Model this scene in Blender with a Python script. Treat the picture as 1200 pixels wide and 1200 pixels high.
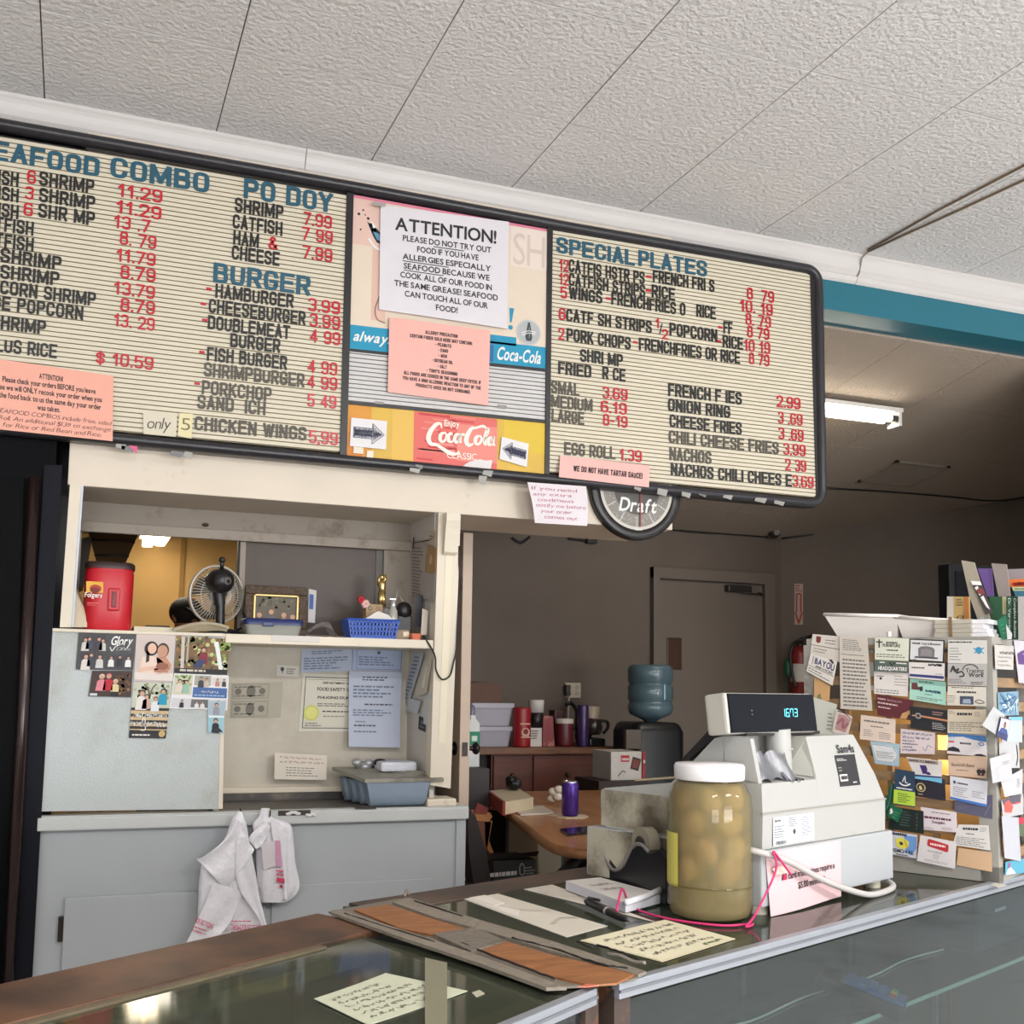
import bpy, bmesh, math, random
import numpy as np
from mathutils import Vector as V, Matrix
for o in list(bpy.data.objects): bpy.data.objects.remove(o)
SC = bpy.context.scene; COL = SC.collection
random.seed(7)
PI = math.pi
# ------------------------------------------------------------------ camera
HC = 1.45; T = .61
F_ = 1250.985; PX = 547.97; PY = 675.93
_y, _p, _r = .351210423, .0995522259, .0172372451
_F = np.array([math.sin(_y)*math.cos(_p), math.cos(_y)*math.cos(_p), math.sin(_p)])
_R = np.array([math.cos(_y), -math.sin(_y), 0.]); _U = np.cross(_R, _F)
_R, _U = math.cos(_r)*_R+math.sin(_r)*_U, math.cos(_r)*_U-math.sin(_r)*_R
CAM = np.array([0, 0, HC])
cd = bpy.data.cameras.new('camera'); cam = bpy.data.objects.new('camera', cd); COL.objects.link(cam)
cd.sensor_width = 36; cd.sensor_fit = 'HORIZONTAL'; cd.lens = F_/1200*36
cd.shift_x = (600-PX)/1200; cd.shift_y = (PY-600)/1200; cd.clip_start = .02
cam.matrix_world = Matrix(((_R[0], _U[0], -_F[0], 0), (_R[1], _U[1], -_F[1], 0), (_R[2], _U[2], -_F[2], HC), (0, 0, 0, 1)))
SC.camera = cam
# ------------------------------------------------------------------ light, exposure
SC.view_settings.view_transform = 'Standard'; SC.view_settings.look = 'None'
SC.view_settings.gamma = 1; SC.view_settings.use_curve_mapping = False
SC.view_settings.exposure = 0.0
W = bpy.data.worlds.new('sky'); SC.world = W; W.use_nodes = True
W.node_tree.nodes['Background'].inputs[0].default_value = (.75, .85, 1, 1)
W.node_tree.nodes['Background'].inputs[1].default_value = 1.0
def area(name, loc, aim, sx, sy, power, col=(1, 1, 1)):
    l = bpy.data.lights.new(name, 'AREA'); l.shape = 'RECTANGLE'; l.size = sx; l.size_y = sy; l.energy = power; l.color = col
    o = bpy.data.objects.new(name, l); COL.objects.link(o); o.location = loc
    o.rotation_euler = (V(aim)-V(loc)).to_track_quat('-Z', 'Y').to_euler(); return o
def point(name, loc, power, col, r=.03):
    l = bpy.data.lights.new(name, 'POINT'); l.energy = power; l.color = col; l.shadow_soft_size = r
    o = bpy.data.objects.new(name, l); COL.objects.link(o); o.location = loc; return o
area('window_daylight', (4.2, -7.9, 1.8), (1.8, 4, 2.0), 4.6, 2.3, 210, (.97, .98, 1))
area('window_daylight', (-1.9, -7.9, 1.8), (0, 4, 1.8), 3.4, 2.3, 40, (.93, .97, 1))
area('window_ground_bounce', (4.2, -7.85, 1.2), (2.2, 0, 3.5), 4.6, 1.2, 260, (.97, .98, 1))
area('window_ground_bounce', (-1.9, -7.85, 1.2), (-.5, 0, 3.5), 3.4, 1.2, 160, (.97, .98, 1))
for _x in (.2, 2.9, 5.6): area('added_troffer_light', (_x, -1.5, 3.49), (_x, -1.5, 0), 1.2, .6, 105, (1, .985, .96))  # assumed panels behind the viewer, added to brighten the ceiling by floor bounce
# ------------------------------------------------------------------ pixel rays (only to measure places)
def ray(px, py): return _F+_R*(px-PX)/F_-_U*(py-PY)/F_
def at(px, py, X=None, Y=None, Z=None):
    d = ray(px, py)
    t = X/d[0] if X is not None else Y/d[1] if Y is not None else (Z-HC)/d[2]
    return V(CAM+d*t)
def atp(px, py, P0, N):
    d = ray(px, py); N = np.array(N, float)
    return V(CAM+d*(((np.array(P0, float)-CAM)@N)/(d@N)))
# ------------------------------------------------------------------ materials
def lin(c):
    return tuple((x/255/12.92 if x/255 <= .04045 else ((x/255+.055)/1.055)**2.4) for x in c[:3])+(1,)
_mc = {}
def P(c, rough=.55, noise=.08, scale=9, metal=0, bump=0, bscale=60, emit=0, spec=.5, stain=None, sscale=3, sthr=.6, swid=.06, trans=0, coat=0):
    """procedural principled material; c is an sRGB colour; stain = second sRGB colour laid in blotches"""
    k = (c, rough, noise, scale, metal, bump, bscale, emit, spec, stain, sscale, sthr, swid, trans, coat)
    if k in _mc: return _mc[k]
    m = bpy.data.materials.new('mat_%03d' % len(_mc)); m.use_nodes = True; nt = m.node_tree; N = nt.nodes; L = nt.links
    b = N['Principled BSDF']; b.inputs['Roughness'].default_value = rough; b.inputs['Metallic'].default_value = metal
    b.inputs['Specular IOR Level'].default_value = spec
    b.inputs['Coat Weight'].default_value = coat
    col = lin(c); b.inputs['Base Color'].default_value = col
    tc = None
    if noise or stain or bump: tc = N.new('ShaderNodeTexCoord')
    out = None
    if noise:
        n = N.new('ShaderNodeTexNoise'); n.inputs['Scale'].default_value = scale; n.inputs['Detail'].default_value = 5
        L.new(tc.outputs['Object'], n.inputs['Vector'])
        r = N.new('ShaderNodeMapRange'); r.inputs['To Min'].default_value = 1-noise*1.6; r.inputs['To Max'].default_value = 1+noise*1.6
        L.new(n.outputs['Fac'], r.inputs['Value'])
        mx = N.new('ShaderNodeMix'); mx.data_type = 'RGBA'; mx.blend_type = 'MULTIPLY'; mx.inputs['Factor'].default_value = 1
        mx.inputs[6].default_value = col; L.new(r.outputs['Result'], mx.inputs[7]); out = mx.outputs[2]
    if stain:
        n2 = N.new('ShaderNodeTexNoise'); n2.inputs['Scale'].default_value = sscale; n2.inputs['Detail'].default_value = 8; n2.inputs['Roughness'].default_value = .65
        L.new(tc.outputs['Object'], n2.inputs['Vector'])
        r2 = N.new('ShaderNodeMapRange'); r2.inputs['From Min'].default_value = sthr-swid; r2.inputs['From Max'].default_value = sthr+swid
        L.new(n2.outputs['Fac'], r2.inputs['Value'])
        m2 = N.new('ShaderNodeMix'); m2.data_type = 'RGBA'; L.new(r2.outputs['Result'], m2.inputs['Factor'])
        if out: L.new(out, m2.inputs[6])
        else: m2.inputs[6].default_value = col
        m2.inputs[7].default_value = lin(stain); out = m2.outputs[2]
    if out: L.new(out, b.inputs['Base Color'])
    if bump:
        n3 = N.new('ShaderNodeTexNoise'); n3.inputs['Scale'].default_value = bscale; n3.inputs['Detail'].default_value = 3
        L.new(tc.outputs['Object'], n3.inputs['Vector'])
        bp = N.new('ShaderNodeBump'); bp.inputs['Strength'].default_value = bump; bp.inputs['Distance'].default_value = .01
        L.new(n3.outputs['Fac'], bp.inputs['Height']); L.new(bp.outputs['Normal'], b.inputs['Normal'])
    if emit:
        b.inputs['Emission Color'].default_value = col; b.inputs['Emission Strength'].default_value = emit
    if trans: b.inputs['Transmission Weight'].default_value = trans
    _mc[k] = m; return m
def ink(c, rough=.6): return P(c, rough, 0)
def glass(tint=(235, 240, 238), gl=1.0, rough=.02, ior=1.5, dirt=0, dcol=(120, 120, 105)):
    k = ('glass', tint, gl, rough, ior, dirt, dcol)
    if k in _mc: return _mc[k]
    m = bpy.data.materials.new('glass_%d' % len(_mc)); m.use_nodes = True; nt = m.node_tree; N = nt.nodes; L = nt.links
    N.remove(N['Principled BSDF']); o = N['Material Output']
    t = N.new('ShaderNodeBsdfTransparent'); t.inputs[0].default_value = lin(tint)
    g = N.new('ShaderNodeBsdfGlossy'); g.inputs['Roughness'].default_value = rough; g.inputs[0].default_value = (gl, gl, gl, 1)
    f = N.new('ShaderNodeFresnel'); f.inputs[0].default_value = ior
    base = t.outputs[0]
    if dirt:
        d = N.new('ShaderNodeBsdfDiffuse'); d.inputs[0].default_value = lin(dcol)
        tc = N.new('ShaderNodeTexCoord'); n = N.new('ShaderNodeTexNoise'); n.inputs['Scale'].default_value = 5; n.inputs['Detail'].default_value = 8
        L.new(tc.outputs['Object'], n.inputs['Vector'])
        r = N.new('ShaderNodeMapRange'); r.inputs['To Min'].default_value = dirt*.4; r.inputs['To Max'].default_value = dirt*1.6
        L.new(n.outputs['Fac'], r.inputs['Value'])
        ms = N.new('ShaderNodeMixShader'); L.new(r.outputs['Result'], ms.inputs[0]); L.new(base, ms.inputs[1]); L.new(d.outputs[0], ms.inputs[2]); base = ms.outputs[0]
    ge = N.new('ShaderNodeNewGeometry'); iv = N.new('ShaderNodeMath'); iv.operation = 'SUBTRACT'; iv.inputs[0].default_value = 1; L.new(ge.outputs['Backfacing'], iv.inputs[1])
    mu = N.new('ShaderNodeMath'); mu.operation = 'MULTIPLY'; L.new(f.outputs[0], mu.inputs[0]); L.new(iv.outputs[0], mu.inputs[1])
    ms = N.new('ShaderNodeMixShader'); L.new(mu.outputs[0], ms.inputs[0]); L.new(base, ms.inputs[1]); L.new(g.outputs[0], ms.inputs[2])
    L.new(ms.outputs[0], o.inputs[0]); _mc[k] = m; return m
def wood(c1, c2, scale=6, stretch=(1, 12, 12), rough=.45, coat=0):
    k = ('wood', c1, c2, scale, stretch, rough, coat)
    if k in _mc: return _mc[k]
    m = bpy.data.materials.new('wood_%d' % len(_mc)); m.use_nodes = True; nt = m.node_tree; N = nt.nodes; L = nt.links
    b = N['Principled BSDF']; b.inputs['Roughness'].default_value = rough; b.inputs['Coat Weight'].default_value = coat
    tc = N.new('ShaderNodeTexCoord'); mp = N.new('ShaderNodeMapping'); mp.inputs['Scale'].default_value = stretch
    L.new(tc.outputs['Object'], mp.inputs['Vector'])
    n = N.new('ShaderNodeTexNoise'); n.inputs['Scale'].default_value = scale; n.inputs['Detail'].default_value = 7; n.inputs['Distortion'].default_value = .6
    L.new(mp.outputs[0], n.inputs['Vector'])
    r = N.new('ShaderNodeMapRange'); r.inputs['From Min'].default_value = .35; r.inputs['From Max'].default_value = .65; L.new(n.outputs['Fac'], r.inputs['Value'])
    mx = N.new('ShaderNodeMix'); mx.data_type = 'RGBA'; L.new(r.outputs['Result'], mx.inputs['Factor'])
    mx.inputs[6].default_value = lin(c1); mx.inputs[7].default_value = lin(c2); L.new(mx.outputs[2], b.inputs['Base Color'])
    _mc[k] = m; return m
# ------------------------------------------------------------------ mesh builder (world coordinates)
WM = {}
class MB:
    def __init__(s, M=None): s.v = []; s.f = []; s.fm = []; s.sm = []; s.mats = []; s.M = M or Matrix()
    def mi(s, m):
        if m not in s.mats: s.mats.append(m)
        return s.mats.index(m)
    def add(s, vs, fs, m, smooth=False):
        b = len(s.v); k = s.mi(m)
        s.v += [s.M @ V(p) for p in vs]
        for f in fs: s.f.append([b+i for i in f]); s.fm.append(k); s.sm.append(smooth)
    def quad(s, a, b, c, d, m): s.add([a, b, c, d], [(0, 1, 2, 3)], m)
    def box(s, x0, y0, z0, x1, y1, z1, m, bev=0):
        x0, x1 = sorted((x0, x1)); y0, y1 = sorted((y0, y1)); z0, z1 = sorted((z0, z1))
        if bev:
            bm = bmesh.new(); bmesh.ops.create_cube(bm, size=1)
            for q in bm.verts: q.co = V(((x0+x1)/2+q.co.x*(x1-x0), (y0+y1)/2+q.co.y*(y1-y0), (z0+z1)/2+q.co.z*(z1-z0)))
            bmesh.ops.bevel(bm, geom=list(bm.edges), offset=bev, segments=2, affect='EDGES', profile=.6)
            bm.verts.index_update(); s.add([q.co.copy() for q in bm.verts], [[q.index for q in f.verts] for f in bm.faces], m); bm.free(); return
        vs = [(x, y, z) for x in (x0, x1) for y in (y0, y1) for z in (z0, z1)]
        s.add(vs, [(0, 1, 3, 2), (4, 6, 7, 5), (0, 4, 5, 1), (2, 3, 7, 6), (0, 2, 6, 4), (1, 5, 7, 3)], m)
    def prism(s, poly, vec, m, smooth=False):
        n = len(poly); a = [V(p) for p in poly]; b = [p+V(vec) for p in a]
        s.add(a+b, [list(range(n))[::-1], list(range(n, 2*n))], m)
        s.add(a+b, [(i, (i+1) % n, n+(i+1) % n, n+i) for i in range(n)], m, smooth)
    def tube(s, pts, r, m, n=7, closed=False, caps=True):
        pts = [V(p) for p in pts]; k = len(pts); rs = r if isinstance(r, (list, tuple)) else [r]*k
        vs = []; up = None
        for i, p in enumerate(pts):
            if closed: t = pts[(i+1) % k]-pts[i-1]
            else: t = pts[min(i+1, k-1)]-pts[max(i-1, 0)]
            t = t.normalized() if t.length > 1e-9 else V((0, 0, 1))
            if up is None:
                up = V((0, 0, 1)) if abs(t.z) < .9 else V((1, 0, 0))
            a = up-t*up.dot(t)
            if a.length < 1e-6: a = V((1, 0, 0))-t*t.x
            a.normalize(); b = t.cross(a); up = a
            vs += [p+(a*math.cos(2*PI*j/n)+b*math.sin(2*PI*j/n))*rs[i] for j in range(n)]
        fs = []
        for i in range(k if closed else k-1):
            q = (i+1) % k
            fs += [(i*n+j, i*n+(j+1) % n, q*n+(j+1) % n, q*n+j) for j in range(n)]
        if caps and not closed: fs += [list(range(n))[::-1], list(range((k-1)*n, k*n))]
        s.add(vs, fs, m, True)
    def cyl(s, p0, p1, r, m, n=20, r1=None):
        p0 = V(p0); p1 = V(p1); t = (p1-p0).normalized(); a = V((0, 0, 1)) if abs(t.z) < .9 else V((1, 0, 0))
        a = (a-t*a.dot(t)).normalized(); b = t.cross(a); r1 = r if r1 is None else r1
        c = [a*math.cos(2*PI*j/n)+b*math.sin(2*PI*j/n) for j in range(n)]
        vs = [p0+q*r for q in c]+[p1+q*r1 for q in c]
        s.add(vs, [(j, (j+1) % n, n+(j+1) % n, n+j) for j in range(n)], m, True)
        s.add(vs, [list(range(n))[::-1], list(range(n, 2*n))], m)
    def lathe(s, prof, c, m, n=28, smooth=True):
        c = V(c); vs = []; fs = []
        for r, z in prof: vs += [c+V((r*math.cos(2*PI*j/n), r*math.sin(2*PI*j/n), z)) for j in range(n)]
        for i in range(len(prof)-1): fs += [(i*n+j, i*n+(j+1) % n, (i+1)*n+(j+1) % n, (i+1)*n+j) for j in range(n)]
        s.add(vs, fs, m, smooth)
    def sphere(s, c, r, m, nu=16, nv=10):
        c = V(c); r = (r, r, r) if not isinstance(r, (tuple, list)) else r
        vs = [c+V((0, 0, -r[2]))]; 
        for i in range(1, nv):
            a = -PI/2+PI*i/nv
            vs += [c+V((r[0]*math.cos(a)*math.cos(2*PI*j/nu), r[1]*math.cos(a)*math.sin(2*PI*j/nu), r[2]*math.sin(a))) for j in range(nu)]
        vs.append(c+V((0, 0, r[2]))); fs = [(0, 1+(j+1) % nu, 1+j) for j in range(nu)]
        for i in range(nv-2): fs += [(1+i*nu+j, 1+i*nu+(j+1) % nu, 1+(i+1)*nu+(j+1) % nu, 1+(i+1)*nu+j) for j in range(nu)]
        e = len(vs)-1; fs += [(e, 1+(nv-2)*nu+j, 1+(nv-2)*nu+(j+1) % nu) for j in range(nu)]
        s.add(vs, fs, m, True)
    def grid(s, fn, nu, nv, m, smooth=True, cu=False):
        vs = [V(fn(i/nu, j/nv)) for j in range(nv+1) for i in range(nu+1)]; w = nu+1
        s.add(vs, [(j*w+i, j*w+i+1, (j+1)*w+i+1, (j+1)*w+i) for j in range(nv) for i in range(nu)], m, smooth)
    def build(s, name, parent=None, origin=None):
        me = bpy.data.meshes.new(name)
        vs = s.v
        if parent is not None:
            Mi = WM[parent].inverted()
        else:
            a = np.array([tuple(p) for p in vs]); lo = a.min(0); hi = a.max(0)
            o0 = V(origin) if origin is not None else V(((lo[0]+hi[0])/2, (lo[1]+hi[1])/2, lo[2])); Mi = Matrix.Translation(-o0)
        me.from_pydata([tuple(Mi @ p) for p in vs], [], s.f)
        for m in s.mats: me.materials.append(m)
        me.polygons.foreach_set('material_index', s.fm); me.polygons.foreach_set('use_smooth', s.sm); me.update()
        ob = bpy.data.objects.new(name, me); COL.objects.link(ob)
        if parent is not None: ob.parent = parent; WM[ob] = WM[parent]
        else: ob.location = o0; WM[ob] = Matrix.Translation(o0)
        return ob
def tag(o, label=None, cat=None, group=None, kind=None):
    if label: o['label'] = label
    if cat: o['category'] = cat
    if group: o['group'] = group
    if kind: o['kind'] = kind
    return o
def thing(name, label, cat, loc, group=None):
    o = bpy.data.objects.new(name, None); COL.objects.link(o); o.location = V(loc); o.empty_display_size = .05
    WM[o] = Matrix.Translation(V(loc)); return tag(o, label, cat, group)
def top(mb, name, label, cat, group=None): return tag(mb.build(name), label, cat, group)
def part(mb, name, parent, label=None):
    o = mb.build(name, parent); 
    if label: o['label'] = label
    return o
def struct(mb, name, label=None, cat=None, origin=None): return tag(mb.build(name, None, origin), label, cat, None, 'structure')
# ------------------------------------------------------------------ lettering: glyph outlines made once
GL = {}
def _glyphs(key, off, shear=0):
    out = {}
    cu = bpy.data.curves.new('g', 'FONT'); cu.resolution_u = 3; cu.offset = off; ob = bpy.data.objects.new('g', cu); COL.objects.link(ob)
    for ch in "ABCDEFGHIJKLMNOPQRSTUVWXYZabcdefghijklmnopqrstuvwxyz0123456789.,!?&$-'/:#()%*;\"":
        cu.body = ch; bpy.context.view_layer.update()
        dg = bpy.context.evaluated_depsgraph_get(); e = ob.evaluated_get(dg); me = e.to_mesh()
        vs = [(q.co.x, q.co.y) for q in me.vertices]; fs = [list(p.vertices) for p in me.polygons]
        if not vs: e.to_mesh_clear(); continue
        cnt = {}
        for f in fs:
            for a, b in zip(f, f[1:]+f[:1]): cnt[(a, b)] = 1
        ed = [k for k in cnt if (k[1], k[0]) not in cnt]
        x0 = min(q[0] for q in vs); x1 = max(q[0] for q in vs)
        out[ch] = ([(q[0]-x0, q[1], 0) for q in vs], fs, ed, x1-x0); e.to_mesh_clear()
    bpy.data.objects.remove(ob); bpy.data.curves.remove(cu); GL[key] = out
_glyphs('n', 0); _glyphs('b', .022); _glyphs('t', -.008)
CAPH = max(q[1] for q in GL['n']['H'][0])
def _block(key, t, W0):
    """condensed block capitals built from strokes"""
    O8 = [(0, .24), (0, .76), (.12, 1), (.88, 1), (1, .76), (1, .24), (.88, 0), (.12, 0)]
    C8 = [(1, .68), (1, .78), (.86, 1), (.14, 1), (0, .76), (0, .24), (.14, 0), (.86, 0), (1, .22), (1, .32)]
    D = {'A': [[(0, 0), (.5, 1.04)], [(.5, 1.04), (1, 0)], [(.18, .3), (.82, .3)]], 'C': ['s', C8], 'O': ['c', O8], '0': ['c', O8], 'I': [[(0, 0), (0, 1)]],
         'B': [[(0, 0), (0, 1)], 's', [(0, 1), (.6, 1), (.95, .98), (.95, .56), (.6, .53), (0, .53)], [(0, .53), (.6, .53), (1, .5), (1, .02), (.6, 0), (0, 0)]],
         'D': [[(0, 0), (0, 1)], 's', [(0, 1), (.5, 1), (1, .96), (1, .7), (1, .3), (1, .04), (.5, 0), (0, 0)]], 'E': [[(0, 0), (0, 1)], [(0, 1), (1, 1)], [(0, .52), (.88, .52)], [(0, 0), (1, 0)]],
         'F': [[(0, 0), (0, 1)], [(0, 1), (1, 1)], [(0, .5), (.85, .5)]], 'G': ['s', C8[:-1]+[(1, .2), (1, .46)], 'p', [(.55, .46), (1, .46)]], 'H': [[(0, 0), (0, 1)], [(1, 0), (1, 1)], [(0, .52), (1, .52)]],
         'J': ['s', [(1, 1), (1, .2), (.85, 0), (.15, 0), (0, .2), (0, .3)]], 'K': [[(0, 0), (0, 1)], [(.95, 1), (.05, .42)], [(.36, .62), (1, 0)]], 'L': [[(0, 0), (0, 1)], [(0, 0), (1, 0)]],
         'M': [[(0, 0), (0, 1)], [(1, 0), (1, 1)], [(.04, 1), (.5, .1)], [(.96, 1), (.5, .1)]], 'N': [[(0, 0), (0, 1)], [(1, 0), (1, 1)], [(.02, 1), (.98, 0)]], 'P': [[(0, 0), (0, 1)], 's', [(0, 1), (.6, 1), (1, .98), (1, .48), (.6, .45), (0, .45)]],
         'Q': ['c', O8, 'p', [(.6, .25), (1.05, -.05)]], 'R': [[(0, 0), (0, 1)], [(.55, .46), (1, 0)], 's', [(0, 1), (.6, 1), (1, .98), (1, .5), (.6, .47), (0, .47)]],
         'S': ['s', [(1, .7), (1, .84), (.84, 1), (.16, 1), (0, .86), (0, .64), (.2, .54), (.8, .46), (1, .36), (1, .14), (.84, 0), (.16, 0), (0, .16), (0, .3)]], 'T': [[(0, 1), (1, 1)], [(.5, 0), (.5, 1)]], 'U': ['s', [(0, 1), (0, .22), (.14, 0), (.86, 0), (1, .22), (1, 1)]],
         'V': [[(0, 1), (.5, -.03)], [(.5, -.03), (1, 1)]], 'W': [[(0, 1), (.25, 0)], [(.25, 0), (.5, .9)], [(.5, .9), (.75, 0)], [(.75, 0), (1, 1)]], 'X': [[(0, 0), (1, 1)], [(0, 1), (1, 0)]], 'Y': [[(0, 1), (.5, .45)], [(1, 1), (.5, .45)], [(.5, 0), (.5, .5)]], 'Z': [[(0, 1), (1, 1)], [(0, 0), (1, 1)], [(0, 0), (1, 0)]],
         '1': [[(.75, 0), (.75, 1)], [(.75, 1), (.1, .74)]], '2': ['s', [(0, .7), (0, .84), (.15, 1), (.85, 1), (1, .84), (1, .64), (.8, .46), (0, 0)], 'p', [(0, 0), (1, 0)]], '3': ['s', [(0, .8), (.15, 1), (.85, 1), (1, .86), (1, .62), (.8, .52), (.4, .52)], [(.4, .52), (.8, .52), (1, .42), (1, .14), (.85, 0), (.15, 0), (0, .2)]],
         '4': [[(.75, 0), (.75, 1)], [(.75, 1), (0, .3)], [(0, .28), (1, .28)]], '5': [[(.08, 1), (.92, 1)], [(.08, 1), (.04, .5)], 's', [(.04, .5), (.2, .62), (.85, .62), (1, .48), (1, .14), (.85, 0), (.15, 0), (0, .2)]], '6': ['c', [(0, .16), (0, .42), (.14, .58), (.86, .58), (1, .42), (1, .16), (.86, 0), (.14, 0)], 's', [(0, .3), (0, .8), (.15, 1), (.85, 1), (1, .8)]],
         '7': [[(0, 1), (1, 1)], [(1, 1), (.3, 0)]], '8': ['c', [(0, .14), (0, .4), (.16, .53), (.84, .53), (1, .4), (1, .14), (.86, 0), (.14, 0)], [(.05, .66), (.05, .88), (.18, 1), (.82, 1), (.95, .88), (.95, .66), (.82, .53), (.18, .53)]], '9': ['c', [(0, .58), (0, .84), (.14, 1), (.86, 1), (1, .84), (1, .58), (.86, .42), (.14, .42)], 's', [(1, .7), (1, .2), (.85, 0), (.15, 0), (0, .2)]],
         '.': [[(0, 0), (0, .03)]], ',': [[(0, .04), (-.3, -.16)]], '-': [[(0, .45), (.9, .45)]], '!': [[(0, .34), (0, 1)], [(0, 0), (0, .04)]], ':': [[(0, .0), (0, .05)], [(0, .5), (0, .55)]], "'": [[(0, .75), (0, 1)]], '/': [[(0, -.05), (1, 1.05)]], '$': ['s', [(1, .66), (1, .76), (.84, .9), (.16, .9), (0, .78), (0, .62), (.2, .54), (.8, .46), (1, .36), (1, .2), (.84, .1), (.16, .1), (0, .24), (0, .32)], 'p', [(.5, -.06), (.5, 1.06)]],
         '&': ['s', [(1, 0), (.2, .7), (.2, .9), (.45, 1), (.7, .9), (.7, .75), (.1, .4), (0, .2), (.2, 0), (.6, 0), (1, .4)]]}
    wd = {'I': t, '.': t, ',': t, '!': t, ':': t, "'": t, 'M': W0*1.3, 'W': W0*1.35, '1': W0*.72, '-': W0*.7, '/': W0*.6, 'L': W0*.9, 'F': W0*.92}
    out = {}
    for ch, st in D.items():
        w = wd.get(ch, W0); mode = 'p'; ns = 0; V2 = []; F2 = []; E2 = []
        for q in st:
            if isinstance(q, str): mode = q; continue
            pts = [np.array(a, float) for a in q]; cl = mode == 'c'
            if mode != 'p':
                for _ in range(2):
                    n = len(pts); r = [] if cl else [pts[0]]
                    for i in range(n if cl else n-1): a, b = pts[i], pts[(i+1) % n]; r += [a*.75+b*.25, a*.25+b*.75]
                    pts = r if cl else r+[pts[-1]]
            ns += 1; pts = [np.array((p[0]*(w-t)+t/2, p[1]*(1-t)+t/2)) for p in pts]; n = len(pts); L = []; R = []
            for i, p in enumerate(pts):
                a = pts[i-1] if (i or cl) else p; b = pts[(i+1) % n] if (i < n-1 or cl) else p
                d = (b-a)/(np.linalg.norm(b-a)+1e-9)
                e = np.zeros(2) if (cl or 0 < i < n-1) else d*(t/2)*(-1 if i == 0 else 1)*(1 if mode == 'p' else 0)
                nn = np.array((-d[1], d[0]))*t/2; L.append(p+e+nn); R.append(p+e-nn)
            o = len(V2); V2 += [tuple(v)+(ns,) for v in L+R]; k = n if cl else n-1
            for i in range(k):
                j = (i+1) % n; F2.append([o+n+i, o+n+j, o+j, o+i]); E2 += [(o+n+i, o+n+j), (o+j, o+i)]
            if not cl: E2 += [(o, o+n), (o+n+n-1, o+n-1)]
        out[ch] = ([(x*CAPH, y*CAPH, z) for x, y, z in V2], F2, E2, w*CAPH)
    GL[key] = out
_block('h', .165, .56); _block('d', .125, .52); _block('k', .2, .58)
def layout(s, font='n', shear=0, space=.34, gap=.085, wob=0):
    """letters side by side: list of (verts2d, faces, edges), total width; cap height = 1"""
    x = 0; out = []
    for ch in s:
        if ch == ' ': x += space; continue
        g = GL[font].get(ch)
        if not g: x += space; continue
        dy = random.uniform(-wob, wob); sc = 1+random.uniform(-wob, wob)
        out.append(([(x+px/CAPH*sc+shear*py/CAPH, py/CAPH*sc+dy, pz) for px, py, pz in g[0]], g[1], g[2]))
        x += g[3]/CAPH*sc+gap*(1+random.uniform(-wob, wob)*3)
    return out, max(x-gap, .01)
def spline(pts, n=8):
    """Catmull-Rom through points of any dimension"""
    p = [np.array(q, float) for q in pts]; p = [2*p[0]-p[1]]+p+[2*p[-1]-p[-2]]; o = []
    for i in range(1, len(p)-2):
        for k in range(n):
            t = k/n; o.append(.5*((2*p[i])+(-p[i-1]+p[i+1])*t+(2*p[i-1]-5*p[i]+4*p[i+1]-p[i+2])*t*t+(-p[i-1]+3*p[i]-3*p[i+1]+p[i+2])*t**3))
    o.append(p[-2]); return o
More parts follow.
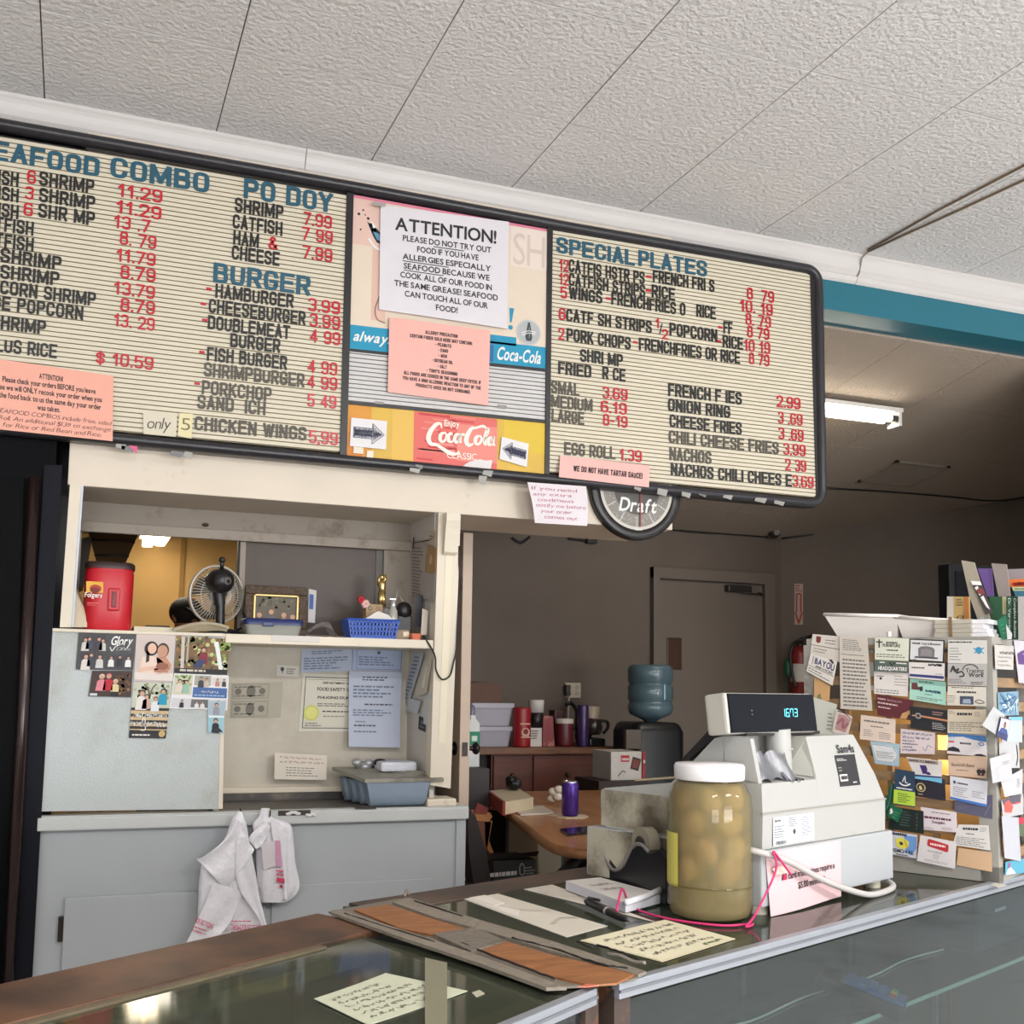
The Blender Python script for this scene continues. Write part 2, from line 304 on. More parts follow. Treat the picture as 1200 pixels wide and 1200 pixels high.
class Sheet:
    """a thin printed sheet: u to the right, v down, prints laid on as thin layers of the same mesh"""
    def __init__(s, mb, c, curl=None, eps=.0006):
        s.mb = mb; s.c = [V(p) for p in c]; s.curl = curl; s.eps = eps
        n = -(s.c[1]-s.c[0]).cross(s.c[3]-s.c[0]).normalized(); ctr = sum(s.c, V((0, 0, 0)))/4
        if (V(CAM)-ctr).dot(n) < 0: n = -n
        s.n = n; s.su = ((s.c[1]-s.c[0]).length+(s.c[2]-s.c[3]).length)/2; s.sv = ((s.c[3]-s.c[0]).length+(s.c[2]-s.c[1]).length)/2
    def at(s, u, v, l=0):
        a = s.c[0].lerp(s.c[1], u); b = s.c[3].lerp(s.c[2], u); p = a.lerp(b, v)
        k = s.curl(min(max(u, 0), 1), min(max(v, 0), 1)) if s.curl else 0
        return p+s.n*(k+s.eps*l)
    def base(s, m, nu=1, nv=1, thick=.0008, back=None):
        if s.curl: nu, nv = max(nu, 8), max(nv, 8)
        s.mb.grid(lambda u, v: s.at(u, v), nu, nv, m, bool(s.curl))
        s.mb.grid(lambda u, v: s.at(u, v)-s.n*thick, nu, nv, back or m, bool(s.curl))
        rim = [(i/nu, 0) for i in range(nu)]+[(1, j/nv) for j in range(nv)]+[(1-i/nu, 1) for i in range(nu)]+[(0, 1-j/nv) for j in range(nv)]
        k = len(rim); vs = [s.at(*q) for q in rim]+[s.at(*q)-s.n*thick for q in rim]
        s.mb.add(vs, [(i, (i+1) % k, k+(i+1) % k, k+i) for i in range(k)], m); return s
    def rect(s, u0, v0, u1, v1, m, l=1, n=None):
        n = n or (6 if s.curl else 1)
        s.mb.grid(lambda a, b: s.at(u0+(u1-u0)*a, v0+(v1-v0)*b, l), n, n, m, False); return s
    def poly(s, pts, m, l=1): s.mb.add([s.at(u, v, l) for u, v in pts], [list(range(len(pts)))], m); return s
    def words(s, u0, v, u1, h, m, l=2):
        """one line of print too small to read"""
        return s.dashes(u0, v-h, u1, v, 1, m, l, .85, .05)
    def disc(s, u, v, r, m, l=1, ru=None, n=20):
        """r in metres"""
        ru = ru or r
        return s.poly([(u+ru/s.su*math.cos(2*PI*i/n), v+r/s.sv*math.sin(2*PI*i/n)) for i in range(n)], m, l)
    def text(s, t, u0, v, u1, h, m, l=2, font='n', shear=0, wob=0, slope=0, fit=True, center=False):
        """baseline at v, cap height h (v units), squeezed between u0 and u1"""
        g, w = layout(t, font, shear, wob=wob)
        if fit: k = (u1-u0)/w
        else:
            k = h*s.sv/s.su
            if k*w > (u1-u0): k = (u1-u0)/w
            if center: u0 = (u0+u1-k*w)/2
        for vs, fs, ed in g:
            s.mb.add([s.at(u0+x*k, v-y*h+slope*(x*k), l+z*.12) for x, y, z in vs], fs, m)
        return s
    def stroke(s, pts, w, m, l=2, closed=False, n=6):
        """pen stroke through (u,v[,width]) points; widths in metres"""
        q = spline([(p[0], p[1], (p[2] if len(p) > 2 else w)) for p in pts], n)
        L, R = [], []
        for i, p in enumerate(q):
            a = q[max(i-1, 0)]; b = q[min(i+1, len(q)-1)]; dx = (b[0]-a[0])*s.su; dy = (b[1]-a[1])*s.sv; d = math.hypot(dx, dy) or 1
            nx, ny = -dy/d*p[2]/2/s.su, dx/d*p[2]/2/s.sv
            L.append((p[0]+nx, p[1]+ny)); R.append((p[0]-nx, p[1]-ny))
        k = len(q); vs = [s.at(*a, l) for a in L]+[s.at(*a, l) for a in R]
        s.mb.add(vs, [(i, i+1, k+i+1, k+i) for i in range(k-1)], m); return s
    def dashes(s, u0, v0, u1, v1, rows, m, l=1, fill=.5, ragged=.4, jit=0):
        """rows of unreadable print"""
        rv = (v1-v0)/rows
        for i in range(rows):
            y = v0+rv*(i+.5); u = u0; end = u1-(u1-u0)*ragged*random.random()
            while u < end-.01:
                w = min(random.uniform(.04, .12)*(u1-u0)*1.4, end-u); yy = y+random.uniform(-jit, jit)*rv
                s.mb.add([s.at(u, yy-rv*fill/2, l), s.at(u+w, yy-rv*fill/2, l), s.at(u+w, yy+rv*fill/2, l), s.at(u, yy+rv*fill/2, l)], [(0, 1, 2, 3)], m)
                u += w+.02*(u1-u0)+.004
        return s
    def scrawl(s, u0, v0, u1, v1, rows, m, w=.0012, l=1, ragged=.3):
        """rows of unreadable handwriting as wavy pen lines"""
        rv = (v1-v0)/rows
        for i in range(rows):
            y = v0+rv*(i+.6); u = u0; end = u1-(u1-u0)*ragged*random.random()
            while u < end-.02:
                k = random.randint(3, 7); pts = []
                for j in range(k*2):
                    pts.append((u, y+random.uniform(-.32, .28)*rv)); u += (u1-u0)*.011
                s.stroke(pts, w, m, l, n=3); u += (u1-u0)*.02
        return s
def hull2(px, kw): return [at(x, y, **kw) for x, y in px]
# ================================================================== the room
CEIL = HC+3.406*T; WY = 4.05
tile_m = P((234, 231, 230), .85, .03, 3, bump=1.0, bscale=52)
cream = P((222, 208, 190), .55, .05, 4, stain=(176, 150, 118), sscale=5, sthr=.72, swid=.08)
def wall(name, boxes, m, label=None):
    mb = MB()
    for b in boxes: mb.box(*b, m)
    return struct(mb, name, label)
floor_m = P((214, 212, 208), .4, .06, 5, stain=(170, 164, 156), sscale=2)
wall('floor', [(-4, -8.2, -.1, 9, 8, 0)], floor_m)
# ceiling tiles: real joints between them
mb = MB(); x00 = -.329*T; y00 = 5.627*T
gap_m = P((96, 90, 84), .9, 0)
mb.box(-4, -8.2, CEIL+.006, 7, 4.3, CEIL+.09, gap_m)
for i in range(-7, 12):
    for j in range(-19, 2):
        a, b, c, d = x00+i*T, y00+(j-1)*T, x00+(i+1)*T, y00+j*T
        if c > 7.2 or a < -4.3 or b > 4.2: continue
        g = .0024; dz = random.uniform(0, .0018)
        mb.box(a+g, b+g+.0012, CEIL+dz, c-g, min(d-g, 4.28), CEIL+.02, tile_m)
struct(mb, 'ceiling', 'white textured ceiling tiles over the customer side')
for _x in (.2, 2.9, 5.6):  # unseen panels, added as the bodies of the assumed ceiling lights
    lt = thing('added_ceiling_troffer', 'unseen added ceiling light panel over the customer floor', 'light', (_x, -1.5, CEIL-.03), 'added ceiling panels behind the viewer')
    mb = MB(); mb.box(_x-.64, -1.84, CEIL-.03, _x+.64, -1.16, CEIL+.004, P((220, 220, 220), .4, .02)); part(mb, 'frame', lt)
    mb = MB(); mb.box(_x-.6, -1.8, CEIL-.034, _x+.6, -1.2, CEIL-.029, P((255, 250, 240), .5, 0, emit=3)); part(mb, 'diffuser', lt)
# crown moulding in three lengths with open joints
mould_m = P((218, 212, 208), .45, .02, 3)
MD = .0
prof = [(3.985, CEIL), (3.985, CEIL-.012), (3.992, CEIL-.02), (3.998, CEIL-.03), (4.004, CEIL-.05), (4.014, CEIL-.07), (4.026, CEIL-.083), (4.032, CEIL-.09), (4.026, CEIL-.1), (4.034, CEIL-.116-MD), (WY-.004, CEIL-.128-MD), (WY+.02, CEIL-.128-MD), (WY+.02, CEIL)]
xs = [-4, at(357, 190, Y=4.02)[0], at(1006, 312, Y=4.02)[0], 7]
for k in range(3):
    mb = MB(); n_ = len(prof); sg = lambda x: [(x, y, z-(.032*max(0, min(1, (3.2-x)/3.4)) if z < CEIL-.11 else 0)) for y, z in prof]; vs = sg(xs[k]+.0015)+sg(xs[k+1]-.0015); mb.add(vs, [list(range(n_))[::-1], list(range(n_, 2*n_))]+[(i, (i+1) % n_, n_+(i+1) % n_, n_+i) for i in range(n_)], mould_m); struct(mb, 'trim_%d' % (k+1), 'white crown moulding under the ceiling tiles')
# teal fascia beam at right, cream bulkhead behind the menu board
teal = P((36, 110, 128), .4, .03, 4)
wall('wall_teal_fascia', [(2.425, WY, 3.255, 7, 4.235, CEIL)], teal, 'teal painted beam over the counter at right')
hdr = MB(); hdr.box(-.052, WY-.03, 2.13, 2.42, 4.44, CEIL, cream, .004)
struct(hdr, 'wall_header', 'cream painted bulkhead under the menu board')
# side and front walls of the customer room, with daylight windows
off = P((206, 206, 206), .6, .03, 3)
wall('wall_left', [(-4.1, -8.2, 0, -4, 4.3, CEIL)], off)
wall('wall_right', [(8.9, -8.2, 0, 9, 8, CEIL)], off)
wall('wall_front', [(-4, -8.3, 0, -3.4, -8.2, CEIL), (-3.4, -8.3, 0, 7, -8.2, .55), (-3.4, -8.3, 2.95, 7, -8.2, CEIL), (.2, -8.3, .55, 1.8, -8.2, 2.95), (6.6, -8.3, .55, 9, -8.2, 2.95)], off)
for k, (a, b) in enumerate(((-3.4, .2), (1.8, 6.6))):
    mb = MB(); al = P((190, 192, 195), .35, .02, metal=.9)
    mb.box(a, -8.28, .55, b, -8.22, .6, al); mb.box(a, -8.28, 2.9, b, -8.22, 2.95, al)
    for x in np.linspace(a, b-.05, 4): mb.box(x, -8.28, .6, x+.05, -8.22, 2.9, al)
    mb.box(a, -8.252, .6, b, -8.248, 2.9, glass()); struct(mb, 'window_%d' % (k+2))
dark_wall = P((34, 31, 33), .5, .04)
wall('wall_dark_left', [(-4, 4.3, 0, -.05, 4.4, CEIL)], dark_wall)
wall('wall_daylight_block', [(4.85, WY, 0, 9, 4.235, 3.26)], off)  # unseen wall, added right of view to keep daylight out of the back room
# ---- back room
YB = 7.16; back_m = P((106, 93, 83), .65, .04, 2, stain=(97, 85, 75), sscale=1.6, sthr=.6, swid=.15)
def bz(y): return 3.27-.2*(y-4.1)
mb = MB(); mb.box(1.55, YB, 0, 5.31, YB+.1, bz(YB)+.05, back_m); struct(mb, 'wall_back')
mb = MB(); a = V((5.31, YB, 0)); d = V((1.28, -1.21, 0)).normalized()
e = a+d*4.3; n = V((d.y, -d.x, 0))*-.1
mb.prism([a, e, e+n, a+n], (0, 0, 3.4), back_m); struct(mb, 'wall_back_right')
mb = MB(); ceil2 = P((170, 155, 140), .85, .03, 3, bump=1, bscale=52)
# ceiling of the back room falls towards the back; tiles with joints
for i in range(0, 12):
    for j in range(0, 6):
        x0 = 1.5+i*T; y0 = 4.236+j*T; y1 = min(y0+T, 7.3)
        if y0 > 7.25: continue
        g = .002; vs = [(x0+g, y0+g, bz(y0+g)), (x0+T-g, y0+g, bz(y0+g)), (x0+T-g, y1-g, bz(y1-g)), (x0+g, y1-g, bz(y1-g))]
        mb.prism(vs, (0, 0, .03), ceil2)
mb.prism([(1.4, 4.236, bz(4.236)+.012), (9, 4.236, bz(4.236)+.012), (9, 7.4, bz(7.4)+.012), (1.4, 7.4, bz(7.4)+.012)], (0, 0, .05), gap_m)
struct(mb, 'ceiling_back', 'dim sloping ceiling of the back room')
wall('wall_partition', [(1.45, 4.6, 0, 1.55, YB, 3.4)], back_m)
# ---- kitchen behind the serving window
kit = P((198, 160, 100), .6, .05, 2)
wall('wall_kitchen', [(-1.9, 6.7, 0, 1.45, 6.8, 3.2), (-2, 4.45, 0, -1.9, 6.8, 3.2)], kit, 'mustard kitchen wall seen through the serving window')
wall('ceiling_kitchen', [(-2, 4.45, 2.98, 1.45, 6.8, 3.05)], P((200, 180, 140), .8, .03))
p = at(212, 700, Y=6.69); q = at(214, 630, Y=6.69)
mb = MB(); mb.box(p.x-.012, 6.685, 0, p.x+.012, 6.7, 2.98, P((150, 112, 52), .6, .03)); struct(mb, 'trim_4', 'dark seam strip on the mustard kitchen wall')
# a brown panelled duct hanging in the kitchen, upper left of the serving window
hood = thing('range_hood', 'brown panelled hood at upper left of the kitchen view', 'hood', (at(140, 640, Y=5.6).x, 5.6, 2.15))
mb = MB(); hb = P((92, 70, 46), .6, .08)
A = [at(115, 665, Y=5.5), at(145, 665, Y=5.5), at(166, 617, Y=5.1), at(100, 612, Y=5.1)]
mb.prism(A, (0, .5, .25), hb); part(mb, 'hood_body', hood)
for t in (.3, .65):
    mb = MB(); a = A[0].lerp(A[3], t); b = A[1].lerp(A[2], t); mb.tube([a-V((0, .004, .004)), b-V((0, .004, .004))], .006, P((52, 38, 24), .6)); part(mb, 'seam', hood)
mb = MB(); a = at(85, 625, Y=4.9); b = at(104, 610, Y=4.9); mb.box(a.x-.3, 4.9, 2.12, b.x, 5.3, 2.4, P((150, 140, 128), .6)); 
top(mb, 'wall_cabinet', 'grey cabinet corner at far upper left of the serving window', 'cabinet')
mb = MB(); a = at(62, 670, Y=5.0); b = at(108, 640, Y=5.0); mb.prism([at(88, 690, Y=5.0), at(92, 632, Y=5.0), at(108, 628, Y=5.0), at(98, 685, Y=5.0)], (0, .35, 0), P((58, 44, 32), .6))
top(mb, 'post', 'dark brown post left behind the red coffee canister', 'post')
# kitchen fluorescent lamp
lp = at(177, 625, Y=5.9); kl = thing('kitchen_light', 'bright fluorescent kitchen light at upper left of the window', 'light', lp)
mb = MB(); mb.box(lp.x-.03, 5.6, lp.z+.05, lp.x+.14, 6.6, lp.z+.1, P((220, 215, 205), .5)); part(mb, 'housing', kl)
mb = MB(); mb.box(lp.x-.01, 5.6, lp.z-.0, lp.x+.05, 6.55, lp.z+.05, P((255, 240, 205), .5, 0, emit=9), .01); part(mb, 'tube', kl)
mb = MB(); mb.box(lp.x+.06, 5.6, lp.z+.01, lp.x+.12, 6.55, lp.z+.05, P((255, 240, 205), .5, 0, emit=9), .01); part(mb, 'tube', kl)
area('kitchen_lamp_light', (lp.x+.1, 5.9, lp.z-.03), (lp.x+.1, 6.0, 0), .2, .9, 4, (1, .9, .72))
# ================================================================== back-room fittings
# fluorescent strip on the back ceiling, right of the menu board
def cpl(px, py, dz=0):
    d = ray(px, py); s = .2
    return V(CAM+d*((3.27+dz+s*4.1-HC)/(d[2]+s*d[1])))
fe = cpl(1051, 482, -.02); fx0 = fe.x-1.25
fl = thing('fluorescent_light', 'lit fluorescent tube fixture right of the menu board', 'light', (fe.x-.6, fe.y, fe.z))
mb = MB(); wht = P((224, 220, 214), .4, .02)
mb.box(fx0, fe.y-.055, fe.z-.02, fe.x, fe.y+.055, bz(fe.y+.055)-.003, wht, .004); part(mb, 'housing', fl)
mb = MB(); mb.box(fe.x-.03, fe.y-.05, fe.z-.1, fe.x-.008, fe.y+.05, fe.z-.02, wht, .003); part(mb, 'lamp_holder', fl)
for dy in (-.028, .028):
    mb = MB(); mb.cyl((fx0, fe.y+dy, fe.z-.055), (fe.x-.075, fe.y+dy, fe.z-.055), .021, P((255, 247, 230), .5, 0, emit=15), 14)
    part(mb, 'tube', fl)
    mb = MB(); mb.cyl((fe.x-.075, fe.y+dy, fe.z-.055), (fe.x-.03, fe.y+dy, fe.z-.055), .02, P((70, 66, 62), .4), 14); part(mb, 'tube_cap', fl)
area('fixture_light', (fe.x-.6, fe.y, fe.z-.09), (fe.x-.6, fe.y, 0), 1.2, .1, 5, (1, .93, .8))
# ceiling vent
vc = cpl(1062, 553)
mb = MB(); vm = P((150, 138, 124), .6)
for k in range(5): mb.prism([V((vc.x-.2, vc.y-.12+k*.06, bz(vc.y-.12+k*.06)-.004)), V((vc.x+.2, vc.y-.12+k*.06, bz(vc.y-.12+k*.06)-.004)), V((vc.x+.2, vc.y-.08+k*.06, bz(vc.y-.08+k*.06)-.016)), V((vc.x-.2, vc.y-.08+k*.06, bz(vc.y-.08+k*.06)-.016))], (0, 0, .004), vm)
for (a, b, c, d) in ((-.23, -.16, .23, -.13), (-.23, .18, .23, .21), (-.23, -.16, -.2, .21), (.2, -.16, .23, .21)):
    mb.prism([(vc.x+a, vc.y+b, bz(vc.y+b)-.016), (vc.x+c, vc.y+b, bz(vc.y+b)-.016), (vc.x+c, vc.y+d, bz(vc.y+d)-.016), (vc.x+a, vc.y+d, bz(vc.y+d)-.016)], (0, 0, .014), vm)
top(mb, 'ceiling_vent', 'square vent in the dim ceiling below the lit tube', 'vent')
# steel door in the back wall
dY = YB-.03
dp = lambda x, y, yy=dY: at(x, y, Y=yy)
tl = dp(773, 680); tr = dp(893, 690); dm = P((110, 98, 88), .5, .03, 2)
mb = MB(); mb.box(tl.x, YB-.035, 0, tr.x, YB-.002, tl.z, dm, .004)
door = tag(mb.build('door_2'), 'grey-beige back door with dark kick plate slot', None, None, 'structure')
mb = MB(); fo = dp(764, 664); fr = dp(906, 676)
mb.box(fo.x, YB-.06, 0, tl.x-.012, YB-.001, fo.z, dm, .006); mb.box(tr.x+.012, YB-.06, 0, fr.x, YB-.001, fo.z, dm, .006); mb.box(fo.x, YB-.061, tl.z+.012, fr.x, YB-.0005, fo.z, dm, .006)
struct(mb, 'trim_5', 'door frame of the back door')
mb = MB(); a = dp(782, 747, YB-.045); b = dp(799, 785, YB-.045); mb.box(a.x, YB-.047, b.z, b.x, YB-.036, a.z, P((72, 46, 30), .35, .1), .004); tag(part(mb, 'push_plate', door), 'dark brown push plate')
mb = MB(); a = dp(853, 685, YB-.09); b = dp(881, 694, YB-.09); blk = P((42, 38, 36), .4)
mb.box(a.x, YB-.1, b.z-.005, b.x, YB-.036, a.z, blk, .012); mb.tube([dp(868, 694, YB-.09), dp(893, 697, YB-.1)], .007, blk); mb.tube([dp(893, 697, YB-.1), V((dp(893, 695, YB-.1).x, YB-.06, dp(893, 695, YB-.1).z))], .012, blk)
tag(part(mb, 'door_closer', door), 'dark hydraulic door closer')
# door leaf seen on its edge beside the column, with knob
l0 = at(541, 750, Y=4.47); l1 = at(553, 750, Y=4.47)
mb = MB(); mb.box(l0.x, 4.47, 0, l1.x-.002, 5.3, 2.125, P((206, 184, 164), .5, .04, 3), .003); dleaf = tag(mb.build('door_1'), 'open beige door seen on its edge beside the column', None, None, 'structure')
k = at(547, 878, Y=4.47); mb = MB(); kb = P((40, 34, 32), .35, .05, metal=.4)
for s_ in (-1, 1):
    xx = (l1.x if s_ > 0 else l0.x); c0 = V((xx, 4.53, k.z))
    mb.cyl(c0, c0+V((s_*.006, 0, 0)), .03, kb); mb.cyl(c0, c0+V((s_*.04, 0, 0)), .011, kb); mb.sphere(c0+V((s_*.05, 0, 0)), (.018, .028, .028), kb)
tag(part(mb, 'door_knob', dleaf), 'dark round door knob')
mb = MB(); mb.box(l0.x+.012, 4.463, k.z-.03, l1.x-.014, 4.4705, k.z+.03, kb); part(mb, 'latch_plate', dleaf)
# arrow sign and extinguisher on the angled right wall
wn = V((-.7, -.72, 0)); wp = V((5.31, YB, 0))
rw = lambda x, y, o=0: atp(x, y, wp+V((-.687, -.727, 0))*o, (1.21, 1.28, 0))
mb = MB(); sh = Sheet(mb, [rw(931, 684, .004), rw(941, 684, .004), rw(941, 732, .004), rw(931, 732, .004)]); red = ink((170, 58, 40)); sh.base(ink((176, 160, 146)))
sh.dashes(.1, .02, .9, .2, 3, red); sh.stroke([(.25, .25), (.25, .7)], .012, red); sh.stroke([(.75, .25), (.75, .7)], .012, red); sh.stroke([(.1, .7), (.5, .97)], .014, red); sh.stroke([(.9, .7), (.5, .97)], .014, red); sh.stroke([(.25, .25), (.75, .25)], .012, red)
top(mb, 'arrow_sign', 'small sign with a red outlined arrow pointing down', 'sign')
c = rw(934, 790, .16); fx = thing('fire_extinguisher', 'red fire extinguisher on the dim wall left of the card rack', 'fire extinguisher', (c.x, c.y, c.z-.25))
mb = MB(); rd = P((128, 34, 30), .35, .05); r_ = .075; zt_ = rw(936, 757, .16).z
mb.lathe([(0, c.z-.25), (r_, c.z-.25), (r_, zt_-.07), (r_*.85, zt_-.03), (.03, zt_), (0, zt_)], (c.x+.03, c.y, 0), rd, 20); cyl_ = part(mb, 'cylinder', fx)
mb = MB(); mb.lathe([(r_+.001, c.z-.06), (r_+.001, c.z+.08)], (c.x+.03, c.y, 0), P((196, 188, 176), .5), 20); mb.build('label_band', cyl_)
mb = MB(); mb.cyl((c.x+.03, c.y, zt_), (c.x+.03, c.y, zt_+.05), .022, blk); mb.tube([(c.x+.03, c.y, zt_+.05), (c.x+.16, c.y-.02, zt_+.09)], .012, blk); mb.tube([(c.x+.03, c.y, zt_+.03), (c.x+.15, c.y-.02, zt_+.03)], .01, blk); part(mb, 'valve_handle', fx)
mb = MB(); mb.tube(spline([(c.x+.03, c.y-.03, zt_+.03), (c.x-.05, c.y-.04, zt_+.02), (c.x-.09, c.y-.04, zt_-.08), (c.x-.07, c.y-.04, c.z-.02), (c.x-.05, c.y-.06, c.z-.1)], 6), .012, blk); part(mb, 'hose', fx)
mb = MB(); e_ = rw(924, 782, .21); mb.sphere(e_, (.035, .035, .075), P((26, 84, 58), .5), 14, 8); tag(part(mb, 'inspection_tag', fx), 'green tag')
# security camera, cables
cp = at(907, 624, Y=YB-.12); sc = thing('security_camera', 'tiny dark camera in the far ceiling corner above the door', 'camera', cp)
mb = MB(); mb.box(cp.x-.07, YB-.16, cp.z+.015, cp.x+.05, YB-.003, cp.z+.05, blk); part(mb, 'bracket', sc)
mb = MB(); mb.sphere(cp, (.05, .05, .05), blk, 12, 8); hd = part(mb, 'camera_head', sc)
mb = MB(); mb.cyl(cp+V((-.01, -.049, -.005)), cp+V((-.012, -.056, -.006)), .024, P((120, 112, 104), .3)); mb.build('lens', hd)
cab = P((30, 26, 26), .5)
mb = MB(); mb.tube(spline([at(600, 630, Y=YB-.015), at(611, 636, Y=YB-.015), at(621, 629, Y=YB-.015)], 6), .009, cab); top(mb, 'wire_end', 'short loose black wire below the bulkhead left of the clock', 'wire')
mb = MB(); mb.tube(spline([at(666, 631, Y=YB-.02), at(680, 633, Y=YB-.02), at(692, 634, Y=YB-.02), at(705, 628, Y=YB-.02), at(730, 618, Y=YB-.02), at(760, 616, Y=YB-.02), at(800, 622, Y=YB-.02), at(860, 626, Y=YB-.02), at(900, 629, Y=YB-.02)], 5), .008, cab)
w_ = at(693, 634, Y=YB-.03); mb.box(w_.x-.04, YB-.05, w_.z-.02, w_.x+.04, YB-.01, w_.z+.02, cab, .005)
top(mb, 'cable', 'black cable with plug running across the back wall behind the clock', 'cable')
def ccl(px, py): return cpl(px, py, -.012)
mb = MB(); mb.tube(spline([ccl(916, 631), ccl(975, 624), ccl(1060, 613), ccl(1101, 607), ccl(1200, 594), ccl(1260, 585)], 6), .007, cab); top(mb, 'cable', 'black cable sagging along the top of the dim right wall', 'cable')
mb = MB(); mb.tube(spline([ccl(968, 572), ccl(1050, 577), ccl(1120, 583), ccl(1160, 587), ccl(1200, 583), ccl(1260, 570)], 6), .006, cab); top(mb, 'cable', 'black cable stretched over the dim ceiling beneath the vent', 'cable')
wr = P((120, 100, 76), .6); cz = lambda x, y: at(x, y, Z=CEIL-.006)
mb = MB(); mb.tube([cz(1017, 293), cz(1100, 246), cz(1200, 194), cz(1300, 145), cz(1420, 88)], .005, wr); top(mb, 'ceiling_wire', 'upper of two thin tan wires along the ceiling tiles at right', 'wire')
mb = MB(); mb.tube([cz(1017, 295), cz(1060, 275), cz(1120, 248), cz(1200, 211), cz(1300, 165), cz(1420, 112)], .005, wr)
pts = [cz(1017, 295), at(1013, 299, Y=3.978), at(1010, 303, Y=3.982), at(1008, 314, Y=4.01), at(1007, 320, Y=4.02), at(1003, 327, Y=4.035)]; mb.tube(pts, .004, P((150, 140, 130), .5))
top(mb, 'ceiling_wire', 'lower thin tan wire that drops over the white moulding', 'wire')
# ================================================================== menu board
BY = 3.965                      # front of the panels
bp_ = lambda x, y, o=0: at(x, y, Y=BY-o)
black = P((38, 36, 37), .35, .06, 6); 
i0, i1 = bp_(406, 229), bp_(950, 321); j0, j1 = bp_(398, 530), bp_(955, 583)
def zT(x): return i0.z+(i1.z-i0.z)*(x-i0.x)/(i1.x-i0.x)
def zB(x): return j0.z+(j1.z-j0.z)*(x-j0.x)/(j1.x-j0.x)
XL = -.72; XR = bp_(956, 450).x
board = thing('menu_board', 'long black framed letter board menu hung above the serving window', 'menu board', (1.2, 3.98, 2.25))
mb = MB(); mb.prism([(XL, BY+.012, zB(XL)), (XR, BY+.012, zB(XR)), (XR, BY+.012, zT(XR)), (XL, BY+.012, zT(XL))], (0, .018, 0), black); part(mb, 'back_panel', board)
# rounded tube frame
def rr():
    o = .022; r = .07; pts = []
    c = [(XL, 1, zB, -1), (XR, -1, zB, -1), (XR, -1, zT, 1), (XL, 1, zT, 1)]
    def arc(x, z, a0): 
        return [(x+r*math.cos(a0+PI/2*k/6), z+r*math.sin(a0+PI/2*k/6)) for k in range(7)]
    up = lambda x: .026*max(0, min(1, (2.4-x)/2.2))
    pts += arc(XL-o+r, zB(XL)-o+r-.01, PI); pts += arc(XR+o-r, zB(XR)-o+r-.01, 1.5*PI); pts += arc(XR+o-r, zT(XR)+o-r, 0); pts += [(1.9, zT(1.9)+o+up(1.9)*.6), (1.0, zT(1.0)+o+up(1.0))]; pts += arc(XL-o+r, zT(XL)+o-r+.026, PI/2)
    return pts
mb = MB(); fp = rr(); cx, cz_ = sum(p[0] for p in fp)/len(fp), sum(p[1] for p in fp)/len(fp)
prof_f = [(-.012, .0), (-.004, -.022), (.012, -.028), (.026, -.02), (.031, 0), (.031, .03), (-.012, .03)]
vs = []; k = len(fp)
for i, (x, z) in enumerate(fp):
    t = V((fp[(i+1) % k][0]-fp[i-1][0], 0, fp[(i+1) % k][1]-fp[i-1][1])).normalized(); n = V((t.z, 0, -t.x))
    vs += [V((x, BY, z))+n*(a-.012)+V((0, b, 0)) for a, b in prof_f]
m_ = len(prof_f)
mb.add(vs, [(i*m_+j, i*m_+(j+1) % m_, ((i+1) % k)*m_+(j+1) % m_, ((i+1) % k)*m_+j) for i in range(k) for j in range(m_)], P((46, 44, 48), .32, .05), True)
part(mb, 'frame', board)
def bar(px0, px1, name='divider'):
    mb = MB(); a, b = px0, px1
    mb.prism([(a[0], BY-.006, a[1]), (a[2], BY-.006, a[3]), (b[2], BY-.006, b[3]), (b[0], BY-.006, b[1])], (0, .02, 0), black); part(mb, name, board)
def grooved(name, c, pitch, m, label=None, gm=None):
    """letter panel: slats with real grooves; corners TL TR BR BL"""
    mb = MB(); tl, tr, br, bl = c; n = max(int(round((tl.z-bl.z)/pitch)), 2)
    for i in range(n):
        for a, b, y0, y1 in ((i/n, (i+.78)/n, 0, 0), ((i+.78)/n, (i+.86)/n, 0, .005), ((i+.86)/n, (i+.94)/n, .005, .005), ((i+.94)/n, (i+1)/n, .005, 0)):
            q = [tl.lerp(bl, a)+V((0, y0, 0)), tr.lerp(br, a)+V((0, y0, 0)), tr.lerp(br, b)+V((0, y1, 0)), tl.lerp(bl, b)+V((0, y1, 0))]
            mb.add(q, [(0, 3, 2, 1)], gm if (gm and y0+y1 > 0) else m)
    mb.add([tl+V((0, .006, 0)), tr+V((0, .006, 0)), br+V((0, .006, 0)), bl+V((0, .006, 0))], [(0, 1, 2, 3)], m)
    return part(mb, name, board, label)
felt = P((218, 208, 186), .6, .03, 3); groove = P((150, 134, 104), .8, .05)
lx1 = bp_(403, 380).x; pl1 = grooved('letter_panel', [V((XL, BY, zT(XL))), V((bp_(406, 229).x, BY, zT(lx1))), V((bp_(398, 528).x, BY, zB(lx1))), V((XL, BY, zB(XL)))], .0175, felt, 'left cream letter panel', groove)
rx0 = bp_(647, 280).x; pl3 = grooved('letter_panel', [V((bp_(648, 275).x, BY, zT(rx0))), V((XR-.02, BY, zT(XR))), V((XR-.005, BY, zB(XR))), V((bp_(644, 556).x, BY, zB(rx0)))], .0175, felt, 'right cream letter panel', groove)
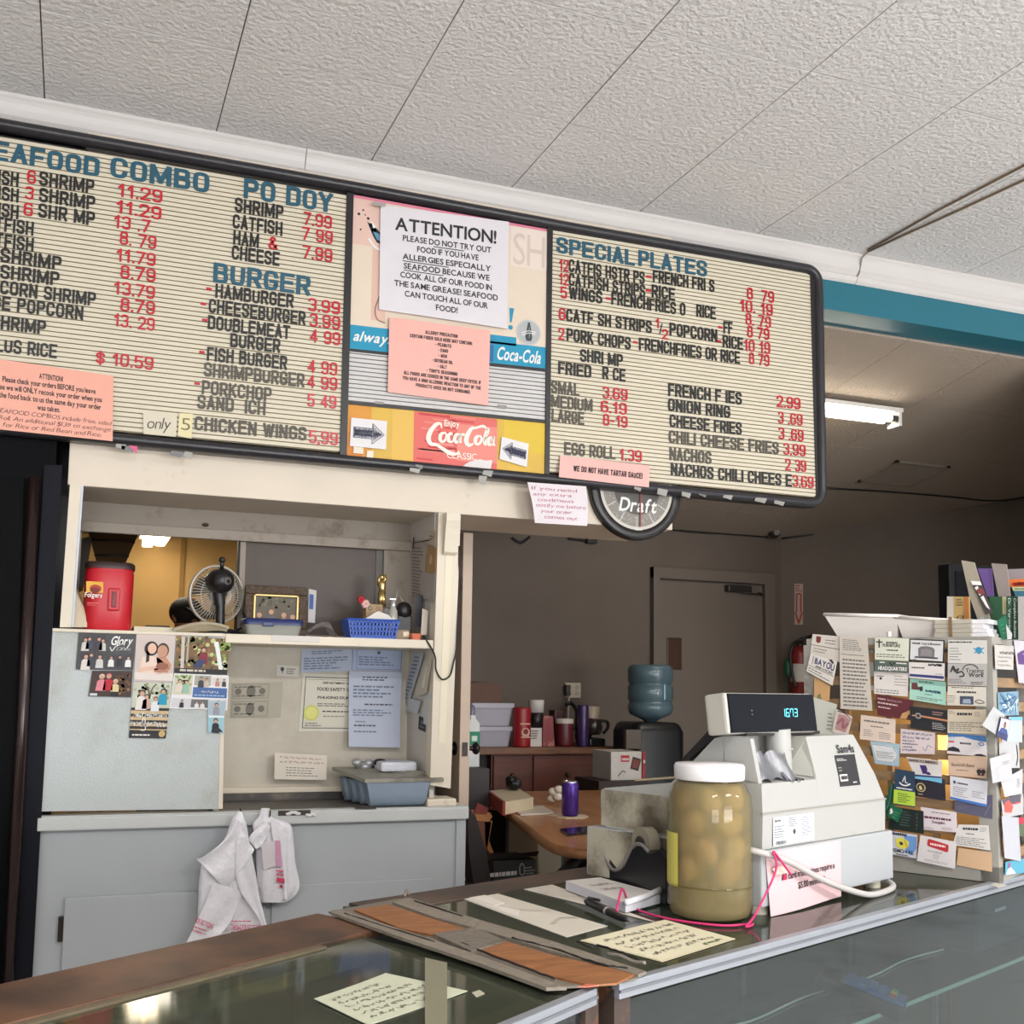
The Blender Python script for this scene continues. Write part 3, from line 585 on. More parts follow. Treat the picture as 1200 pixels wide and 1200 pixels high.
# dividers
def vbar(xt0, yt, xt1, xb0, yb, xb1):
    a, b = bp_(xt0, yt), bp_(xt1, yt); c, d = bp_(xb1, yb), bp_(xb0, yb)
    mb = MB(); mb.prism([V((a.x, BY-.008, zT(a.x)+.01)), V((b.x, BY-.008, zT(b.x)+.01)), V((c.x, BY-.008, zB(c.x)-.01)), V((d.x, BY-.008, zB(d.x)-.01))], (0, .018, 0), black); part(mb, 'divider', board)
vbar(406, 230, 414, 398, 530, 406); vbar(641, 270, 647, 638, 556, 643)
mb = MB(); a, b, c, d = bp_(949, 320), bp_(957, 321), bp_(963, 584), bp_(956, 583); mb.prism([a-V((0, .006, 0)), b-V((0, .006, 0)), c-V((0, .006, 0)), d-V((0, .006, 0))], (0, .014, 0), black); part(mb, 'end_strip', board)
tealL = P((36, 88, 108), .45, 0); blkL = P((34, 32, 30), .45, 0); redL = P((196, 24, 44), .45, 0); fadeL = P((86, 80, 70), .55, .1, 60)
rfade = P((206, 66, 80), .5, .1, 60)
def letters(panel, s, x0, y0, x1, cap, m, ox, oy, k, font='b', depth=.003):
    a = bp_(ox+x0/k, oy+y0/k); b = bp_(ox+x1/k, oy+y0/k+ (x1-x0)/k*.11)
    h = bp_(ox+x0/k, oy+(y0-cap)/k).z-a.z; g, w = layout(s, font, wob=.012); kx = (b.x-a.x)/w
    mb = MB(); y = BY-.0015
    for vs, fs, ed in g:
        q = [(a.x+px*kx, y-depth-.00015*pz, a.z+py*h) for px, py, pz in vs]; mb.add(q, [f for f in fs], m)
        n = len(q); mb.add(q+[(p[0], y, p[2]) for p in q], [(e[1], e[0], n+e[0], n+e[1]) for e in ed], m)
    o = mb.build('lettering', panel); return o
L1 = lambda s, x0, y, x1, m, cap=47, font='h': letters(pl1, s, x0, y, x1, cap, m, 0, 140, 2.857, font)
L3 = lambda s, x0, y, x1, m, cap=48, font='h': letters(pl3, s, x0, y, x1, cap, m, 620, 250, 3.243, font)
L1('SEAFOOD', -92, 122, 333, tealL, 64); L1('COMBO', 368, 192, 700, tealL, 66); L1('PO DOY', 815, 263, 1113, tealL, 66); L1('BURGER', 713, 545, 1038, tealL, 66)
for s, x0, y, x1 in (('CATFISH', -128, 196, 62), ('CATFISH', -128, 250, 62), ('CATFISH', -128, 306, 62), ('CATFISH', -80, 362, 112), ('CATFISH', -80, 417, 112), ('SHRIMP', 0, 478, 205), ('SHRIMP', 0, 532, 198), ('POPCORN SHRIMP', -100, 572, 320), ('LARGE POPCORN', -125, 622, 278), ('SHRIMP', -32, 699, 153), ('SHRIMP PLUS RICE', -240, 752, 190),
        ('SHRIMP', 130, 220, 315), ('SHRIMP', 130, 275, 318), ('SHR MP', 127, 328, 317), ('SHRIMP', 785, 309, 948), ('CATFISH', 778, 364, 945), ('HAM', 780, 419, 866), ('CHEESE', 775, 468, 935),
        ('HAMBURGER', 720, 597, 982), ('CHEESEBURGER', 698, 647, 1022), ('DOUBLEMEAT', 695, 702, 970), ('BURGER', 770, 762, 937), ('FISH BURGER', 692, 808, 960)): L1(s, x0, y, x1, blkL)
for s, x0, y, x1 in (('SHRIMPBURGER', 682, 860, 1018), ('PORKCHOP', 675, 920, 908), ('SAND  ICH', 660, 968, 888), ('CHICKEN WINGS', 650, 1040, 1025)): L1(s, x0, y, x1, fadeL)
for s, x0, y, x1 in (('6', 90, 213, 120), ('3', 82, 266, 112), ('6', 78, 321, 110), ('11.29', 393, 257, 543), ('11.29', 388, 313, 540), ('13 .7', 380, 362, 503), ('8. 79', 400, 418, 523), ('11.79', 388, 474, 520), ('8.79', 402, 530, 520), ('13.79', 380, 584, 518), ('8.79', 402, 640, 518), ('13. 29', 380, 692, 517), ('$ 10.59', 320, 818, 513),
        ('7.99', 1015, 352, 1110), ('7 99', 1010, 402, 1113), ('&', 897, 434, 930), ('7.99', 1012, 464, 1112), ('3.99', 1030, 640, 1138), ('3.99', 1035, 692, 1138), ('4 99', 1037, 745, 1138), ('4 99', 1030, 847, 1128), ('4 99', 1028, 898, 1128)): L1(s, x0, y, x1, redL, 43, 'd')
for s, x0, y, x1 in (('5 49', 1028, 960, 1125), ('5,99', 1033, 1083, 1130)): L1(s, x0, y, x1, rfade, 43, 'd')
for x0, y, x1 in ((690, 588, 709), (671, 638, 690), (676, 693, 694), (666, 800, 685), (650, 905, 669)): L1('-', x0, y, x1, redL)
L3('SPECIAL', 103, 150, 400, tealL, 60); L3('PLATES', 415, 199, 675, tealL, 60)
for s, x0, y, x1 in (('CATFIS HSTR PS', 150, 223, 438), ('FRENCH FRI S', 470, 263, 703), ('CATFISH STRIPS', 150, 275, 440), ('RICE', 465, 319, 553), ('WINGS', 150, 325, 277), ('FRENCHFRIES O', 312, 347, 593), ('RICE', 635, 393, 708), ('CATF SH STRIPS', 140, 410, 465), ('POPCORN', 533, 464, 714), ('FF', 738, 457, 772), ('RICE', 735, 510, 812), ('PORK CHOPS', 142, 485, 385), ('FRENCHFRIES OR RICE', 417, 520, 800), ('SHRI MP', 193, 563, 355), ('FRIED', 110, 611, 235), ('R CE', 278, 630, 365), ('FRENCH F IES', 528, 694, 807), ('ONION RING', 527, 751, 763), ('CHEESE FRIES', 533, 812, 807), ('NACHOS CHILI CHEES E', 538, 996, 997)): L3(s, x0, y, x1, blkL)
for s, x0, y, x1 in (('SMAL', 83, 683, 190), ('MEDIUM', 83, 737, 240), ('LARGE', 85, 791, 208), ('EGG ROLL', 133, 917, 327), ('CHILI CHEESE FRIES', 530, 872, 948), ('NACHOS', 533, 938, 692)): L3(s, x0, y, x1, fadeL)
for s, x0, y, x1 in (('12', 113, 217, 149), ('12', 113, 270, 149), ('5', 118, 322, 143), ('6', 112, 404, 138), ('2', 110, 480, 133), ('8  79', 827, 326, 930), ('10. 19', 800, 371, 925), ('8. 79', 822, 423, 918), ('8 79', 828, 471, 912), ('10 19', 815, 522, 915), ('8 79', 835, 572, 912), ('3.69', 278, 702, 373), ('6.19', 272, 755, 370), ('8-19', 280, 806, 373), ('1.39', 342, 939, 427), ('2.99', 940, 736, 1030), ('3 .69', 945, 797, 1038), ('3 .69', 947, 857, 1042), ('3.99', 965, 916, 1050), ('2 39', 973, 976, 1052), ('3.69', 1000, 1038, 1080)): L3(s, x0, y, x1, redL, 44, 'd')
L3('1', 480, 436, 494, redL, 38, 'd'); L3('/', 494, 458, 506, blkL, 40, 'n'); L3('2', 504, 478, 527, redL, 38, 'd')
for x0, y, x1 in ((445, 262, 465), (443, 315, 463), (291, 345, 310), (718, 455, 734), (713, 508, 730), (395, 512, 412)): L3('-', x0, y, x1, redL)
# ---- middle: drink poster, grey ridged strip, drink logo strip
cz2 = lambda x, y, o=0: bp_(390+x/2.857, 210+y/2.857, o)
mb = MB(); sh = Sheet(mb, [cz2(68, 52), cz2(720, 168), cz2(712, 637), cz2(55, 567)]); beige = P((226, 208, 188), .5, .03); pinkp = ink((226, 190, 176)); aqua = ink((30, 146, 182)); wh = ink((236, 234, 230))
sh.base(beige, 4, 4)
sh.rect(0, 0, 1, .018, ink((222, 128, 150)), 1); sh.rect(0, .018, .15, .32, pinkp, 1); sh.rect(.1, .32, .17, .8, ink((222, 184, 166)), 1)
sh.rect(.8, .02, 1, .3, ink((230, 214, 202)), 1)
sh.text('SH', .815, .285, .985, .22, ink((212, 194, 182)), 2, 'n')
dk = ink((32, 48, 62)); bl = ink((96, 150, 178))
for u, v, r in ((.03, .12, .006), (.05, .09, .004), (.075, .14, .006), (.09, .18, .008), (.04, .22, .004), (.06, .12, .003), (.105, .21, .012)): sh.disc(u, v, r, dk, 2, n=8)
sh.poly([(.07, .16), (.12, .2), (.15, .24), (.15, .3), (.12, .29), (.1, .25)], dk, 2); sh.poly([(.1, .22), (.13, .23), (.14, .28), (.12, .27)], bl, 3); sh.poly([(.09, .15), (.115, .19), (.1, .2)], wh, 3); sh.stroke([(.08, .27), (.11, .32), (.15, .34)], .008, wh, 3)
sh.stroke([(.15, .6), (.12, .72), (.13, .79), (.17, .81)], .006, ink((150, 120, 112)), 2)
sh.poly([(.21, .815), (.29, .82), (.33, .84), (.33, .87), (.22, .86)], ink((70, 66, 70)), 2); sh.poly([(.25, .82), (.27, .82), (.26, .86), (.24, .86)], wh, 3)
sh.rect(0, .845, 1, 1, aqua, 1); sh.rect(.47, .8, .84, .86, aqua, 1)
sh.poly([(.8, .6), (.825, .6), (.813, .7), (.804, .7)], aqua, 2); sh.disc(.808, .735, .01, aqua, 2)
sh.disc(.905, .755, .056, ink((196, 196, 194)), 3, n=28); sh.disc(.905, .755, .05, ink((178, 180, 180)), 4, n=28)
sh.poly([(.9, .685), (.91, .685), (.917, .73), (.924, .79), (.918, .815), (.892, .815), (.886, .79), (.894, .73)], ink((58, 70, 70)), 5); sh.poly([(.904, .72), (.908, .72), (.912, .78), (.906, .8)], ink((130, 140, 138)), 6)
for a, b in (((.865, .765), (.945, .75)), ((.87, .78), (.94, .765))): sh.stroke([a, ((a[0]+b[0])/2, a[1]-.02), b], .003, wh, 6)
sh.text('always', .015, .945, .205, .062, wh, 3, 'b', .35); sh.text('Coca-Cola', .735, .965, .97, .085, wh, 3, 'b', .35)
sh.rect(.68, .87, .72, .985, ink((40, 104, 160)), 2)
part(mb, 'drink_poster', board, 'pink and blue soft drink poster panel')
grey = P((206, 202, 200), .5, .03); grooved('ridged_strip', [cz2(50, 568), cz2(712, 642), cz2(710, 808), cz2(45, 742)], .0175, grey, 'light grey ridged strip', P((140, 136, 132), .8, 0))
mb = MB(); a = [cz2(52, 566, .006), cz2(714, 634, .006), cz2(714, 644, .006), cz2(50, 574, .006)]; mb.prism(a, (0, .012, 0), black); part(mb, 'divider', board)
mb = MB(); a = [cz2(46, 742, .006), cz2(711, 806, .006), cz2(711, 816, .006), cz2(45, 752, .006)]; mb.prism(a, (0, .012, 0), black); part(mb, 'divider', board)
mb = MB(); sh = Sheet(mb, [cz2(46, 752), cz2(711, 815), cz2(712, 992), cz2(40, 936)]); gold = P((214, 172, 62), .45, .1, 7); sh.base(gold, 4, 2)
sh.rect(0, 0, .12, 1, ink((218, 150, 60)), 1); sh.rect(.0, .5, .08, 1, ink((214, 132, 52)), 2); sh.rect(.22, 0, .33, 1, ink((226, 182, 88)), 1); sh.rect(.78, .02, 1, .6, ink((220, 186, 60)), 1)
sh.rect(.325, .02, .745, .985, ink((222, 108, 100)), 2)
for k in range(26):
    u = .325+random.random()*.26; v = .03+random.random()*.93; w = random.uniform(.05, .16); c_ = random.choice(((206, 74, 76), (228, 134, 122), (216, 96, 92), (198, 60, 66), (232, 150, 138)))
    sh.poly([(u, v), (min(u+w, .745), v+.01), (min(u+w, .745), v+.045), (u+.01, v+.035)], ink(c_), 3)
sh.rect(.54, .18, .745, .86, ink((232, 138, 126)), 4)
lg = ink((246, 238, 224))
sh.text('Enjoy', .475, .24, .55, .11, lg, 6, 'b')
# flowing script logo, drawn with thick and thin pen strokes
def sc_(pts, ox, oy, kx=.0335, ky=.155):
    sh.stroke([(ox+p[0]*kx, oy-p[1]*ky, p[2]*.018) for p in pts], .006, lg, 7, n=7)
ox, oy = .385, .6
sc_([(2.3, 2.0, .25), (2.1, 2.5, .5), (1.5, 2.4, .8), (.7, 1.6, 1.0), (.35, .7, 1.1), (.7, .05, .9), (1.6, -.05, .7), (2.6, -.5, .8), (3.6, -.9, .9), (4.6, -.9, .5), (4.9, -.5, .2)], ox, oy)
sc_([(2.6, 1.5, .5), (2.15, 1.2, .8), (2.1, .6, .8), (2.5, .4, .5), (2.95, .8, .6), (3.0, 1.3, .5), (2.65, 1.55, .4)], ox, oy)
sc_([(3.9, 1.35, .6), (3.6, 1.5, .5), (3.3, 1.1, .8), (3.35, .6, .8), (3.8, .45, .4), (4.1, .8, .2)], ox, oy)
sc_([(4.9, 1.45, .4), (4.45, 1.35, .7), (4.25, .8, .8), (4.5, .45, .6), (4.9, .8, .5), (5.1, 1.5, .7), (5.0, .7, .8), (5.3, .5, .3)], ox, oy)
sc_([(5.35, 1.45, .6), (5.75, 1.5, .6)], ox, oy)
sc_([(9.3, 2.2, .2), (8.6, 2.7, .6), (7.4, 2.4, .5), (6.8, 2.3, .8), (6.2, 1.5, 1.0), (6.0, .7, 1.1), (6.4, .25, .8), (7.1, .5, .3)], ox, oy)
sc_([(7.9, 1.5, .5), (7.45, 1.2, .8), (7.4, .65, .8), (7.8, .45, .5), (8.25, .85, .6), (8.3, 1.3, .5), (7.95, 1.55, .4)], ox, oy)
sc_([(8.7, .9, .3), (9.35, 2.1, .5), (9.2, 2.45, .5), (8.9, 1.6, .8), (8.8, .7, .8), (9.1, .45, .4)], ox, oy)
sc_([(9.95, 1.45, .4), (9.5, 1.3, .7), (9.35, .8, .8), (9.6, .5, .6), (9.95, .85, .5), (10.15, 1.5, .7), (10.05, .75, .8), (10.4, .5, .3)], ox, oy)
sh.text('CLASSIC', .49, .83, .64, .12, lg, 6, 'n')
sh.poly([(.6, .87), (.66, .8), (.68, .82), (.72, .8), (.71, .985), (.56, .985)], ink((222, 216, 214)), 8)
part(mb, 'drink_logo_strip', board, 'gold strip with worn red soft drink logo')
# ---- papers taped on the board
def paper(name, label, cat, px, c, Y=BY-.006, kw=None, group=None, curl=None, nu=1, nv=1, back=None, Yb=None):
    mb = MB(); sh = Sheet(mb, [at(x, y, Y=(Yb if Yb and i > 1 else Y)) for i, (x, y) in enumerate(px)], curl); sh.base(P(c, .6, .025, 14), nu, nv)
    sh.done = lambda: top(mb, name, label, cat, group); return sh
z2 = lambda *q: [(390+x/2.857, 210+y/2.857) for x, y in q]
K = ink((40, 38, 42))
s = paper('notice', 'large white ATTENTION notice about allergies on the drink poster', 'notice', z2((160, 85), (590, 143), (583, 502), (155, 436)), (222, 216, 220), BY-.01, curl=lambda u, v: .012*math.sin(u*2.4)*(v-.3)**2)
s.text('ATTENTION!', .11, .22, .9, .115, K, 2, 'b')
for i, (t, a, b) in enumerate((('PLEASE DO NOT TRY OUT', .17, .86), ('FOOD IF YOU HAVE', .28, .76), ('ALLERGIES ESPECIALLY', .17, .86), ('SEAFOOD BECAUSE WE', .18, .85), ('COOK ALL OF OUR FOOD IN', .155, .87), ('THE SAME GREASE! SEAFOOD', .11, .92), ('CAN TOUCH ALL OF OUR', .19, .84), ('FOOD!', .43, .6))):
    v = .315+i*.0875; s.text(t, a, v, b, .052, K, 2, 'b')
for a, b, v in ((.405, .645, .328), (.17, .525, .503), (.18, .485, .59)): s.rect(a, v, b, v+.008, K, 2, 1)
s.done()
s = paper('notice', 'pink allergy precaution notice taped below the white one', 'notice', z2((190, 462), (525, 508), (520, 758), (184, 712)), (240, 178, 166), BY-.016, curl=lambda u, v: .008*(1-v)*u)
for i, (t, a, b) in enumerate((('ALLERGY PRECAUTION', .35, .67), ('CERTAIN FOODS SOLD HERE MAY CONTAIN:', .2, .82), ('- PEANUTS', .45, .61), ('- EGGS', .48, .58), ('- MSG', .485, .57), ('- SOYBEAN OIL', .42, .63), ('- SALT', .48, .57), ("- TONY'S SEASONING", .37, .68), ('ALL FOODS ARE COOKED IN THE SAME DEEP FRYER. IF', .15, .92), ('YOU HAVE A HIGH ALLERGIC REACTION TO ANY OF THE', .14, .92), ('PRODUCTS USED DO NOT CONSUME!', .27, .81))):
    s.text(t, a, .16+i*.072, b, .046, K, 2, 'k')
s.done()
for px, lab, fl_ in ((z2((62, 798), (182, 810), (178, 905), (57, 893)), 'white note with hand-drawn arrow pointing right, left of the drink logo', 1), (z2((566, 862), (656, 886), (650, 964), (558, 937)), 'white note with hand-drawn arrow pointing left, right of the drink logo', -1)):
    s = paper('arrow_note', lab, 'note', px, (226, 222, 222), BY-.008, group='arrow notes by the drink logo'); pen = ink((70, 72, 100))
    f = (lambda u: u) if fl_ > 0 else (lambda u: 1-u)
    s.stroke([(f(.08), .32), (f(.6), .32)], .0025, pen, n=1); s.stroke([(f(.08), .68), (f(.6), .68)], .0025, pen, n=1); s.stroke([(f(.08), .32), (f(.08), .68)], .0025, pen, n=1)
    s.stroke([(f(.6), .32), (f(.6), .14)], .0025, pen, n=1); s.stroke([(f(.6), .14), (f(.93), .5)], .0025, pen, n=1); s.stroke([(f(.93), .5), (f(.6), .86)], .0025, pen, n=1); s.stroke([(f(.6), .86), (f(.6), .68)], .0025, pen, n=1)
    for k in range(4):
        s.stroke([(f(.1+.022*i), .35+.3*((i+k*.5) % 2 > .9)+random.uniform(-.03, .03)) for i in range(24)], .0022, pen, n=2)
        s.stroke([(f(.62+.018*i), .5+(.3-.02*i)*(1 if i % 2 else -1)*random.uniform(.6, 1)) for i in range(15)], .0022, pen, n=2)
    s.done()
for px, lab in ((z2((70, 895), (103, 899), (102, 920), (68, 917)), 'small torn white paper scrap under the right-pointing arrow'), (z2((115, 908), (137, 910), (135, 938), (112, 935)), 'tiny white paper scrap at lower left of the gold strip')):
    paper('paper_scrap', lab, 'paper', px, (230, 218, 200), BY-.007, group='paper scraps on the gold strip').done()
s = paper('notice', 'pink ATTENTION notice at lower left of the menu board', 'notice', [(-40, 415), (133, 440.5), (132, 517), (-40, 499)], (240, 172, 152), BY-.008, Yb=BY-.038)
for i, (t, a, b) in enumerate((('ATTENTION!', .486, .648), ('Please check your orders BEFORE you leave', .24, .875), ('because we will ONLY recook your order when you', .14, .92), ('bring the food back to us the same day your order', .13, .915), ('was taken.', .475, .63))): s.text(t, a, .2+i*.115, b, .075, K, 2, 'b')
for i, (t, a, b) in enumerate((('SEAFOOD COMBOS include fries, salad', .2, .985), ('Egg Roll. An additional $1.39 to exchange', .12, .985), ('for Rice or Red Bean and Rice.', .24, .92))): s.text(t, a, .765+i*.095, b, .062, ink((88, 60, 58)), 2, 't', .25, .06)
s.done()
s = paper('price_tag', 'translucent note reading only, beside the chicken wings line', 'note', [(167.5, 483.5), (207.5, 485.5), (206, 512), (168, 508.5)], (216, 206, 184), BY-.008)
s.text('only', .1, .72, .8, .5, ink((60, 56, 54)), 2, 't', .2, .05); s.done()
s = paper('price_tag', 'small yellow note with a handwritten number five before CHICKEN WINGS', 'note', [(210, 484), (226, 485), (224.5, 514), (208.5, 511)], (226, 214, 168), BY-.009)
s.text('5', .2, .7, .85, .5, ink((120, 110, 70)), 2, 't'); s.done()
s = paper('notice', 'pink no tartar sauce strip at bottom of the right menu panel', 'notice', [(656.5, 533.5), (761.5, 545.5), (760.5, 571), (655, 559)], (240, 186, 178), BY-.008, Yb=BY-.036)
s.text('WE DO NOT HAVE TARTAR SAUCE!', .15, .66, .92, .26, K, 2, 'k'); s.done()
s = paper('note', 'white handwritten condiments note hanging under the menu board', 'note', [(618, 565), (687, 570), (686, 617), (626, 613)], (226, 216, 220), BY-.04, curl=lambda u, v: .014*math.sin(v*2.6)+.01*u*v)
for i, (t, a, b) in enumerate((('If you need', .04, .82), ('any extra', .04, .72), ('condiments', .1, .74), ('notify me before', .06, .96), ('your order', .13, .7), ('comes out', .18, .8))): s.text(t, a, .18+i*.14, b, .085, ink((176, 78, 104)), 2, 't', .1, .08)
s.done()
# tape bits along the frame
tape_m = P((150, 146, 140), .3, .1, 40); tape_d = P((104, 102, 102), .3, .1, 40)
def tape(pxs, m=tape_m, Y=BY-.03, lab=None):
    mb = MB(); q = [at(x, y, Y=Y) for x, y in pxs]; n = len(q); mb.prism(q, (0, .0012, 0), m); top(mb, 'tape_scrap', lab or 'torn scrap of clear tape stuck on the lower edge of the board frame', 'tape', 'tape scraps on the board frame')
for x, y, w, h, m in ((136, 520, 12, 5, tape_m), (143, 522, 16, 6, tape_d), (200, 528, 16, 6, tape_d), (216, 529, 10, 7, tape_m), (481, 548, 12, 5, tape_m), (488, 544, 8, 4, tape_d), (561, 557, 10, 9, tape_m), (566, 551, 12, 6, tape_m), (744, 570, 8, 4, tape_m), (771, 572, 12, 8, tape_m), (800, 576, 10, 6, tape_m), (820, 578, 8, 3, tape_d), (848, 580, 11, 4, tape_m), (885, 583, 14, 5, tape_m), (908, 586, 12, 5, tape_m)):
    tape([(x+random.uniform(-1, 1), y), (x+w, y+1.5+random.uniform(-1, 1)), (x+w*.8, y+h+2), (x+w*.3, y+h), (x-1, y+h-1)], m)
tape([(98, 508), (110, 509), (110, 514), (98, 512)], tape_d, BY-.008, 'grey tape end at right bottom of the pink ATTENTION notice')
mb = MB(); mb.prism([at(151, 522, Y=BY-.031), at(161, 523, Y=BY-.031), at(160.5, 532, Y=BY-.031)], (0, .001, 0), ink((226, 92, 140))); top(mb, 'paper_scrap', 'tiny bright pink paper corner on the board frame', 'paper')
for x, y in ((440, 470), (584, 474)): tape([(x, y), (x+10, y+1), (x+9, y+5), (x-1, y+4)], tape_m, BY-.005, 'small clear tape piece on the grey strip beside the pink notice')
tape([(437, 236), (452, 238), (452, 242), (437, 240)], P((168, 160, 158), .4), BY-.03, 'clear tape piece on the upper frame above the white notice')
# round draft clock below the board
ck = at(745, 574, Y=4.0); R_ = (at(797.5, 580, Y=4.0).x-at(692, 572, Y=4.0).x)/2; 
clk = thing('wall_clock', 'round black clock reading Draft, half hidden under the board', 'clock', (ck.x, 4.01, ck.z))
mb = MB(); mb.cyl((ck.x, 4.019, ck.z), (ck.x, 3.995, ck.z), R_, P((32, 28, 28), .35), 48); part(mb, 'case', clk)
mb = MB(); n = 48; ring = [(R_, 3.993), (R_*.97, 3.985), (R_*.82, 3.987), (R_*.8, 3.992)]
vs = [(ck.x+r*math.cos(2*PI*j/n), y, ck.z+r*math.sin(2*PI*j/n)) for r, y in ring for j in range(n)]; mb.add(vs, [(i*n+j, i*n+(j+1) % n, (i+1)*n+(j+1) % n, (i+1)*n+j) for i in range(3) for j in range(n)], P((30, 26, 26), .3), True); part(mb, 'bezel', clk)
mb = MB(); f = lambda u, v: V((ck.x+(u-.5)*2*R_, 3.9915, ck.z+(.5-v)*2*R_))
s = Sheet(mb, [f(0, 0), f(1, 0), f(1, 1), f(0, 1)]); s.eps = .0005
s.disc(.5, .5, R_*.8, ink((206, 200, 190)), 0, n=48); s.disc(.5, .5, R_*.74, ink((142, 136, 128)), 1, n=48); s.disc(.5, .5, R_*.5, ink((92, 88, 84)), 2, n=48)
for k in range(12):
    a = PI*2*k/12; s.stroke([(.5+.27*math.cos(a), .5+.27*math.sin(a)), (.5+.37*math.cos(a), .5+.37*math.sin(a))], .004, ink((206, 202, 196)), 3, n=1)
for k in range(120):
    a = random.uniform(0, 2*PI); r = random.uniform(.27, .36); s.disc(.5+r*math.cos(a), .5+r*math.sin(a), .003, ink((176, 172, 164)), 2, n=6)
s.text('Draft', .3, .72, .71, .13, ink((232, 230, 226)), 4, 'b', .22); s.rect(.48, .885, .56, .94, ink((216, 212, 206)), 4)
part(mb, 'dial', clk)
mb = MB(); mb.box(ck.x+.012, 3.984, ck.z-R_*.74, ck.x+.017, 3.986, ck.z+R_*.2, ink((150, 60, 60))); tag(part(mb, 'second_hand', clk), 'thin red hand')
# ================================================================== serving station
SY = 4.0
white = P((196, 197, 195), .5, .05, 5, stain=(150, 146, 136), sscale=7, sthr=.7, swid=.06)
whiteb = P((174, 177, 180), .5, .05, 4, stain=(140, 136, 128), sscale=9, sthr=.72, swid=.03)
creamw = P((222, 210, 190), .5, .05, 5, stain=(186, 168, 138), sscale=6, sthr=.68)
s0 = lambda x, y, Y=SY: at(x, y, Y=Y)
xl = s0(44, 958).x; xr = s0(548, 945).x; LZ = .972; SH = 1.617
cabn = thing('service_cabinet', 'white painted lower cabinet with chipped paint under the serving window', 'cabinet', (.7, 4.2, 0))
mb = MB(); mb.box(xl+.012, SY+.012, 0, s0(541, 990).x, 4.5, LZ-.05, whiteb); part(mb, 'body', cabn)
a = s0(76, 1052); b = s0(232, 1049)
mb = MB(); mb.box(a.x, SY-.006, .12, .7, SY+.012, a.z, whiteb, .004); d1 = part(mb, 'door', cabn)
mb = MB(); h = s0(70, 1088); mb.box(h.x-.006, SY-.004, h.z-.045, h.x+.02, SY+.012, h.z+.04, P((44, 36, 30), .5, .2, 30, metal=.4), .004); mb.build('hinge', d1)
mb = MB(); c = s0(500, 1030); mb.box(.725, SY+.004, .12, c.x+.02, SY+.012, c.z, whiteb, .003); part(mb, 'door', cabn)
mb = MB(); mb.box(s0(538, 990).x-.012, SY+.002, 0, s0(542, 990).x+.014, SY+.03, LZ-.05, whiteb, .003); part(mb, 'corner_trim', cabn)
# worktop with ledge, dark top, splash strip
wt = thing('worktop', 'long white-edged ledge with a dark worktop under the niche', 'worktop', (.7, 4.1, LZ-.05))
mb = MB(); mb.box(xl, SY-.018, LZ-.05, xr, SY+.014, LZ-.004, white, .006); mb.box(xl, SY-.01, LZ-.006, xr, SY+.03, LZ, white); part(mb, 'ledge', wt)
dtop = P((70, 66, 64), .4, .15, 5, stain=(120, 110, 98), sscale=4, sthr=.62)
px = s0(260, 900).x
mb = MB(); mb.box(px, SY+.03, LZ-.04, s0(506, 930).x+.02, 4.36, LZ+.001, dtop); mb.box(px, 4.335, LZ, 1.33, 4.352, LZ+.03, dtop); part(mb, 'dark_top', wt)
mb = MB(); f = s0(548, 937); mb.box(s0(506, 930).x+.02, SY+.03, LZ-.04, xr, 4.42, LZ, creamw); part(mb, 'end_piece', wt)
for q in (((415, 944), (440, 945), (441, 948), (416, 948)),):
    mb = MB(); mb.prism([at(x, y, Y=SY-.0185) for x, y in q], (0, .0006, 0), P((52, 46, 42), .7, .1)); part(mb, 'worn_patch', wt)
# left front panel
pl = s0(62, 738); pr = s0(262, 742)
mb = MB(); mb.prism([s0(47, 951), s0(257, 948), s0(261, 742), s0(63, 739)], (0, .03, 0), P((188, 193, 192), .5, .04, 4, bump=.25, bscale=150, stain=(168, 170, 160), sscale=3, sthr=.6, swid=.1)); struct(mb, 'wall_panel_left', 'white textured panel with family cards taped on it')
mb = MB(); mb.prism([s0(44, 951, SY-.004), s0(50, 951, SY-.004), s0(65, 738, SY-.004), s0(60, 738, SY-.004)], (0, .04, 0), white); struct(mb, 'trim_6', 'white edge strip at left of the panel')
mb = MB(); mb.prism([s0(256, 948, SY-.003), s0(261, 948, SY-.003), s0(264.5, 743, SY-.003), s0(260, 743, SY-.003)], (0, .034, 0), creamw); struct(mb, 'trim_7', 'cream edge strip at right of the panel')
mb = MB(); mb.box(s0(263, 900).x-.03, SY+.03, LZ, s0(263, 900).x-.01, 4.36, SH-.025, creamw); struct(mb, 'wall_niche_left')
# shelf
mb = MB(); p0 = s0(60, 737); xm_ = s0(264, 740).x; mb.box(p0.x, SY-.01, SH-.012, xm_, 4.4, SH, creamw, .003); mb.box(xm_, SY-.012, SH-.034, s0(507, 752).x, 4.4, SH, creamw, .004); struct(mb, 'trim_8', 'worn cream serving shelf under the window')
# niche walls
nich = P((202, 194, 180), .6, .05, 2.2, stain=(170, 158, 138), sscale=2, sthr=.58, swid=.15)
mb = MB(); mb.box(px-.03, 4.355, LZ-.02, 1.4, 4.38, SH-.03, nich); struct(mb, 'wall_niche_back', 'stained beige niche wall with papers')
mb = MB(); q0 = at(262, 918, Y=4.345).z; mb.box(px-.01, 4.33, LZ+.03, 1.32, 4.356, LZ+.052, creamw, .003); struct(mb, 'baseboard_niche')
NX = 1.335
mb = MB(); mb.box(NX, SY+.04, LZ, NX+.02, 4.44, 2.13, P((204, 198, 188), .6, .05)); struct(mb, 'wall_niche_right')
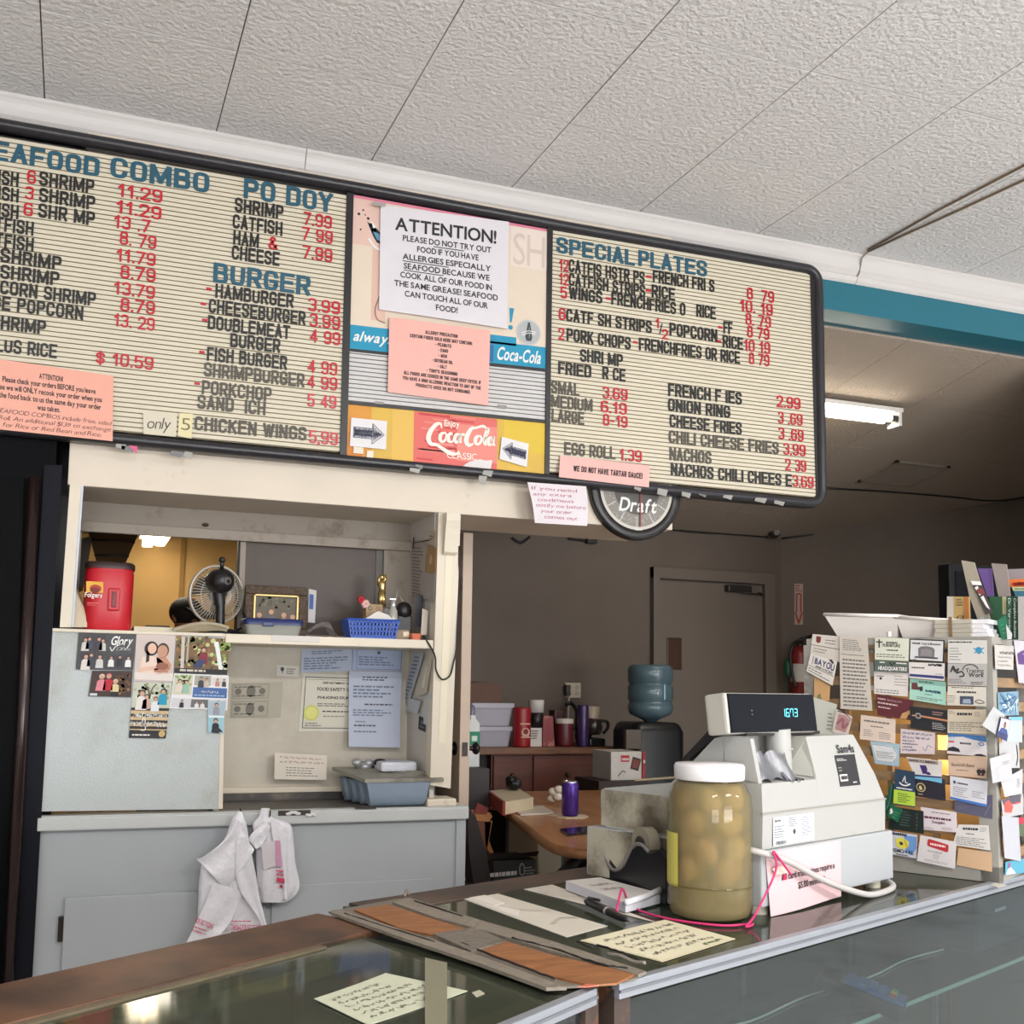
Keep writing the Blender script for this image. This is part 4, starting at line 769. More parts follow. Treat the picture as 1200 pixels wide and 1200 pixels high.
# column with corbel
cl, cr = s0(512, 700).x, s0(537, 700).x
mb = MB(); mb.prism([s0(504, 920), s0(528, 924), s0(540, 603), s0(514, 601)], (0, .06, 0), creamw); 
mb.prism([s0(514, 870, SY-.002), s0(522, 871, SY-.002), s0(532, 605, SY-.002), s0(524, 604, SY-.002)], (0, .004, 0), P((232, 220, 194), .5, .03))
struct(mb, 'trim_9', 'cream square column at right of the serving window')
mb = MB(); mb.box(s0(500, 930).x, SY-.012, LZ, s0(534, 930).x, SY+.1, LZ+.03, creamw, .006); struct(mb, 'trim_10', 'cream base block of the column')
mb = MB(); c0 = s0(516, 606).x+.01; c1 = s0(534, 606).x; zt = s0(525, 603).z; zb_ = s0(525, 650).z
pf = [(SY, zt), (SY-.05, zt), (SY-.05, zt-.03), (SY-.042, zt-.06), (SY-.03, zb_+.03), (SY-.028, zb_+.008), (SY-.02, zb_), (SY, zb_)]
mb.prism([(c0, y, z) for y, z in pf], (c1-c0, 0, 0), creamw); struct(mb, 'trim_11', 'small carved cream corbel at the top of the column')
# left post and window frame
mb = MB(); mb.prism([s0(70, 735), s0(83, 735), s0(95, 568), s0(82, 567)], (0, .06, 0), creamw); struct(mb, 'trim_12', 'cream post at left of the serving window')
mb = MB(); al = P((150, 152, 158), .35, .05, metal=.7); mb.prism([s0(82, 735, SY+.02), s0(86, 735, SY+.02), s0(98, 569, SY+.02), s0(94, 569, SY+.02)], (0, .05, 0), al); struct(mb, 'trim_13', 'grey metal strip beside the left post')
WYY = 4.36; w0 = lambda x, y: at(x, y, Y=WYY)
fr_m = P((150, 138, 125), .55, .06, 4, stain=(122, 106, 92), sscale=6, sthr=.62)  # frame colour lowered to carry the shade under the soffit
mb = MB(); zt = 2.13; zi = w0(300, 632).z
mb.box(-.05, WYY, zi, 1.4, WYY+.06, zt, fr_m, .004); mb.box(-.05, WYY-.012, zi-.012, 1.4, WYY+.01, zi+.03, fr_m, .004)
jx = w0(450, 650).x; mb.box(jx, WYY, SH, 1.4, WYY+.06, zi, fr_m, .004); mb.box(-.3, WYY, SH, w0(93, 680).x, WYY+.06, zi, fr_m, .004); mb.box(-.05, WYY, SH, 1.35, WYY+.06, SH+.022, fr_m)
mx = w0(284, 680).x; mb.box(mx-.012, WYY+.012, SH, mx+.012, WYY+.045, zi, fr_m, .003); mb.box(mx-.018, WYY+.03, SH, mx-.01, WYY+.06, zi, P((40, 34, 30), .5))
win = struct(mb, 'window_1', 'sliding serving window frame with closed right half')
pane = P((84, 70, 61), .4, .12, 2.2, spec=.3, stain=(70, 58, 51), sscale=2.5, sthr=.55, swid=.2)
mb = MB(); mb.box(mx+.01, WYY+.02, SH+.02, jx-.005, WYY+.03, zi-.01, pane); tag(part(mb, 'sliding_pane', win), 'smoky brown pane')
mb = MB(); mb.box(jx-.03, WYY+.015, SH+.02, jx, WYY+.04, zi-.008, P((90, 84, 78), .5)); part(mb, 'pane_stile', win)
k_ = at(241, 615, Y=WYY-.013); mb = MB(); mb.sphere(k_, (.012, .008, .008), P((70, 52, 36), .5), 10, 6); part(mb, 'latch', win)
# ---- tall black cooler at far left
co = thing('drinks_cooler', 'tall black glass-door cooler at the far left edge', 'cooler', (-.55, 4.1, 0))
ck_ = P((14, 13, 16), .6, .1, 4, spec=.06); rxp = s0(84, 545).x-.012
mb = MB(); mb.prism([(-1.05, 4.0, 0), (-.1, 4.0, 0), (-.094, 4.0, 2.4), (-1.05, 4.0, 2.4)], (0, .26, 0), ck_); part(mb, 'body', co)
mb = MB(); mb.prism([at(-60, 1150, Y=3.98), at(12, 1150, Y=3.98), at(28, 560, Y=3.98), at(-60, 556, Y=3.98)], (0, .018, 0), P((9, 9, 11), .5, 0, spec=.05)); part(mb, 'glass_door', co)
mb = MB(); mb.prism([at(16, 1150, Y=3.985), at(37, 1150, Y=3.985), at(73, 545, Y=3.985), at(52, 545, Y=3.985)], (0, .014, 0), P((20, 21, 28), .55, .06, spec=.12)); part(mb, 'door_frame', co)
mb = MB(); mb.tube([at(8, 1180, Y=3.96), at(26, 850, Y=3.96), at(40, 560, Y=3.96)], .02, P((46, 32, 30), .22, .1, metal=.3), 12); part(mb, 'door_handle', co)
# ================================================================== things on the shelf
def sp(x, Y): return at(x, 700, Y=Y).x
ct = thing('coffee_canister', 'red plastic coffee canister with dark lid and yellow label, on the shelf', 'canister', (sp(127, 4.12), 4.12, SH))
cx, cy = sp(127, 4.12), 4.12; R0 = (sp(157, 4.12)-sp(99, 4.12))/2; zt = at(128, 667, Y=4.12).z
redp = P((196, 28, 42), .35, .03, 4)
def rounded_sq(r, n=40, p=3.2):
    return [(abs(math.cos(2*PI*j/n))**(2/p)*math.copysign(1, math.cos(2*PI*j/n))*r, abs(math.sin(2*PI*j/n))**(2/p)*math.copysign(1, math.sin(2*PI*j/n))*r) for j in range(n)]
def loft(mb, rows, m, cx, cy, cap=True):
    vs = []; fs = []; n = len(rows[0][1])
    for z, ring in rows: vs += [(cx+x, cy+y, z) for x, y in ring]
    for i in range(len(rows)-1): fs += [(i*n+j, i*n+(j+1) % n, (i+1)*n+(j+1) % n, (i+1)*n+j) for j in range(n)]
    mb.add(vs, fs, m, True)
    if cap: mb.add(vs, [list(range(n))[::-1], list(range((len(rows)-1)*n, len(rows)*n))], m)
mb = MB(); loft(mb, [(SH, rounded_sq(R0*.92)), (SH+.01, rounded_sq(R0*.97)), (zt-.02, rounded_sq(R0)), (zt-.012, rounded_sq(R0*.96)), (zt, rounded_sq(R0*.96))], redp, cx, cy); body = part(mb, 'body', ct)
mb = MB(); loft(mb, [(zt-.004, rounded_sq(R0*1.03)), (zt+.014, rounded_sq(R0*1.03)), (zt+.02, rounded_sq(R0*.95))], P((52, 36, 34), .4), cx, cy); part(mb, 'lid', ct)
mb = MB(); gx = at(134, 0+705, Y=4.05).x; fy = cy-R0-.001
a = at(127, 689, Y=fy); b = at(140, 716, Y=fy); mb.box(a.x, fy-.004, b.z, b.x, fy+.004, a.z, redp, .006); mb.box(a.x+.012, fy-.006, b.z+.012, b.x-.012, fy+.004, a.z-.012, P((120, 16, 26), .4), .003); mb.build('grip', body)
mb = MB(); f2 = lambda x, y: at(x, y, Y=fy-.0015); sh = Sheet(mb, [f2(101, 681), f2(121, 682), f2(121, 695), f2(101, 694)]); sh.base(ink((226, 172, 60))); sh.disc(.55, .62, .014, ink((180, 60, 40)), 1, .02); sh.disc(.5, .78, .01, ink((120, 40, 30)), 2, .016)
sh.text('Folgers', -.1, 1.42, .92, .42, ink((238, 226, 214)), 3, 'b', .15); sh.rect(.05, 1.9, .75, 2.0, ink((224, 90, 90)), 1); sh.rect(.05, 2.1, .6, 2.16, ink((224, 90, 90)), 1)
mb.build('label', body)
# folded beige paper bag left of it
mb = MB(); bagp = P((196, 176, 146), .7, .08, 10)
mb.prism([at(77, 735, Y=4.06), at(104, 735, Y=4.06), at(98, 712, Y=4.06), at(88, 690, Y=4.06), at(81, 683, Y=4.06), at(79, 700, Y=4.06)], (0.01, .05, 0), bagp); mb.prism([at(86, 735, Y=4.055), at(104, 735, Y=4.055), at(88, 692, Y=4.055)], (0, .003, .0), P((210, 194, 168), .7, .05))
top(mb, 'paper_bag', 'folded beige paper leaning beside the red canister', 'paper')
# papers on the shelf, behind
def lay(name, lab, pts, z, c, dz=.006, group=None, cat='paper'):
    mb = MB(); q = [at(x, y, Z=z+.0) for x, y in pts]; mb.prism([V((p[0], p[1], z)) for p in q], (0, 0, dz), P(c, .6, .04, 8)); top(mb, name, lab, cat, group)
def shelfpaper(name, lab, x0, y0, x1, y1, z, dz, c, ang=0, cat='paper'):
    mb = MB(); mb.box(x0, y0, z, x1, y1, z+dz, P(c, .6, .05, 10), .0015 if dz > .004 else 0); top(mb, name, lab, cat)
x_ = lambda px, Y: at(px, 735, Y=Y).x
shelfpaper('paper_stack', 'flat stack of white papers on the shelf behind the fan base', x_(156, 4.14), 4.08, x_(205, 4.14), 4.26, SH, .02, (214, 204, 180))
mb = MB(); g0 = x_(200, 4.16); 
mb.grid(lambda u, v: (g0+.2*u, 4.03+.09*v, SH+.006+.03*abs(math.sin(u*2.6))*(1-.4*v)+.012*math.sin(v*5)), 12, 8, P((226, 214, 186), .6, .05)); mb.grid(lambda u, v: (g0+.2*u, 4.03+.09*v, SH+.003+.03*abs(math.sin(u*2.6))*(1-.4*v)+.012*math.sin(v*5)), 12, 8, P((226, 214, 186), .6, .05))
top(mb, 'loose_paper', 'curled cream paper sheet in front of the kitchen worker', 'paper')
shelfpaper('tray', 'dark flat tray on the papers left of the fan', x_(172, 4.2), 4.24, x_(200, 4.2), 4.36, SH+.021, .012, (52, 42, 36), cat='tray')
# desk fan seen from behind
fcx, fcy = at(253, 690, Y=4.2).x, 4.2; fz = at(253, 693, Y=4.16).z
fan = thing('desk_fan', 'black desk fan with wire cage seen from behind on the shelf', 'fan', (fcx, fcy, SH))
fb = P((26, 24, 24), .35, .05); base_x = at(257, 735, Y=4.2).x
mb = MB(); mb.lathe([(0, SH), (.085, SH), (.085, SH+.008), (.07, SH+.018), (.03, SH+.028), (0, SH+.03)], (base_x, fcy-.03, 0), fb, 28); part(mb, 'base', fan)
mb = MB(); hub = V((at(259, 681, Y=4.13).x, 4.13, at(259, 681, Y=4.13).z)); mb.cyl((base_x, fcy-.03, SH+.02), (base_x-.005, fcy-.035, hub.z-.05), .017, fb); mb.cyl((base_x-.005, fcy-.035, hub.z-.09), (hub.x-.004, 4.165, hub.z-.03), .021, fb); part(mb, 'stem', fan)
ax = V((-.35, .93, .06)).normalized(); gc = hub+ax*.1+V((-.0, 0, 0)); up = V((0, 0, 1)); sx = ax.cross(up).normalized(); uz = sx.cross(ax)
mb = MB(); mb.tube([hub-ax*.05, hub-ax*.045, hub-ax*.02, hub+ax*.03, hub+ax*.07], [.01, .032, .046, .046, .034], fb, 16); mot = part(mb, 'motor_housing', fan)
mb = MB(); mb.tube([hub-ax*.056, hub-ax*.05], .014, P((120, 116, 110), .4), 14); mb.tube([hub-ax*.058, hub-ax*.053], .008, fb, 12); mb.build('badge', mot)
mb = MB(); mb.tube([hub+V((0, 0, .046)), hub+V((0, -.01, .075))], .008, fb); mb.sphere(hub+V((0, -.01, .08)), .013, fb, 10, 6); part(mb, 'oscillation_knob', fan)
gr = P((196, 188, 176), .35, .04, metal=.3); GR = (at(288, 700, Y=4.2).x-at(220, 700, Y=4.2).x)/2*1.02
gcn = V((at(254, 697, Y=4.22).x, 4.22, at(254, 697, Y=4.22).z))
cpos = lambda a, r, d: gcn+sx*math.cos(a)*r+uz*math.sin(a)*r+ax*d
mb = MB(); mb.tube([cpos(2*PI*k/48, GR, 0) for k in range(48)], .005, gr, 6, True); mb.tube([cpos(2*PI*k/32, GR*.36, -.035) for k in range(32)], .002, gr, 4, True); mb.tube([cpos(2*PI*k/40, GR*.7, -.024) for k in range(40)], .0018, gr, 4, True)
for k in range(54):
    a = 2*PI*k/54; mb.tube([cpos(a, GR*.22, -.037), cpos(a+.1, GR*.5, -.034), cpos(a+.17, GR*.85, -.018), cpos(a+.2, GR, 0)], .0017, gr, 4)
part(mb, 'rear_grille', fan)
mb = MB(); mb.tube([cpos(2*PI*k/48, GR*.99, .012) for k in range(48)], .004, gr, 6, True)
for k in range(40):
    a = 2*PI*k/40; mb.tube([cpos(a, .02, .06), cpos(a, GR*.55, .055), cpos(a, GR*.9, .035), cpos(a, GR, .012)], .001, gr, 4)
part(mb, 'front_grille', fan)
bl_ = P((96, 88, 78), .3, .03)
for k in range(3):
    a0 = 2*PI*k/3+.4; mb = MB()
    mb.grid(lambda u, v: cpos(a0+(u-.5)*(1.2-.35*v)+v*.35, GR*(.12+.74*v), .008+.02*(u-.5)), 8, 6, bl_); part(mb, 'blade', fan)
mb = MB(); mb.tube([cpos(0, 0, -.01), cpos(0, 0, .03)], .025, fb, 14); part(mb, 'hub', fan)
mb = MB(); mb.tube(spline([(base_x+.05, fcy-.03, SH+.012), (base_x+.1, fcy-.01, SH+.05), (base_x+.085, fcy-.02, SH+.1), (base_x+.1, fcy+.02, SH+.02), (base_x+.06, fcy+.06, SH+.006)], 6), .004, fb); part(mb, 'cord', fan)
# framed photo
def pframe():
    y = 4.2; f = lambda x, yy, o=0: at(x, yy, Y=y-o); a, b, c, d = f(288, 685), f(361, 686), f(359, 741), f(287, 739)
    a.z -= 0; t = thing('picture_frame', 'ornate brown framed family photo standing on the shelf', 'picture frame', ((a.x+b.x)/2, y, SH))
    x0, x1, z0, z1 = a.x, b.x, SH+.002, a.z; w = .034; br = P((74, 54, 34), .45, .25, 60, bump=.8, bscale=90)
    mb = MB()
    for (p, q, r, s_) in ((x0, z0, x1, z0+w), (x0, z1-w, x1, z1), (x0, z0+w, x0+w, z1-w), (x1-w, z0+w, x1, z1-w)): mb.box(p, y, q, r, y+.024, s_, br, .006)
    part(mb, 'frame', t)
    mb = MB(); gd = P((196, 168, 110), .35, .08, 20, metal=.5)
    for (p, q, r, s_) in ((x0+w, z0+w, x1-w, z0+w+.008), (x0+w, z1-w-.008, x1-w, z1-w), (x0+w, z0+w, x0+w+.008, z1-w), (x1-w-.008, z0+w, x1-w, z1-w)): mb.box(p, y+.002, q, r, y+.02, s_, gd, .002)
    part(mb, 'gold_liner', t)
    mb = MB(); X0, X1, Z0, Z1 = x0+w, x1-w, z0+w, z1-w; s = Sheet(mb, [V((X0, y+.012, Z1)), V((X1, y+.012, Z1)), V((X1, y+.012, Z0)), V((X0, y+.012, Z0))]); s.base(ink((98, 88, 74)))
    for k in range(26): s.disc(random.uniform(.05, .95), random.uniform(.05, .4), random.uniform(.004, .009), ink(random.choice(((82, 84, 62), (106, 98, 80), (86, 80, 66), (116, 108, 92)))), 1, n=8)
    for u, v, c_ in ((.14, .72, (176, 164, 158)), (.4, .62, (98, 92, 100)), (.68, .7, (198, 146, 110)), (.88, .75, (84, 70, 66))):
        s.disc(u, v+.15, .022, ink(c_), 2, .024, 12); s.disc(u, v-.1, .01, ink((196, 152, 124)), 3, n=12)
    part(mb, 'photo', t)
pframe()
mb = MB(); s = Sheet(mb, [at(362, 690, Y=4.26), at(371, 692, Y=4.26), at(369, 730, Y=4.26), at(361, 729, Y=4.26)]); s.base(ink((196, 192, 190)), thick=.004); s.rect(.1, .15, .65, .6, ink((60, 92, 160)))
top(mb, 'photo_card', 'white and blue photo card behind the brown frame', 'card')
mb = MB(); q = at(372, 727, Y=4.22); mb.grid(lambda u, v: (q.x-.03+.12*u, 4.2+.08*v, SH+.03+.05*math.sin(u*3.1)*(1-v*.3)+.008*math.sin(u*13+v*7)-.03*u), 12, 8, P((206, 198, 196), .35, .05)); mb.grid(lambda u, v: (q.x-.03+.12*u, 4.2+.08*v, SH+.001+.01*v), 6, 4, P((206, 198, 196), .35, .05)); top(mb, 'plastic_wrap', 'crumpled clear plastic wrap right of the framed photo', 'plastic')
# lidded container
bx = lambda px, Y=4.06: at(px, 735, Y=Y).x
tc_ = thing('food_container', 'clear food container with a dark blue lid on the shelf edge', 'container', (bx(319), 4.08, SH))
zc = at(319, 731, Y=4.05).z
def rrect(w, d, r=.02, n=5):
    o = []
    for sx_, sy_, a0 in ((1, 1, 0), (-1, 1, PI/2), (-1, -1, PI), (1, -1, 1.5*PI)):
        for k in range(n+1): o.append((sx_*(w-r)+r*math.cos(a0+PI/2*k/n), sy_*(d-r)+r*math.sin(a0+PI/2*k/n)))
    return o
hw = (bx(353)-bx(286))/2; zl = max(zc, SH+.04)
mb = MB(); loft(mb, [(SH, rrect(hw*.9, .062)), (zl, rrect(hw, .07))], P((150, 150, 142), .25, .04, spec=.6), bx(319), 4.085); part(mb, 'tub', tc_)
mb = MB(); loft(mb, [(zl-.006, rrect(hw*1.03, .074)), (zl+.012, rrect(hw*1.03, .074)), (zl+.018, rrect(hw*.96, .067))], P((30, 42, 96), .35, .03), bx(319), 4.085); mb.box(bx(305), 4.005, zl-.012, bx(318), 4.014, zl+.005, P((30, 42, 96), .35, .03), .003); part(mb, 'lid', tc_)
shelfpaper('envelope', 'flat dark item lying on the shelf behind the container', x_(365, 4.1), 4.06, x_(383, 4.1), 4.12, SH, .006, (40, 34, 32), cat='paper')
shelfpaper('paper_strip', 'white paper strip along the front edge of the shelf', x_(318, 4.0), 3.986, x_(374, 4.0), 3.988, SH-.022, .022, (214, 206, 200))
# blue basket with napkins
bk = thing('basket', 'blue plastic basket holding napkins at right of the shelf', 'basket', (bx(433), 4.06, SH)); bw = (bx(463)-bx(404))/2; bxx = bx(433.5)
blu = P((52, 92, 186), .4, .04); zb2 = at(433, 726, Y=4.0).z
mb = MB()
def bp3(u, h): 
    k = .86+.14*h; return (bxx+(u-.5)*2*bw*k, 4.065-.06*k, SH+(zb2-SH)*h)
for side in range(2):
    yk = (lambda h: 4.065-.06*(.86+.14*h)) if side == 0 else (lambda h: 4.065+.06*(.86+.14*h))
    f = lambda u, h: V((bxx+(u-.5)*2*bw*(.86+.14*h), yk(h), SH+(zb2-SH)*h))
    for h0, h1 in ((0, .18), (.36, .44), (.6, .68), (.84, 1)): mb.prism([f(0, h0), f(1, h0), f(1, h1), f(0, h1)], (0, .003, 0), blu)
    for k in range(15): u = k/14; mb.prism([f(max(u-.018, 0), 0), f(min(u+.018, 1), 0), f(min(u+.018, 1), 1), f(max(u-.018, 0), 1)], (0, .003, 0), blu)
for sg in (-1, 1):
    mb.prism([(bxx+sg*bw*.86, 4.01, SH), (bxx+sg*bw*.86, 4.12, SH), (bxx+sg*bw, 4.125, zb2), (bxx+sg*bw, 4.005, zb2)], (.003, 0, 0), blu)
mb.box(bxx-bw*.86, 4.012, SH, bxx+bw*.86, 4.117, SH+.004, blu); mb.tube([(bxx-bw, 4.005, zb2), (bxx+bw, 4.005, zb2), (bxx+bw, 4.125, zb2), (bxx-bw, 4.125, zb2)], .004, blu, 6, True)
part(mb, 'basket_body', bk)
nap = P((224, 218, 208), .7, .03)
mb = MB(); a = at(425, 727, Y=4.05); b = at(461, 727, Y=4.05); c = at(443, 716, Y=4.05); mb.prism([a, b, b+V((-.02, 0, .02)), c], (0, .05, 0), nap); top(mb, 'napkins', 'white napkins sticking out of the blue basket', 'napkins')
# trophy
ty = 4.2; tf = lambda x, y: at(x, y, Y=ty); gold = P((206, 178, 120), .22, .05, metal=.85)
tr_ = thing('trophy', 'small gold trophy figure with a raised arm behind the basket', 'trophy', (tf(447, 730).x, ty, SH))
mb = MB(); c = tf(447, 715); mb.box(c.x-.028, ty-.02, SH, c.x+.028, ty+.02, tf(447, 712).z, P((60, 44, 34), .3), .004); part(mb, 'plinth', tr_)
mb = MB(); j = lambda x, y: tf(x, y)
mb.tube([j(445.5, 711), j(446, 703), j(447, 695)], [.009, .012, .015], gold, 8); mb.tube([j(450, 711), j(449, 703), j(448, 695)], [.009, .012, .015], gold, 8)
mb.tube([j(448, 697), j(448, 690), j(447.5, 684), j(447.5, 680)], [.015, .014, .019, .008], gold, 10); mb.sphere(j(447.5, 676.5), .011, gold, 10, 8)
mb.tube([j(446, 683), j(443, 685), j(444, 679), j(446.5, 674)], [.008, .007, .006, .005], gold, 7); mb.tube([j(449.5, 683), j(451.5, 679), j(451, 673)], [.008, .007, .006], gold, 7)
part(mb, 'figure', tr_)
# flowers
fy = 4.14; ff = lambda x, y: at(x, y, Y=fy); fl2 = thing('flower_bunch', 'small artificial flower bunch with a red bloom behind the basket', 'flowers', (ff(432, 730).x, fy, SH))
mb = MB(); mb.tube([ff(438, 730), ff(433, 718), ff(424, 706)], .003, P((60, 80, 50), .6)); mb.tube([ff(438, 730), ff(437, 716)], .003, P((60, 80, 50), .6)); mb.box(ff(428, 722).x, fy-.01, SH, ff(448, 722).x, fy+.05, ff(438, 708).z, P((168, 138, 104), .6, .06), .004); part(mb, 'stems', fl2)
for x, y, c_, r in ((423, 703, (176, 34, 44), .014), (428, 708, (222, 178, 172), .016), (433, 713, (52, 88, 66), .012), (438, 712, (212, 140, 96), .01), (442, 714, (120, 96, 70), .012), (434, 718, (226, 214, 198), .01)):
    mb = MB(); c0 = ff(x, y)
    for k in range(6): a = 2*PI*k/6; mb.sphere(c0+V((r*.6*math.cos(a), -.004, r*.6*math.sin(a))), r*.6, P(c_, .6, .05), 8, 6)
    part(mb, 'bloom', fl2)
# bottle, dark bowl, box, tub, papers
by_ = 4.08; q = at(460, 735, Y=by_); zt = at(460, 701, Y=by_).z; bt = thing('pump_bottle', 'clear bottle with silver cap right of the napkins', 'bottle', (q.x, by_, SH))
mb = MB(); mb.lathe([(0, SH), (.02, SH), (.022, SH+.06), (.018, zt-.05), (.01, zt-.035), (.01, zt-.03)], (q.x, by_, 0), P((166, 162, 156), .15, .03, spec=.7), 18); part(mb, 'bottle_body', bt)
mb = MB(); mb.lathe([(.012, zt-.032), (.012, zt-.012), (.006, zt-.01), (.006, zt), (0, zt)], (q.x, by_, 0), P((206, 206, 208), .25, .02, metal=.7), 16); mb.box(q.x-.016, by_-.006, zt-.008, q.x+.01, by_+.006, zt, P((206, 206, 208), .25, .02, metal=.7), .002); part(mb, 'cap', bt)
q = at(473, 716, Y=4.16); mb = MB(); mb.sphere(q, (.034, .03, .038), P((24, 20, 22), .4), 16, 10); mb.box(q.x-.03, 4.14, SH, q.x+.03, 4.19, q.z-.02, P((24, 20, 22), .4), .005); top(mb, 'bowl_hat', 'round black cap shape behind the clear bottle', 'hat')
q0, q1 = at(462, 740, Y=4.07), at(478, 740, Y=4.07); mb = MB(); mb.box(q0.x, 4.05, SH, q1.x, 4.1, SH+.04, P((150, 130, 106), .6), .006); mb.box(q0.x+.03, 4.046, SH+.012, q0.x+.055, 4.052, SH+.032, P((224, 206, 176), .4), .002); top(mb, 'tape_box', 'small tan box with a pale knob beside the basket', 'box')
q0, q1 = at(480, 740, Y=4.04), at(492, 740, Y=4.04); mb = MB(); qz = at(486, 739.5, Y=4.03).z; loft(mb, [(SH, rrect((q1.x-q0.x)/2*.85, .015, .006)), (SH+.025, rrect((q1.x-q0.x)/2, .018, .006))], P((204, 104, 72), .5, .04), (q0.x+q1.x)/2, 4.03); top(mb, 'small_tub', 'tiny orange tub at the right end of the shelf', 'tub')
mb = MB(); q = [at(493, 744, Y=4.08), at(500, 744, Y=4.08), at(502, 716, Y=4.08), at(495, 713, Y=4.08)]; mb.prism(q, (.01, .03, 0), P((206, 196, 180), .6, .05)); top(mb, 'folded_papers', 'upright folded white papers at the right end of the shelf', 'paper')
mb = MB(); mb.prism([at(486, 735, Y=4.14), at(494, 735, Y=4.14), at(495, 698, Y=4.14), at(486, 697, Y=4.14)], (.008, .02, 0), P((62, 60, 66), .5)); top(mb, 'dark_notebook', 'slim dark notebook standing behind the folded papers', 'notebook')
mb = MB(); 
for pts in ([(466, 730), (462, 712), (466, 692)], [(470, 730), (474, 708), (468, 698)], [(468, 732), (478, 722), (482, 712)]): mb.tube([at(x, y, Y=4.2) for x, y in pts], [.006, .005, .002], P((168, 160, 150), .5))
top(mb, 'dried_stems', 'pale stems standing behind the bottle', 'plant')
# papers on the inner right wall
def rpap(name, lab, pts, c, ins=None, o=.002, group='papers on the inner side wall'):
    mb = MB(); s = Sheet(mb, [at(x, y, X=NX-o) for x, y in pts]); s.base(P(c, .65, .03, 9)); 
    if ins: ins(s)
    top(mb, name, lab, 'paper', group)
gi = ink((120, 112, 106))
rpap('posted_paper', 'long grey typed sheet deepest on the inner side wall', [(466, 634), (480, 629), (480, 704), (468, 706)], (182, 172, 162), lambda s: s.dashes(.1, .05, .9, .9, 14, gi))
rpap('posted_paper', 'typed sheet in the middle of the inner side wall', [(481, 633), (499, 633), (497, 712), (482, 707)], (186, 174, 164), lambda s: s.dashes(.1, .1, .9, .9, 16, gi), .004)
rpap('posted_paper', 'small printed card at the top of the inner side wall', [(503, 621), (511, 623), (510, 641), (502, 637)], (204, 186, 164), lambda s: s.dashes(.15, .3, .8, .7, 2, gi), .005)
rpap('posted_paper', 'brown envelope on the inner side wall below the small card', [(501, 638), (511, 642), (510, 672), (498, 672)], (176, 140, 96), lambda s: s.disc(.5, .5, .02, ink((206, 180, 140))), .006)
rpap('posted_paper', 'blank grey sheet lowest on the inner side wall', [(495, 670), (510, 673), (508, 707), (493, 700)], (178, 170, 164), None, .008)
mb = MB(); mb.tube([at(484, 643, X=NX-.004), at(485, 630, X=NX-.02)], .003, P((60, 50, 44), .4)); mb.tube([at(485, 636, X=NX-.02), at(503, 633, X=NX-.02)], .0025, P((60, 50, 44), .4)); top(mb, 'wall_hook', 'little dark hook rail on the inner side wall', 'hook')
# ================================================================== niche contents
NY = 4.352
def npap(name, lab, cat, pts, c, ins=None, Y=NY, curl=None, group=None):
    mb = MB(); s = Sheet(mb, [at(x, y, Y=Y) for x, y in pts], curl); s.base(P(c, .6, .03, 12)); 
    if ins: ins(s)
    top(mb, name, lab, cat, group)
dkg = ink((80, 84, 92)); gb = ink((112, 122, 146))
z6 = lambda *q: [(260+x/4.444, 740+y/4.444) for x, y in q]
npap('id_card', 'tiny white card with a black mark on the niche wall', 'card', z6((287, 173), (400, 182), (398, 238), (285, 232)), (212, 206, 196), lambda s: (s.disc(.25, .35, .008, dkg), s.poly([(.22, .4), (.29, .4), (.26, .85)], dkg), s.dashes(.45, .2, .9, .8, 3, gi)))
def bills(s):
    g1 = ink((150, 146, 130)); g2 = ink((112, 108, 98)); g3 = ink((172, 164, 148))
    for v0, v1 in ((.04, .46), (.52, .97)):
        s.rect(.02, v0, .74, v1, g1); s.rect(.04, v0+.03, .72, v1-.03, g3, 2); s.disc(.38, (v0+v1)/2, .024, g2, 3, .018); s.disc(.13, (v0+v1)/2, .013, g2, 3); s.disc(.6, (v0+v1)/2, .013, g2, 3)
        s.dashes(.06, v0+.05, .7, v0+.12, 1, g2, 3); s.dashes(.06, v1-.12, .7, v1-.05, 1, g2, 3)
    s.poly([(.36, .93), (.38, .85), (.4, .93)], ink((52, 46, 40)), 4)
npap('banknote_sleeve', 'two grey banknotes in a clear sleeve on the niche wall', 'banknotes', z6((52, 268), (318, 262), (305, 448), (42, 452)), (176, 168, 152), bills)
def cert(s):
    s.stroke([(.06, .06), (1, .06)], .003, dkg, n=1); s.stroke([(.06, .94), (1, .94)], .003, dkg, n=1); s.stroke([(.06, .06), (.06, .94)], .003, dkg, n=1); s.stroke([(.09, .1), (1, .1)], .001, dkg, n=1)
    s.text('DEPARTMENT OF HEALTH', .38, .17, 1.15, .035, K, 2, 'b'); s.text('FOOD SAFETY CERTIFICATE', .28, .29, 1.3, .055, K, 2, 'b'); s.text('PHUONG DUNG T', .3, .43, 1.05, .045, K, 2, 'b'); s.dashes(.3, .5, 1, .57, 2, gi)
    s.disc(.2, .68, .032, ink((206, 206, 108)), 2, n=28); s.disc(.2, .68, .024, ink((222, 220, 130)), 3, n=24); s.dashes(.4, .63, 1, .67, 1, K); s.dashes(.42, .72, 1, .75, 1, gi); s.dashes(.1, .84, .45, .92, 2, gi)
npap('certificate', 'cream food safety certificate with a yellow-green seal', 'certificate', z6((422, 218), (700, 228), (690, 522), (400, 520)), (214, 208, 192), cert)
doc = (176, 184, 204)
npap('document', 'pale blue document above the cream certificate', 'document', z6((414, 94), (680, 82), (678, 206), (412, 214)), doc, lambda s: (s.dashes(.2, .08, .85, .25, 2, gb), s.dashes(.05, .35, .95, .9, 5, gb)), NY-.003)
